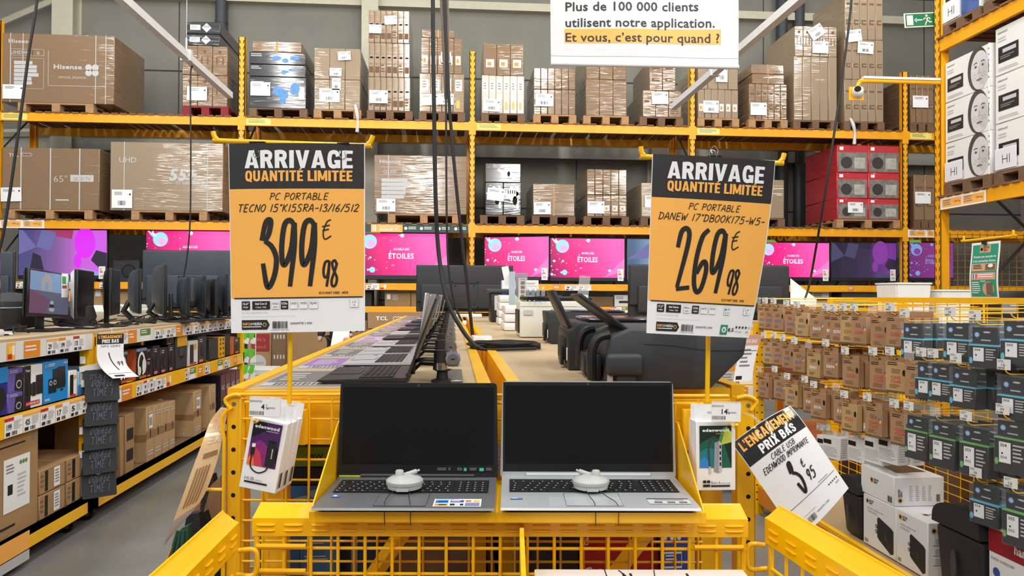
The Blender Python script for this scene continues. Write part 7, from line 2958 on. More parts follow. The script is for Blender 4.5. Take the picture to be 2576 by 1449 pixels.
x_ = 0
crate('blue box with printed instructions, left one behind the lower mesh', 655, 755, 1300, zsh, .2, .3, STB, p_instr)
z_b = crate('second blue box with printed instructions behind the lower mesh', 757, 845, 1300, zsh, .2, .3, STB, p_instr)
zg = crate('blue geometric box left of the grey laptop, above the instruction boxes', 668, 860, 1222, z_b + .002, .2, .3, STB, p_geo)
zg = crate('dark box under the green box behind the grid', 668, 870, 1176, zg + .002, .2, .3, BLACKM)
zg = crate('olive green box behind the grid, left of the grey laptop', 668, 872, 1124, zg + .002, .2, .3, OLIVE, p_bw)
crate('brown box on top of the olive green one behind the grid', 760, 880, 1050, zg + .002, .22, .3, KRAFTD)
crate('dark blue box behind the middle of the lower mesh', 900, 985, 1310, zsh, .25, .3, mat('deep_blue_board', (26, 44, 72), .5, var=.08))
crate('dark brown box under the laptops behind the mesh', 990, 1130, 1310, zsh, .25, .3, KRAFTD)
crate('black slim box beside the divider behind the mesh', 1345, 1400, 1330, zsh, .25, .3, BLACKM)
crate('dark navy box left of the red printer cartons', 1404, 1456, 1330, zsh, .25, .3, NIGHT)
za = crate('lower red printer carton printed Canon behind the mesh', 1460, 1660, 1386, zsh, .25, .3, REDB, p_canon)
crate('upper red printer carton with white lettering behind the mesh', 1460, 1655, 1310, za + .002, .27, .3, REDB, lambda mb, w, h: (mb.text('Canon', w * .1, h * .12, h * .16, WHITE, h * .7, .0006, rot=PI / 2, bold=.04), mb.text('PIXMA', w * .9, h * .15, h * .1, WHITE, h * .6, .0006, rot=PI / 2)))
crate('blue carton with white symbols at the right end behind the mesh', 1665, 1737, 1312, zsh, .24, .3, INDB, p_icons2)
TEAL = mat('teal_pack', (120, 170, 170), .5, var=.06)
for k, px in enumerate((1716, 1738, 1760)):
 crate('%s of the teal packs seen past the grid right of the silver laptop' % ('first', 'second', 'third')[k].capitalize(), px, px + 18, 1040, zsh, .5 + k * .02, .2, TEAL, None, 'teal packs past the grid')

# ------------------------------------------------------------------ side basket with poster and bags at the left post
KRP = mat('kraft_poster', (232, 198, 148), .3, var=.06, coat=.3)
GRP_ = mat('grey_poster_end', (172, 160, 160), .3, var=.05, coat=.3)
lefts = [(556, 1024, .02), (530, 1058, -.0), (510, 1110, -.02), (482, 1185, -.05), (455, 1260, -.08), (432, 1320, -.1), (412, 1374, -.12)]
rights = [(572, 1026, .02), (568, 1062, .02), (560, 1100, .0), (546, 1160, -.01), (520, 1232, -.03), (494, 1275, -.05), (452, 1322, -.08)]
o = atl(500, 1374, y=-.05)
t = fthing('curved_poster', 'curved kraft coloured poster sheet hanging outside the left post', 'poster', tuple(o))
m = MB()
n = 26
Ls = catmull([atl(a, b, y=c) - o for a, b, c in lefts], 6)
Rs = catmull([atl(a, b, y=c) - o for a, b, c in rights], 6)
nn = len(Ls)
for i in range(nn - 1):
 m.add([Ls[i], Rs[i], Rs[i + 1], Ls[i + 1]], [(0, 1, 2, 3)], KRP if i < nn * .78 else GRP_)


def onp(p):
 v = max(0, min(.999, p[1])) * (nn - 1)
 i = min(int(v), nn - 2)
 f = v - i
 a = Ls[i].lerp(Ls[i + 1], f)
 b = Rs[i].lerp(Rs[i + 1], f)
 q = a.lerp(b, p[0])
 nrm = (b - a).cross(Ls[i + 1] - Ls[i]).normalized()
 if nrm.y > 0:
  nrm = -nrm
 return q + nrm * .002


PALP = mat('pale_poster_print', (232, 214, 186), .4, var=0)
DUSK = mat('dusk_poster_print', (150, 116, 78), .4, var=0)
m.warp = onp
for s_, a, b, v0, v1, mm in (('EGAVIRRA', .25, .98, .14, .27, PALP), ('EETIMIL', .3, .95, .3, .36, PALP)):
 vs, fs = text_mesh(s_, .03, 1)
 x0 = min(p[0] for p in vs)
 x1_ = max(p[0] for p in vs)
 m.add([(a + (p[0] - x0) / (x1_ - x0) * (b - a), v1 - p[1] / .73 * (v1 - v0), 0) for p in vs], fs, mm)
for k in range(5):
 m.rect(.2 + .12 * k, .5, .26 + .12 * k, .74, DUSK, 0, 1, 8)
m.rect(.3, .42, .9, .45, DUSK, 0, 3, 2)
m.warp = None
m.build('sheet', t)
bk = fthing('side_basket', 'yellow wire side basket hooked on the left post', 'basket')
m = MB()
m.tube([tuple(atl(572, 1030, y=-.01)), tuple(atl(560, 1048, y=-.01)), tuple(atl(558, 1075, y=-.01)), tuple(atl(564, 1100, y=-.01)), tuple(atl(562, 1255, y=-.01)), tuple(atl(560, 1449, y=-.01))], .0042, YEL, 8)
m.build('upright_wire', bk)
m = MB()
m.tube([tuple(atl(561, 1232, y=-.01)), tuple(atl(516, 1231, y=-.01)), tuple(atl(509, 1224, y=-.01)), tuple(atl(513, 1187, y=-.01))], .0042, YEL, 8)
m.build('hook_wire', bk)
m = MB()
e0, e1 = atl(440, 1449, y=-.02), atl(560, 1449, y=-.02)
for zz in (.62, .75):
 m.tube([(e1.x, .3, zz), (e0.x - .04, .3, zz), (e0.x - .04, -.1, zz), (e1.x, -.1, zz)], .004, YEL, 8)
m.build('ring_wire', bk)
m = MB()
m.bx(e0.x - .04, e1.x, -.1, .3, .6, .606, YEL)
m.build('basket_floor', bk)
DGREEN = mat('dark_green_bag', (38, 78, 62), .7, var=.12, bump=.3)
BAGB = mat('black_bag', (30, 32, 34), .7, var=.12, bump=.3)
BROWNC = mat('brown_bag_card', (150, 112, 78), .75, var=.08)


def leaning(label, name, top_l, top_r, bot_l, bot_r, yl_, th, m_, pr=None):
 """a flat bag standing on edge in the basket, leaning outwards"""
 c = [atl(*q, y=yl_) for q in (bot_l, bot_r, top_r, top_l)]
 o_ = (c[0] + c[1]) / 2
 o_.z = .608
 t = fthing(name, label, 'bag', tuple(o_))
 m = MB()
 b0 = Vector((c[0].x, yl_, .608)) - o_
 b1 = Vector((c[1].x, yl_, .608)) - o_
 q = [b0, b1, c[1] - o_, c[2] - o_, c[3] - o_, c[0] - o_]
 n_ = len(q)
 vs = [(p.x, 0, p.z) for p in q] + [(p.x, th, p.z) for p in q]
 m.add(vs, [tuple(range(n_)), tuple(range(2 * n_ - 1, n_ - 1, -1))] + [(i, i + n_, (i + 1) % n_ + n_, (i + 1) % n_) for i in range(n_)], m_)
 m.build('bag_body', t)
 return t, o_


for lab, nm, q, yl_, mm in (('dark green folded shopping bag at the lower edge beside the left gate', 'shopping_bag', ((456, 1330), (474, 1322), (408, 1449), (470, 1449)), -.03, DGREEN),
       ('black folded shopping bag behind the dark green one', 'shopping_bag', ((470, 1296), (500, 1290), (440, 1449), (520, 1449)), .02, BAGB),
       ('black folded shopping bag nearest the left post', 'shopping_bag', ((500, 1298), (514, 1288), (470, 1449), (560, 1449)), .06, BAGB),
       ('brown card top with printed swirl among the folded bags', 'bag_header', ((496, 1222), (512, 1196), (470, 1290), (500, 1310)), .1, BROWNC),
       ('brown leaning card with dark lettering beside the left post', 'bag_header', ((530, 1222), (556, 1196), (506, 1310), (556, 1340)), .14, BROWNC),
       ('red and black folded bag behind the brown cards', 'shopping_bag', ((508, 1200), (535, 1194), (500, 1300), (560, 1320)), .2, BAGB)):
 t, o_ = leaning(lab, nm, *q, yl_, .025 if nm == 'shopping_bag' else .004, mm)
 if mm is DGREEN:
  m = MB()
  for k in range(3):
   a, b = atl(448 + 7 * k, 1335, y=yl_ - .001) - o_, atl(415 + 18 * k, 1449, y=yl_ - .001) - o_
   m.tube([(a.x, -.002, a.z), (b.x, -.002, b.z)], .004, DGREEN, 6)
  m.build('fold', t)
  m = MB()
  a, b = atl(444, 1352, y=yl_) - o_, atl(404, 1449, y=yl_) - o_
  m.tube([(a.x, -.003, a.z), (b.x, -.003, b.z)], .002, ORANGED, 6)
  m.build('trim_cord', t)
# ================================================================== INK GONDOLA ON THE RIGHT
XI, XP = 2.12, 2.66
YI0, YI1 = 1.9, 5.02
ink = thing('hook_gondola', 'yellow gondola with a wire back and long hooks full of ink packs', 'gondola', (XI, 0, 0))
m = MB()
z = .3
while z < 1.5:
 m.cyl((XP - XI, YI0, z), (XP - XI, YI1, z), .0028, YEL, n=5)
 z += .05
y = YI0
while y < YI1:
 m.cyl((XP - XI + .004, y, .25), (XP - XI + .004, y, 1.5), .0028, YEL, n=5)
 y += .1
m.build('wire_grid', ink)
for yy in (YI0, YI1 - .02):
 for xx in (0.0, XP - XI, 1.05):
  m = MB()
  h_ = 1.32 if xx == 0 and yy > 3 else (1.5 if xx else .2)
  m.bx(xx - .03, xx + .03, yy - .02, yy + .02, 0, h_, YEL)
  if xx == 0:
   z = .1
   while z < h_ - .05:
    m.M = frame((.018, yy - .0206, z), (1, 0, 0), (0, 0, 1))
    m.disc(0, 0, .006, HOLE, 0, 10)
    m.M = frame((-.018, yy - .0206, z), (1, 0, 0), (0, 0, 1))
    m.disc(0, 0, .006, HOLE, 0, 10)
    m.M = Matrix.Identity(4)
    z += .05
  m.build('post', ink)
m = MB()
m.bx(0, 1.05, YI0, YI1, .17, .2, MDF)
m.bx(-.01, .02, YI0, YI1, .19, .206, YEL)
m.bx(0, .03, YI0, YI1, .09, .17, YEL)
m.build('base_deck', ink)
strip_cards(ink, (-.012, YI1 - .05, .075), (0, -1, 0), (0, 0, 1), YI1 - YI0 - .1, .115, 71, .25, ORANGED, .2, .3)
for zz in (1.0, 1.47):
 m = MB()
 m.bx(XP - XI - .01, XP - XI + .03, YI0, YI1, zz, zz + .03, YEL)
 m.build('cross_bar', ink)

INKB = mat('ink_pack_kraft', (172, 132, 96), .75, var=.07, vs=9)
INKY = mat('ink_pack_sand', (190, 156, 104), .75, var=.06, vs=9)
INKDK = mat('ink_pack_shade_print', (122, 92, 66), .75, var=.05)
HPB = mat('ink_box_black', (24, 27, 32), .4, var=.1)
HPT = mat('ink_box_teal_edge', (96, 190, 220), .4, var=.05)
HPG = mat('ink_box_green_edge', (110, 180, 90), .4, var=.05)
BLISTER = mat('clear_blister', (225, 232, 238), .06, var=0, alpha=.07)
REDC, BLUEC = mat('code_red', (205, 84, 76), .6, var=0), mat('code_blue', (92, 120, 170), .6, var=0)
CY, MG, YL = mat('drop_cyan', (60, 160, 210), .5, var=0), mat('drop_magenta', (200, 60, 120), .5, var=0), mat('drop_yellow', (235, 205, 60), .5, var=0)
FI_ = lambda W: frame((-.0006, W / 2, 0), (0, -1, 0), (0, 0, 1))      # face looking to -x


def brown_pack(loc, rz, code, cc, col, seed, label, front):
 W, H, D = .118, .17, .036
 t = thing('ink_pack', label, 'ink cartridge', loc, rz, 'ink packs on the hooks')
 mb = MB()
 # pouch box with a serrated foot and a hang tab
 mb.rbox((D / 2, 0, -H / 2 - .012), (D, W, H - .03), .002, col if seed % 4 else INKY, 1)
 mb.box((.003, 0, -.014), (.002, W, .032), col)
 n = 8
 pts = [(-W / 2, -H + .004)]
 for k in range(n):
  pts += [(-W / 2 + W * (k + .3) / n, -H - .008), (-W / 2 + W * (k + .75) / n, -H - .008), (-W / 2 + W * (k + 1) / n, -H + .004)]
 mb.prism(pts[::-1], 0, .003, INKDK, frame((.004, 0, 0), (0, -1, 0), (0, 0, 1)))
 if front:
  mb.M = FI_(W)
  mb.disc(W / 2, -.012, .016, HOLE, .0002, 12, .003)
  mb.lines(W * .1, -H * .28, W * .6, -H * .17, 2, SPKD, .0004, seed)
  mb.lines(W * .3, -H * .5, W * .72, -H * .36, 3, INKDK, .0004, seed + 1)
  if ' ' in code:
   a, b = code.split(' ')
   mb.text(a, W * .5, -H * .64, H * .085, cc, W * .5, .0004, 'C', bold=.03)
   mb.text(b, W * .5, -H * .75, H * .085, cc, W * .5, .0004, 'C', bold=.03)
  else:
   mb.text(code, W * .5, -H * .68, H * .1, cc, W * .52, .0004, 'C', bold=.03)
  mb.lines(W * .2, -H * .92, W * .7, -H * .8, 3, INKDK, .0004, seed + 2)
  if seed % 2:
   for k, c in enumerate((CY, MG, YL)):
    mb.disc(W * .9 - (k % 2) * .008, -H * (.42 + .06 * k), .007, c, .0004 + .0001 * k, 10, .009)
  else:
   mb.disc(W * .9, -H * .45, .009, SPKD, .0004, 10, .016)
  mb.M = Matrix.Identity(4)
 mb.build('pouch', t)
 return t


def blister_pack(loc, rz, code, green, label, front, tall):
 W, H, D = .128, .2 if tall else .165, .055
 t = thing('ink_pack', label, 'ink cartridge', loc, rz, 'clear boxed ink packs on the hooks')
 mb = MB()
 mb.rbox((D / 2, 0, -H / 2 - .02), (D + .006, W + .008, H + .01), .006, BLISTER, 1)
 mb.build('clear_shell', t)
 edge = HPG if green else HPT
 hb = H * (.66 if tall else .55)
 mb = MB()
 mb.rbox((D / 2, 0, -H - .02 + hb / 2), (D, W, hb), .003, HPB, 1)
 mb.bx(-.001, D + .001, -W / 2 - .0005, W / 2 + .0005, -H - .02 + hb - .004, -H - .02 + hb + .001, edge)
 if front:
  mb.M = FI_(W)
  b = -H - .02
  mb.rect(W * .16, b + hb * .28, W * .52, b + hb * .88, WHITE, .0004)
  mb.text(code, W * .2, b + hb * .74, hb * .1, INK, W * .2, .0008, bold=.01)
  mb.disc(W * .26, b + hb * .55, .004, INK, .0008, 10)
  if tall:
   mb.text(code, W * .2, b + hb * .4, hb * .08, INK, W * .2, .0008)
  mb.lines(W * .58, b + hb * .3, W * .95, b + hb * .85, 5, LGREY, .0004, 3)
  mb.disc(W * .08, b + hb * .3, .008, edge, .0004, 10, .014)
 mb.build('carton', t)
 mb = MB()
 mb.rbox((D * .25, 0, -(H - hb) / 2 - .02), (.003, W * .9, H - hb - .006), .001, HPB, 1)
 mb.M = frame((D * .25 - .0022, W / 2, 0), (0, -1, 0), (0, 0, 1))
 mb.disc(W * .22, -(H - hb) * .45 - .02, .012, BLUEI, .0002, 16)
 mb.disc(W * .22, -(H - hb) * .45 - .02, .009, mat('pale_logo_blue', (170, 200, 230), .4, var=0), .0004, 16)
 mb.disc(W * .55, -(H - hb) * .3 - .02, .016, LGREY, .0002, 12, .004)
 mb.lines(W * .35, -(H - hb) * .85 - .02, W * .85, -(H - hb) * .7 - .02, 1, LGREY, .0002)
 mb.build('header_card', t)
 return t


def white_ink_box(loc, rz, label):
 W, H, D = .13, .13, .07
 t = thing('ink_pack', label, 'ink cartridge', loc, rz, 'white ink boxes on the low hooks')
 mb = MB()
 mb.rbox((D / 2, 0, -H / 2 - .03), (D, W, H), .002, WHITE, 1)
 mb.box((.01, 0, -.015), (.002, W * .4, .035), WHITE)
 mb.M = FI_(W)
 mb.rect(W * .05, -.075, W * .5, -.05, INK, .0004)
 mb.lines(W * .05, -.15, W * .9, -.09, 7, LGREY, .0004, 4)
 mb.M = frame((0, -W / 2 - .0006, 0), (1, 0, 0), (0, 0, 1))
 mb.lines(.008, -.15, D - .005, -.04, 9, LGREY, .0004, 5)
 mb.build('carton', t)
 return t


ROWN = ('top', 'second', 'third', 'fourth', 'lowest')
HK = [  # row, left edge px, top py, kind, code, number of packs
 (0, 1909, 764, 'b', 'B123', 2), (0, 1926, 765, 'b', 'B127', 2), (0, 1947, 766, 'b', 'B223', 4), (0, 1979, 772, 'b', 'B1000', 4), (0, 2005, 776, 'b', 'B3213', 4), (0, 2044, 780, 'w', 'E603', 4), (0, 2077, 783, 'w', 'E4', 3), (0, 2096, 785, 'w', 'E29XL', 4),
 (0, 2120, 783, 'r', 'C510', 2), (0, 2147, 784, 'r', 'C540', 5), (0, 2193, 790, 'r', 'C560', 4), (0, 2236, 784, 'r', 'C545X', 4), (0, 2271, 800, 'h', '301', 4), (0, 2383, 798, 'h', '303', 4), (0, 2444, 808, 'h', '304', 4), (0, 2529, 792, 'h', '305', 3),
 (1, 1923, 851, 'b', 'B980', 2), (1, 1948, 852, 'b', 'B970', 2), (1, 1970, 858, 'b', 'B985', 3), (1, 1999, 866, 'b', 'B12', 5), (1, 2034, 876, 'w', 'E603', 4), (1, 2077, 872, 'w', 'E604', 5), (1, 2125, 892, 'r', 'C510', 5), (1, 2194, 894, 'r', 'C545 C546', 3), (1, 2236, 894, 'r', 'C545 C546', 4), (1, 2284, 905, 'r', 'C547', 2),
 (1, 2312, 897, 'h', '300', 2), (1, 2341, 900, 'h', '302', 2), (1, 2397, 912, 'h', '303', 4), (1, 2515, 930, 'h', '305', 3),
 (2, 1912, 936, 'b', 'B421', 3), (2, 1950, 936, 'b', 'B223', 3), (2, 1981, 954, 'b', 'B22', 4), (2, 2025, 962, 'w', 'E603', 2), (2, 2047, 975, 'w', 'E603XL', 4), (2, 2103, 982, 'w', 'E103', 2), (2, 2123, 1000, 'r', 'C511', 4), (2, 2180, 1008, 'r', 'C540 C541', 4), (2, 2247, 1024, 'r', 'C545 C546', 2),
 (2, 2281, 1030, 'g', '301', 4), (2, 2347, 1045, 'g', '302', 5), (2, 2422, 1056, 'g', '303', 5), (2, 2512, 1040, 'g', '304', 3),
 (3, 2062, 1080, 'x', '', 1), (3, 2078, 1080, 'x', '', 2), (3, 2138, 1083, 'x', '', 2), (3, 2180, 1083, 'x', '', 1), (3, 2216, 1080, 'x', '', 2),
 (4, 2446, 1196, 'h', '924', 3), (4, 2532, 1222, 'g', '305', 3)]
ORD1 = ('first', 'second', 'third', 'fourth', 'fifth')
ORDI = ('', 'second', 'third', 'fourth', 'fifth')
seen = {}
for i, (row, px, py, kd, code, n) in enumerate(HK):
 W = .118 if kd in 'bwr' else .128
 xt = XI + (.0 if row < 3 else .02) + (.05 if (row == 3) else 0)
 p = at(px, py, X=xt)
 yc = p.y - W / 2 * .96
 zt = p.z
 m = MB()
 xo = xt - XI
 m.tube([(XP - XI, yc, zt - .008), (xo - .005, yc, zt - .012), (xo - .02, yc, zt - .004), (xo - .026, yc, zt + .006)], .0026, YEL, 6)
 m.tube([(XP - XI, yc + .01, zt + .04), (xo - .02, yc + .01, zt + .036)], .0024, YEL, 6)
 m.build('hook', ink)
 m = MB()
 m.M = Matrix.Translation((xo - .024, yc + .01, zt + .025)) @ Matrix.Rotation(R(18), 4, 'Z')
 m.box((0, 0, 0), (.0015, .052, .04), WHITEP if i % 5 else CLEAR)
 m.M = m.M @ frame((-.0009, .026, -.02), (0, -1, 0), (0, 0, 1))
 if i % 5:
  m.lines(.004, .026, .03, .036, 2, GREYI, .0002, i)
  m.text(PRICES[i % len(PRICES)], .018, .013, .011, INK, .014, .0003)
  m.barcode(.004, .003, .03, .01, INK, .0003, 8, i)
 m.build('price_tag', ink)
 lab_n = {'b': 'blue', 'w': 'white', 'r': 'red'}.get(kd)
 for k in range(n):
  rz = R(14 + (i * 37 % 9) - 4)
  dxs = .047 if kd in 'bwr' else (.075 if kd == 'x' else .07)
  pos = (xt + k * dxs, yc + .006 * math.sin(i * 3 + k * 2), zt)
  if pos[0] > XP - .05:
   break
  kk = '' if k == 0 else ORDI[k] + ' behind the '
  if kd in 'bwr':
   lab = kk + 'brown ink pack coded %s in %s, %s row' % (code, lab_n, ROWN[row])
  elif kd == 'x':
   lab = ('front' if k == 0 else 'rear') + ' white ink box on the low hook, %s from the tilted sheet' % ORD1[i - 43]
  else:
   hn = ORD1[[j for j, q in enumerate(HK) if q[0] == row and q[3] in 'hg'].index(i)]
   lab = kk + 'black ink box with %s edge, %s clear pack of %s row' % ('green' if kd == 'g' else 'blue', hn, ROWN[row])
  lab = lab[0].upper() + lab[1:]
  c0 = seen.get(lab, 0)
  seen[lab] = c0 + 1
  if c0:
   lab += ', nearer clear packs'
  if kd in 'bwr':
   brown_pack(pos, rz, code, {'b': BLUEC, 'w': WHITE, 'r': REDC}[kd], INKB, i, lab, k == 0)
  elif kd == 'x':
   white_ink_box(pos, rz, lab)
  else:
   blister_pack(pos, rz, code, kd == 'g', lab, k == 0, kd == 'g')

# ------------------------------------------------------------------ shredders and their cartons on the base deck
ZBK = .207
SHRB = mat('shredder_black', (38, 38, 40), .5, var=.06)
ODY = mat('depot_logo_amber', (226, 160, 60), .5, var=0)
XS_ = XI + .05


def ysx(px, X=XS_):
 return at(px, 1250, X=X).y


def logo(mb, u, v, h, z, rot=0.0):
 c, s = math.cos(rot), math.sin(rot)
 mb.disc(u, v, h * .5, ODY, z, 18)
 mb.disc(u, v, h * .3, INK, z + .0003, 12)
 for t_, dv in (('ELECTRO', .06), ('DEPOT', -.42)):
  mb.text(t_, u + h * .65 * c - dv * h * s, v + h * .65 * s + dv * h * c, h * .36, INK, h * (1.5 if t_ == 'ELECTRO' else 1.1), z, bold=.04, rot=rot)


def p_shred(mb, w, h):
 logo(mb, w * .14, h * .88, h * .1, .0006)
 mb.text('PAPER SHREDDER', w * .14, h * .74, h * .025, GREYI, w * .5, .0006)
 mb.lines(w * .14, h * .66, w * .45, h * .71, 2, LGREY, .0006)
 a, b = w * .45, w * .93
 mb.poly([(a, h * .26), (a + w * .05, h * .22), (b - w * .08, h * .06), (b, h * .1), (b, h * .52), (b - w * .06, h * .56), (a + w * .04, h * .66), (a, h * .62)], SHRB, .0006)
 mb.poly([(a, h * .55), (b, h * .44), (b, h * .52), (b - w * .06, h * .56), (a + w * .04, h * .66), (a, h * .62)], BLACKM, .0009)
 mb.disc(w * .7, h * .34, w * .035, CHAR, .0009, 16, h * .07)
 for v in (.36, .46):
  mb.disc(w * .42, h * v, w * .035, CHAR, .0009, 14)
  mb.disc(w * .42, h * v, w * .02, LGREY, .0012, 14)
 mb.barcode(w * .05, h * .05, w * .16, h * .12, GREYI, .0006, 8)


def side_lines(mb, w, h):
 logo(mb, w * .12, h * .86, h * .1, .0006)
 for v in (.25, .42, .6):
  mb.rect(w * .1, h * v, w * .9, h * (v + .008), INK, .0006)
  mb.lines(w * .14, h * (v + .02), w * .85, h * (v + .12), 4, LGREY, .0006)


def deck_box(name, label, cat, pa, pb, zt_, z0_, dx, m_, front=None, end=None, top=None, X=XS_, group=None):
 ya, yb = ysx(pb, X), ysx(pa, X)
 t = thing(name, label, cat, (X, (ya + yb) / 2, z0_), 0, group)
 L, h = yb - ya, zt_ - z0_
 mb = MB()
 mb.rbox((dx / 2, 0, h / 2), (dx, L, h), .003, m_, 1)
 if front:
  mb.M = frame((-.0008, L / 2, 0), (0, -1, 0), (0, 0, 1))
  front(mb, L, h)
 if end:
  mb.M = frame((0, -L / 2 - .0008, 0), (1, 0, 0), (0, 0, 1))
  end(mb, dx, h)
 if top:
  mb.M = frame((0, -L / 2, h + .0008), (1, 0, 0), (0, 1, 0))
  top(mb, dx, L)
 mb.build('packaging', t)
 return t


zA = at(2170, 1238, X=XS_).z
zBt = at(2255, 1278, X=XS_).z
zt_ = (zA + zBt) / 2
deck_box('shredder_carton', 'white paper shredder carton with the smaller carton lying on it, left of two', 'carton', 2172, 2254, zt_, ZBK, .24, WHITE, p_shred, side_lines, None, XS_, 'shredder cartons')
deck_box('shredder_carton', 'white paper shredder carton touching the tall black shredder', 'carton', 2255, 2334, zt_, ZBK, .24, WHITE, p_shred, side_lines, lambda mb, w, l: logo(mb, w * .3, l * .5, .035, .0004), XS_, 'shredder cartons')


def f_top(mb, w, h):
 logo(mb, w * .35, h * .6, h * .2, .0006)
 mb.barcode(w * .82, h * .08, w * .95, h * .3, INK, .0006, 8)


def e_top(mb, w, h):
 logo(mb, w * .12, h * .2, h * .18, .0006, PI / 2)
 for u in (.3, .43, .56, .68):
  mb.lines(w * u, h * .15, w * (u + .08), h * .7, 8, LGREY, .0006, int(u * 100))
 mb.barcode(w * .84, h * .15, w * .92, h * .4, INK, .0006, 6)


def t_top(mb, w, l):
 mb.poly([(w * .25, l * .3), (w * .9, l * .35), (w * .85, l * .85), (w * .35, l * .85)], mat('dark_brown_photo', (60, 46, 40), .4, var=.08), .0006)
 mb.rect(w * .1, l * .12, w * .2, l * .6, LGREY, .0006)


zC = at(2248, 1201, X=XS_ - .0).z
deck_box('shredder_carton', 'smaller white shredder carton lying on top of the two upright ones', 'carton', 2166, 2249, zC, zt_ + .002, .26, WHITE, f_top, e_top, t_top, XS_, 'shredder cartons')


def shredder(label, pa, pb, ztop, dx, big):
 ya, yb = ysx(pb), ysx(pa)
 L = yb - ya
 h = ztop - ZBK
 t = thing('paper_shredder', label, 'paper shredder', (XS_, (ya + yb) / 2, ZBK), 0)
 m = MB()
 bm = bmesh.new()
 prof = [(-.012, h * .0), (dx, 0), (dx + .02, h * .72), (-.02, h * .72)]
 vs0 = [bm.verts.new((p[0] + (.012 if p[1] == 0 else 0), -L / 2 + (.012 if p[1] == 0 else 0), p[1])) for p in prof]
 vs1 = [bm.verts.new((p[0] + (.012 if p[1] == 0 else 0), L / 2 - (.012 if p[1] == 0 else 0), p[1])) for p in prof]
 bm.faces.new(vs0)
 bm.faces.new(vs1[::-1])
 for k in range(4):
  bm.faces.new((vs0[k], vs1[k], vs1[(k + 1) % 4], vs0[(k + 1) % 4]))
 bmesh.ops.recalc_face_normals(bm, faces=bm.faces[:])
 bmesh.ops.bevel(bm, geom=bm.edges[:], offset=.02, segments=3, affect='EDGES', profile=.5)
 m.bm(bm, SHRB)
 m.build('bin_body', t)
 m = MB()
 n = 14
 ps = []
 for k in range(n + 1):
  a = PI * k / n
  ps.append(((L / 2 + .008) * math.cos(a), h * .74 + (h * .26) * math.sin(a) ** .6))
 ps = ps + [(-(L / 2 + .008), h * .74), (L / 2 + .008, h * .74)]
 m.prism(ps[:n + 1], -.03, dx + .03, BLACKM, frame((0, 0, 0), (0, 1, 0), (0, 0, 1)) if True else None)
 m.bx(dx * .4, dx * .45, -L * .38, L * .38, h * .995, h * 1.004, HOLE)
 for k in range(8):
  m.bx(dx * .55 + k * .008, dx * .55 + k * .008 + .003, -L * .2, L * .2, h * .985, h * 1.0, CHAR)
 m.build('cutter_head', t)
 m = MB()
 m.M = frame((-.026, L * .05, h * .36), (0, -1, 0), (0, 0, 1))
 m.disc(0, 0, L * .075, CHAR, .0, 24, h * .17)
 m.disc(0, 0, L * .06, mat('smoked_window', (70, 72, 74), .15, var=.1), .0006, 24, h * .15)
 m.build('window', t)
 return t


shredder('tall black paper shredder with an oval window, front right of the white cartons', 2362, 2478, at(2420, 1272, X=XS_).z, .22, True)
t = shredder('black paper shredder standing left of the white shredder cartons', 2124, 2168, at(2140, 1192, X=XS_).z, .2, False)
REDH = mat('dark_red_band', (150, 24, 40), .4, var=.03)


def p_hama(mb, w, h):
 mb.rect(0, h * .72, w, h * .97, REDH, .0006)
 mb.text('hama', w * .45, h * .8, h * .1, WHITE, w * .3, .001, bold=.03)
 mb.text('PAPER SHREDDER', w * .05, h * .64, h * .03, GREYI, w * .4, .0006)
 mb.disc(w * .14, h * .52, h * .05, INDB, .0006)
 for v in (.28, .36, .44):
  mb.rect(w * .3, h * v, w * .45, h * (v + .06), BLUEI if v != .36 else SPKD, .0006)
 mb.poly([(w * .4, h * .05), (w * .98, h * .05), (w * .98, h * .5), (w * .5, h * .58), (w * .4, h * .5)], SHRB, .0006)


deck_box('shredder_carton', 'white carton with a dark red band printed hama at the picture corner', 'carton', 2487, 2640, at(2490, 1318, X=XS_).z, ZBK, .25, WHITE, p_hama, None, lambda mb, w, l: mb.rect(w * .2, l * .4, w * .8, l * .9, BLUEI, .0004), XS_, 'shredder cartons')
for k, (y0, lab) in enumerate(((4.3, 'brown carton low behind the hooks at the far end of the ink gondola'), (3.6, 'brown carton low behind the hooks, right of the white shredder cartons'))):
 t = thing('carton', lab, 'carton', (XP + .1, y0, ZBK))
 m = MB()
 m.rbox((.15, 0, .2), (.3, .5, .4), .004, KRAFTD, 1)
 m.lines(0, 0, .01, .01, 1, INK)
 m.build('packaging', t)

# green recycling poster on its stand
xg = 3.0
a, b = at(2425, 606, X=xg), at(2549, 592, X=xg)
pz = a.z
t = thing('sign_stand', 'yellow stand with upturned ends holding the green poster over the ink hooks', 'sign stand', (xg, (a.y + b.y) / 2, 1.3))
m = MB()
m.cyl((0, .03, 0), (0, .03, pz - 1.3), .006, YEL, n=10)
m.bx(-.03, .03, 0, .06, -.01, 0, YEL)
m.build('pole', t)
h2 = (a.y - b.y) / 2
m = MB()
m.tube([(0, h2, pz - 1.3 + .03), (0, h2, pz - 1.3 + .008), (0, h2 - .01, pz - 1.3), (0, -h2 + .01, pz - 1.3), (0, -h2, pz - 1.3 + .008), (0, -h2, pz - 1.3 + .03)], .0065, YEL, 10, smooth=3)
m.build('crossbar', t)
TEALP = mat('teal_poster', (36, 150, 124), .45, var=.02)
SANDP = mat('sand_print', (206, 164, 130), .5, var=.03)
ROSEP = mat('rose_print', (216, 160, 146), .5, var=.03)
W3, H3 = .225, .325
t = thing('info_poster', 'green and white poster about recycling ink cartridges, hanging over the hooks', 'poster', (xg - .012, at(2482, 700, X=xg).y, pz - .02 - H3))
m = MB()
m.M = frame((0, W3 / 2, 0), (0, -1, 0), (0, 0, 1))
m.warp = lambda p: (p[0], p[1], p[2] + .008 * math.sin(p[1] * 14))
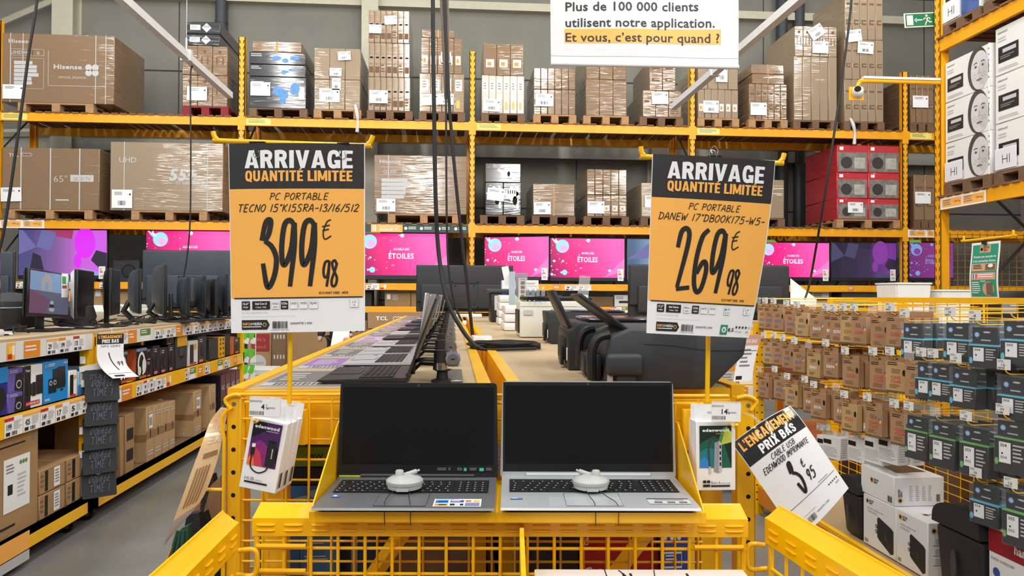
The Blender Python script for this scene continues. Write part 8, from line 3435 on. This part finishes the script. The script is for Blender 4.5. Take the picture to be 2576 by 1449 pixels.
m.sheet(W3, H3, .0008, WHITE, WHITE, 6, 10)
m.rect(.012, .016, W3 - .012, H3 - .014, TEALP, .0006, 6, 8)
z = .0012
m.rect(.07, H3 - .06, .155, H3 - .018, SANDP, z, 3, 2)
m.text('ELECTRO', .1, H3 - .036, .012, INK, .045, z + .0004, bold=.03)
m.text('DEPOT', .1, H3 - .052, .012, INK, .034, z + .0004, bold=.03)
m.disc(.085, H3 - .04, .01, INK, z + .0004)
m.text('Donnez une seconde vie', W3 / 2, H3 - .088, .014, WHITE, .175, z, 'C', bold=.02)
m.text("à vos cartouches d'encre.", W3 / 2, H3 - .112, .014, WHITE, .18, z, 'C', bold=.02)
m.rect(.018, .162, .205, .204, SANDP, z, 4, 2)
m.lines(.03, .17, .1, .198, 3, INK, z + .0004, 2)
m.rect(.125, .165, .2, .2, KRAFTD, z + .0003, 2, 2)
m.disc(.165, .19, .02, WHITE, z + .0006, 14, .01)
m.rect(.018, .112, .205, .152, ROSEP, z, 4, 2)
for k, c in enumerate((BLUEI, WHITE, REDI)):
 m.rect(.032 + .009 * k, .12, .041 + .009 * k, .145, c, z + .0004)
m.lines(.07, .12, .19, .144, 2, WHITE, z + .0004, 3)
m.lines(.02, .03, .09, .1, 6, WHITE, z, 4, .4)
m.disc(.15, .06, .045, SANDP, z, 20, .04)
m.rect(.135, .025, .185, .095, mat('pack_grey_print', (110, 100, 90), .5, var=0), z + .0004, 2, 3)
m.ribbon([(.09, .1), (.1, .108), (.11, .1), (.12, .108), (.13, .098)], .003, WHITE, z)
m.build('poster_sheet', t)
t2 = thing('binder_clip', 'black clip at the top of the green poster', 'binder clip', (xg - .014, at(2482, 700, X=xg).y, pz - .022))
m = MB()
m.bx(-.006, .006, -.014, .014, -.012, .012, BLACKP)
m.build('clip_body', t2)
m = MB()
m.tube([(-.006, -.006, -.01), (-.008, 0, -.025), (-.006, .006, -.01)], .001, CHROME, 6)
m.build('wire_handle', t2)

# ------------------------------------------------------------------ side table beyond the ink gondola
t = thing('display_table', 'low yellow table beyond the ink hooks with a screen back and white bins', 'display table', (2.9, 5.5, 0))
m = MB()
m.bx(-1.6, 2.2, .0, 1.6, ZTB - .03, ZTB, MDF)
m.build('table_top', t)
m = MB()
m.bx(-1.6, 2.2, -.01, .03, ZTB - .12, ZTB - .03, YEL)
m.build('edge_rail', t)
for x in (-1.55, .3, 2.15):
 for y in (.03, 1.55):
  m = MB()
  m.bx(x - .03, x + .03, y - .03, y + .03, 0, ZTB - .03, YEL)
  m.build('leg', t)
for zz in (.3, .82):
 m = MB()
 m.bx(-1.55, 2.15, .0, 1.5, zz - .03, zz, YEL)
 m.build('shelf', t)
 strip_cards(t, (-1.55, -.012, zz - .1), (1, 0, 0), (0, 0, 1), 1.6, .1, 81 + int(zz * 10), .9, WHITEP, .12, .25)
rr = random.Random(6)
for k in range(7):
 x = 1.42 + k * .14
 tt = thing('accessory_box', '%s small white and amber box on the shelf seen right of the big printer' % ('First', 'Second', 'Third', 'Fourth', 'Fifth', 'Sixth', 'Seventh')[k], 'box', (x, 5.56, .822), 0, 'small boxes under the side table')
 m = MB()
 hh = rr.uniform(.16, .24)
 m.rbox((0, .08, hh / 2), (.12, .16, hh), .003, (WHITEP, ORANGED, LGREY)[k % 3], 1)
 m.M = frame((-.06, -.001, 0), (1, 0, 0), (0, 0, 1))
 m.rect(.01, hh * .5, .11, hh * .85, (SPKD, WHITE, ORANGED)[k % 3], .0004)
 m.lines(.01, hh * .1, .1, hh * .4, 3, GREYI, .0004, k)
 m.build('packaging', tt)
y6 = 6.35
screen_back('wide black screen back behind the 269 euro sign', at(1582, 668, Y=y6).x, at(1985, 664, Y=y6).x, y6, ZTB, at(1780, 666, Y=y6).z, BLACKM)


def tub(label, px0, px1, pyt, y, dp):
 a, b = at(px0, pyt, Y=y), at(px1, pyt, Y=y)
 w_, h = b.x - a.x, a.z - ZTB
 t = thing('storage_bin', label, 'storage bin', ((a.x + b.x) / 2, y, ZTB), 0)
 m = MB()
 bm = bmesh.new()
 k = .9
 v0 = [bm.verts.new((sx * w_ / 2 * k, dp / 2 + sy * dp / 2 * k, 0)) for sx, sy in ((-1, -1), (1, -1), (1, 1), (-1, 1))]
 v1 = [bm.verts.new((sx * w_ / 2, dp / 2 + sy * dp / 2, h)) for sx, sy in ((-1, -1), (1, -1), (1, 1), (-1, 1))]
 bm.faces.new(v0[::-1])
 for j in range(4):
  bm.faces.new((v0[j], v0[(j + 1) % 4], v1[(j + 1) % 4], v1[j]))
 bm.faces.new(v1)
 bmesh.ops.bevel(bm, geom=bm.edges[:], offset=.012, segments=2, affect='EDGES')
 m.bm(bm, WHITEP)
 m.build('tub', t)
 m = MB()
 m.rbox((0, dp / 2, h), (w_ * 1.03, dp * 1.03, .014), .005, WHITEP, 2)
 m.build('rim', t)


tub('white plastic bin on the table beyond the ink hooks, beside the rack post', 2255, 2344, 713, 5.75, .3)
tub('lower white plastic bin to the left of the green poster', 2366, 2446, 731, 5.7, .3)
a, b = at(2515, 733, Y=5.7), at(2600, 733, Y=5.7)
t = thing('printer', 'black flat topped machine at the right picture edge below the green poster', 'printer', ((a.x + b.x) / 2, 5.7, ZTB))
m = MB()
m.rbox((0, .2, (a.z - ZTB) / 2), (b.x - a.x, .4, a.z - ZTB), .012, BLACKP, 2)
m.rbox((0, .2, a.z - ZTB), (b.x - a.x, .38, .012), .004, CHAR, 1)
m.build('body', t)
a, b = at(1988, 745, Y=5.9), at(2052, 745, Y=5.9)
t = thing('display_card', 'white triangular card standing right of the black screen back', 'card', (a.x, 5.9, ZTB))
m = MB()
zt_ = at(1990, 700, Y=5.9).z - ZTB
m.prism([(0, 0), (b.x - a.x + .02, 0), (b.x - a.x, .22), (.0, zt_)], 0, .004, WHITE, frame((0, 0, 0), (1, 0, 0), (0, 0, 1)))
m.bx(0, b.x - a.x, .004, .06, 0, .004, WHITE)
m.build('card', t)
p = at(1866, 905, X=1.62)
t = thing('price_sign', 'small bent white sign with amber top hanging right of the big printer', 'sign', (p.x, p.y, p.z), R(14))
m = MB()
m.M = frame((-.06, 0, -.12), (1, 0, 0), (0, 0, 1))
m.warp = lambda q: (q[0] + q[1] * .25, q[1], q[2] + .1 * (q[1] - .12) ** 2 * 6)
m.sheet(.12, .26, .0008, WHITE, WHITE, 4, 10)
m.rect(0, .2, .12, .26, ROSEP, .0006, 4, 3)
m.text('PRIX BAS', .06, .215, .02, WHITE, .08, .001, 'C', bold=.03)
m.lines(.02, .07, .09, .18, 5, GREYI, .001, 5)
m.rect(.01, .01, .05, .03, INK, .001)
m.build('sheet', t)
m = MB()
m.cyl((0, .03, .12), (0, .03, -p.z), .005, YEL, n=8)
m.build('pole', t)

# ================================================================== TALL RACK ON THE RIGHT
XR = 5.55
ZR1, ZR2 = 2.63, 4.43
YR1, YR0 = 8.0, 4.3
rk = thing('pallet_rack', 'tall yellow rack at the right edge loaded with white television cartons', 'pallet rack', (XR, 0, 0))
for xx in (0, 1.1):
 for yy in (YR1, YR0):
  m = MB()
  m.bx(xx - .05, xx + .05, yy - .05, yy - .038, 0, 5.9, YELR)
  m.bx(xx - .05, xx - .038, yy - .05, yy + .06, 0, 5.9, YELR)
  m.bx(xx - .05, xx + .05, yy + .05, yy + .06, 0, 5.9, YELR)
  perforations(m, yy + .005, xx - .0508, .2, 5.8, ax=1)
  m.bx(xx - .09, xx + .09, yy - .08, yy + .09, 0, .012, YELR)
  m.build('upright', rk)
for zb in (ZR1, ZR2):
 for xx in (-.055, 1.07):
  m = MB()
  m.bx(xx, xx + .045, YR0 + .06, YR1 - .05, zb - .14, zb, YELR)
  m.build('beam', rk)
 m = MB()
 y = YR0 + .08
 while y < YR1 - .12:
  m.bx(-.08, 1.14, y, y + .1, zb, zb + .022, SLAT)
  y += .14
 m.build('shelf_deck', rk)
m = MB()
m.M = frame((-.062, YR1 - .06, ZR1 - .14), (0, -1, 0), (0, 0, 1))
m.rect(0, 0, .72, .13, WHITE)
for u in (.03, .37):
 m.rect(u, .02, u + .32, .11, ORANGE, .001)
 m.lines(u + .02, .03, u + .16, .1, 3, GREYI, .002, 5)
 m.text('1000 kg', u + .2, .06, .02, INK, .1, .002)
m.build('load_plate', rk)
m = MB()
for (x0, z0_), (x1, z1_) in (((.03, 1.15), (1.07, 2.2)), ((.03, 1.1), (1.07, .3)), ((.03, 3.2), (1.07, 2.25)), ((.03, 3.25), (1.07, 4.3))):
 m.tube([(x0, YR1, z0_), (x1, YR1, z1_)], .02, BRACE, 4)
m.build('bracing', rk)
m = MB()
RUST = mat('mesh_yellow_brown', (178, 128, 60), .5, var=.05)
z = .5
while z < 2.25:
 m.cyl((.06, YR1 + .07, z), (1.05, YR1 + .07, z), .004, RUST, n=5)
 z += .075
x = .06
while x < 1.06:
 m.cyl((x, YR1 + .076, .5), (x, YR1 + .076, 2.25), .004, RUST, n=5)
 x += .09
m.build('mesh_panel', rk)

FACE = mat('face_print_light', (206, 204, 202), .4, var=.05)
FSH = mat('face_print_shade', (150, 148, 148), .4, var=.05)
WCL = wrapped('wrapped_white_carton', (232, 231, 228), .1, .35)


def p_face(mb, w, h):
 z = .002
 mb.text('edenwood', w * .05, h * .86, h * .05, GREYI, w * .17, z, bold=.02)
 mb.lines(w * .05, h * .66, w * .2, h * .78, 2, LGREY, z, 3)
 mb.poly([(w * .06, h * .25), (w * .42, h * .25), (w * .42, h * .58), (w * .06, h * .58)], SPKD, z)
 mb.rect(w * .14, h * .44, w * .38, h * .52, LGREY, z + .001)
 mb.lines(w * .1, h * .3, w * .38, h * .38, 2, GREYI, z + .001, 5)
 mb.lines(w * .06, h * .06, w * .5, h * .14, 2, LGREY, z, 6)
 cx, cy = w * .76, h * .5
 mb.disc(cx - w * .02, cy + h * .02, w * .215, mat('face_hair_print', (70, 68, 68), .4, var=.2, vs=20), z, 30, h * .51)
 mb.disc(cx + w * .025, cy - h * .03, w * .19, FACE, z + .001, 30, h * .45)
 mb.disc(cx + w * .09, cy - h * .1, w * .1, mat('face_print_mid', (188, 186, 184), .4, var=.04), z + .0012, 24, h * .3)
 for s in (-1, 1):
  mb.disc(cx + w * .015 + s * w * .075, cy + h * .07, w * .035, FSH, z + .0014, 14, h * .03)
  mb.disc(cx + w * .015 + s * w * .075, cy + h * .07, w * .012, SPKD, z + .0018, 10, h * .028)
  mb.ribbon([(cx + w * .015 + s * w * .04, cy + h * .15), (cx + w * .015 + s * w * .08, cy + h * .165), (cx + w * .015 + s * w * .12, cy + h * .14)], h * .018, SPKD, z + .0018, 3)
  for k in range(4):
   mb.disc(cx + w * .015 + s * w * (.04 + .03 * k), cy - h * (.1 + .03 * (k % 2)), h * .009, SPKD, z + .002, 8)
   mb.disc(cx + w * .015 + s * w * (.05 + .028 * k), cy - h * (.17 + .03 * (k % 2)), h * .009, SPKD, z + .002, 8)
 mb.ribbon([(cx + w * .01, cy + h * .05), (cx + w * .02, cy - h * .06), (cx - w * .005, cy - h * .09), (cx + w * .03, cy - h * .09)], h * .012, FSH, z + .0018, 3)
 mb.disc(cx + w * .015, cy - h * .25, w * .06, FSH, z + .0016, 16, h * .035)
 mb.ribbon([(cx - w * .04, cy - h * .25), (cx + w * .015, cy - h * .245), (cx + w * .07, cy - h * .25)], h * .014, SPKD, z + .002, 3)
 mb.rect(w * .96, 0, w * .995, h, WHITE, z + .001)
 for k in range(6):
  mb.rect(w * .965, h * (.2 + .13 * k), w * .985, h * (.24 + .13 * k), GREYI, z + .002)


def rack_load(label, ya, yb, zd, tiers, hts, printer, hi=True, depth=1.1, mm=WCL):
 t = thing('wrapped_pallet', label, 'wrapped pallet', (XR - .02, (ya + yb) / 2, zd + .022), 0, 'white carton pallets on the right rack')
 w_ = yb - ya
 m = MB()
 for y in (-w_ / 2, -.06, w_ / 2 - .12):
  m.bx(0, depth, y, y + .12, .022, .1, WOODD)
  m.bx(0, depth, y, y + .12, 0, .022, WOODD)
 for k in range(6):
  x = k * (depth - .1) / 5
  m.bx(x, x + .1, -w_ / 2, w_ / 2, .1, .13, WOODD)
 m.build('pallet', t)
 z = .132
 for k in range(tiers):
  mb = MB()
  mb.rbox((depth / 2, 0, z + hts / 2), (depth - .02, w_ - .03, hts - .004), .006, mm, 1)
  mb.M = frame((.009, w_ / 2 - .015, z), (0, -1, 0), (0, 0, 1))
  if printer:
   printer(mb, w_ - .03, hts)
  mb.build('carton', t)
  z += hts
 if hi:
  m = MB()
  m.M = frame((-.004, w_ / 2 - .03, .15), (0, -1, 0), (0, 0, 1))
  m.rect(0, 0, .29, .21, WHITE, .004)
  m.rect(.01, .01, .28, .2, mat('hi_sheet', (222, 222, 224), .5, var=.01), .0045)
  m.text('HI', .1, .05, .1, INK, .1, .006, bold=-.02)
  m.build('delivery_label', t)
 return t


yA0, yA1 = at(2497, 300, X=XR).y, at(2378, 300, X=XR).y
rack_load('pallet of white cartons with printed faces, nearest the rack post, middle deck', yA0, yA1, ZR1, 3, .455, p_face)
yB0, yB1 = yA0 - .82, yA0 - .04
rack_load('taller pallet of white cartons with printed faces at the right picture edge', yB0, yB1, ZR1, 3, .49, p_face)
rack_load('pallet of white and blue cartons on the top deck of the right rack', at(2470, 40, X=XR).y + .0, at(2372, 40, X=XR).y, ZR2, 2, .5, lambda mb, w, h: (mb.rect(w * .52, 0, w * .98, h, mat('blue_photo_print', (70, 92, 150), .4, var=.3, vs=9), .002), mb.rect(w * .08, h * .5, w * .45, h * .8, SPKD, .002)))
rack_load('brown pallet on the top deck at the right picture edge', at(2470, 40, X=XR).y - .85, at(2470, 40, X=XR).y - .05, ZR2, 2, .5, None, False, mm=WK)
t = thing('carton', 'brown carton standing behind the white cartons on the right rack', 'carton', (XR + .45, YR1 - .1, ZR1 + .024))
m = MB()
m.rbox((.2, .02, .8), (.9, .04, 1.6), .004, KRAFT, 1)
m.build('packaging', t)
# camera on a bracket arm
a = at(2158, 203, Y=7.95)
t = thing('security_camera', 'white dome camera on a yellow arm reaching out from the right rack', 'camera', (a.x, 7.95, a.z))
m = MB()
m.tube([(XR - .06 - a.x, 0, 0), (.1, 0, 0), (.03, 0, -.01), (0, 0, -.05), (-.005, 0, -.1)], .022, YELR, 10, smooth=4)
m.build('arm', t)
m = MB()
m.bx(.06, XR - .06 - a.x, -.02, .03, .024, .05, WHITEP)
m.build('cable_duct', t)
m = MB()
m.bx(-.1, .07, .0, .012, -.22, -.07, YELR)
m.build('mount_plate', t)
m = MB()
D = Matrix.Translation((-.01, -.02, -.14)) @ Matrix.Rotation(R(75), 4, 'X') @ Matrix.Rotation(R(-30), 4, 'Y')
m.lathe([(.06, -.03), (.062, .02), (.058, .05), (.04, .085), (.036, .088)], WHITEP, 26, D)
m.build('dome', t)
m = MB()
m.lathe([(.036, .0885), (.036, .092), (.02, .094)], HOLE, 22, D)
m.build('lens', t)
# emergency exit sign fixed behind the rack post
a, b = at(2277, 34, Y=8.08), at(2372, 26, Y=8.08)
c_ = at(2281, 70, Y=8.08)
h = a.z - c_.z
w_ = h * 2.25
GREX = mat('exit_green', (22, 112, 72), .4, var=.02)
PALEX = mat('exit_pale', (226, 232, 210), .4, var=.01)
t = thing('exit_sign', 'green emergency exit sign with arrow and running figure by the right rack post', 'exit sign', (a.x, 8.08, c_.z), 0, None, (0, R(-4.5), 0))
m = MB()
m.box((w_ / 2, .006, h / 2), (w_, .012, h), PALEX)
m.M = frame((0, -.0008, 0), (1, 0, 0), (0, 0, 1))
m.rect(h * .06, h * .07, w_ - h * .06, h * .93, GREX)
m.rect(h * .16, h * .16, h * .62, h * .84, PALEX, .001)
m.rect(h * .8, h * .46, h * 1.3, h * .54, PALEX, .001)
m.poly([(h * .7, h * .5), (h * .88, h * .66), (h * .88, h * .34)], PALEX, .001)
k = h
m.disc(1.62 * k, .78 * k, .085 * k, PALEX, .001)
m.ribbon([(1.6 * k, .66 * k), (1.68 * k, .45 * k)], .13 * k, PALEX, .001)
m.ribbon([(1.62 * k, .64 * k), (1.45 * k, .6 * k), (1.38 * k, .5 * k)], .06 * k, PALEX, .001, 3)
m.ribbon([(1.62 * k, .64 * k), (1.82 * k, .62 * k), (1.88 * k, .5 * k)], .06 * k, PALEX, .001, 3)
m.ribbon([(1.68 * k, .46 * k), (1.56 * k, .3 * k), (1.5 * k, .12 * k)], .08 * k, PALEX, .001, 3)
m.ribbon([(1.68 * k, .46 * k), (1.82 * k, .34 * k), (1.98 * k, .34 * k)], .08 * k, PALEX, .001, 3)
m.build('plate', t)
m = MB()
m.bx(XR - .04 - a.x, XR + .04 - a.x, -.03, .0, h * .2, h * .35, STEEL)
m.build('fixing', t)
struct_m = MB()
struct_m.bx(11.7, 11.9, -5, 14.4, 0, 9.5, mat('pale_rose_wall', (176, 158, 152), .8, var=.04))
struct(struct_m.build('wall_right'))

# ================================================================== HANGING BANNER
yb2 = 4.0
c01, c11, c00, c10 = at(1384, -140, Y=yb2), at(1856, -150, Y=yb2 + .0), at(1386, 160, Y=yb2), at(1858, 169, Y=yb2 - .05)
o = (c00 + c10) / 2
t = thing('banner', 'white fabric banner about the shop application hanging from above', 'banner', tuple(o))
WB_, HB_ = 1.02, .66
BANW = mat('banner_fabric', (226, 226, 228), .7, var=.015, vs=4)
m = MB()
m.warp = bilinear(c00 - o, c10 - o, c01 - o, c11 - o, WB_, HB_, (0, -1, 0), lambda u, v: Vector((0, .006 * math.sin(u * 9 + v * 4), 0)))
m.sheet(WB_, HB_, .002, BANW, BANW, 20, 14)


def bu(px):
 return (px - 1386) / 472 * WB_


def bv(px, py):
 return (160 + (px - 1386) * .02 - py) / 305 * HB_


k = WB_ / 472
z = .001
m.rect(bu(1420), bv(1420, 107), bu(1814), bv(1420, 71), SORG, z, 12, 2)
for s_, xa, xb, yl_ in (('Plus de 100 000 clients', 1423, 1757, 28), ('utilisent notre application.', 1423, 1798, 68), ('Et vous, c\u2019est pour quand ?', 1423, 1810, 105)):
 m.text(s_, bu(xa), bv(1423, yl_) + .004, 23 * k, INK, (xb - xa) * k, .002, bold=.014)
m.rect(0, bv(1386, 140), WB_, bv(1386, 138.5), LGREY, z, 14, 1)
m.build('fabric', t)
m = MB()
m.cyl(tuple(c00 - o + Vector((0, 0, -.0))), tuple(c10 - o), .012, BANW, n=10)
m.build('hem_bar', t)
m = MB()
m.cyl(tuple(c01 - o), tuple(c11 - o), .012, BANW, n=10)
m.build('top_bar', t)
for q in (c01, c11):
 m = MB()
 m.cyl(tuple(q - o), tuple(q - o + Vector((0, 0, 3.5))), .002, STEEL, n=5)
 m.build('suspension_wire', t)
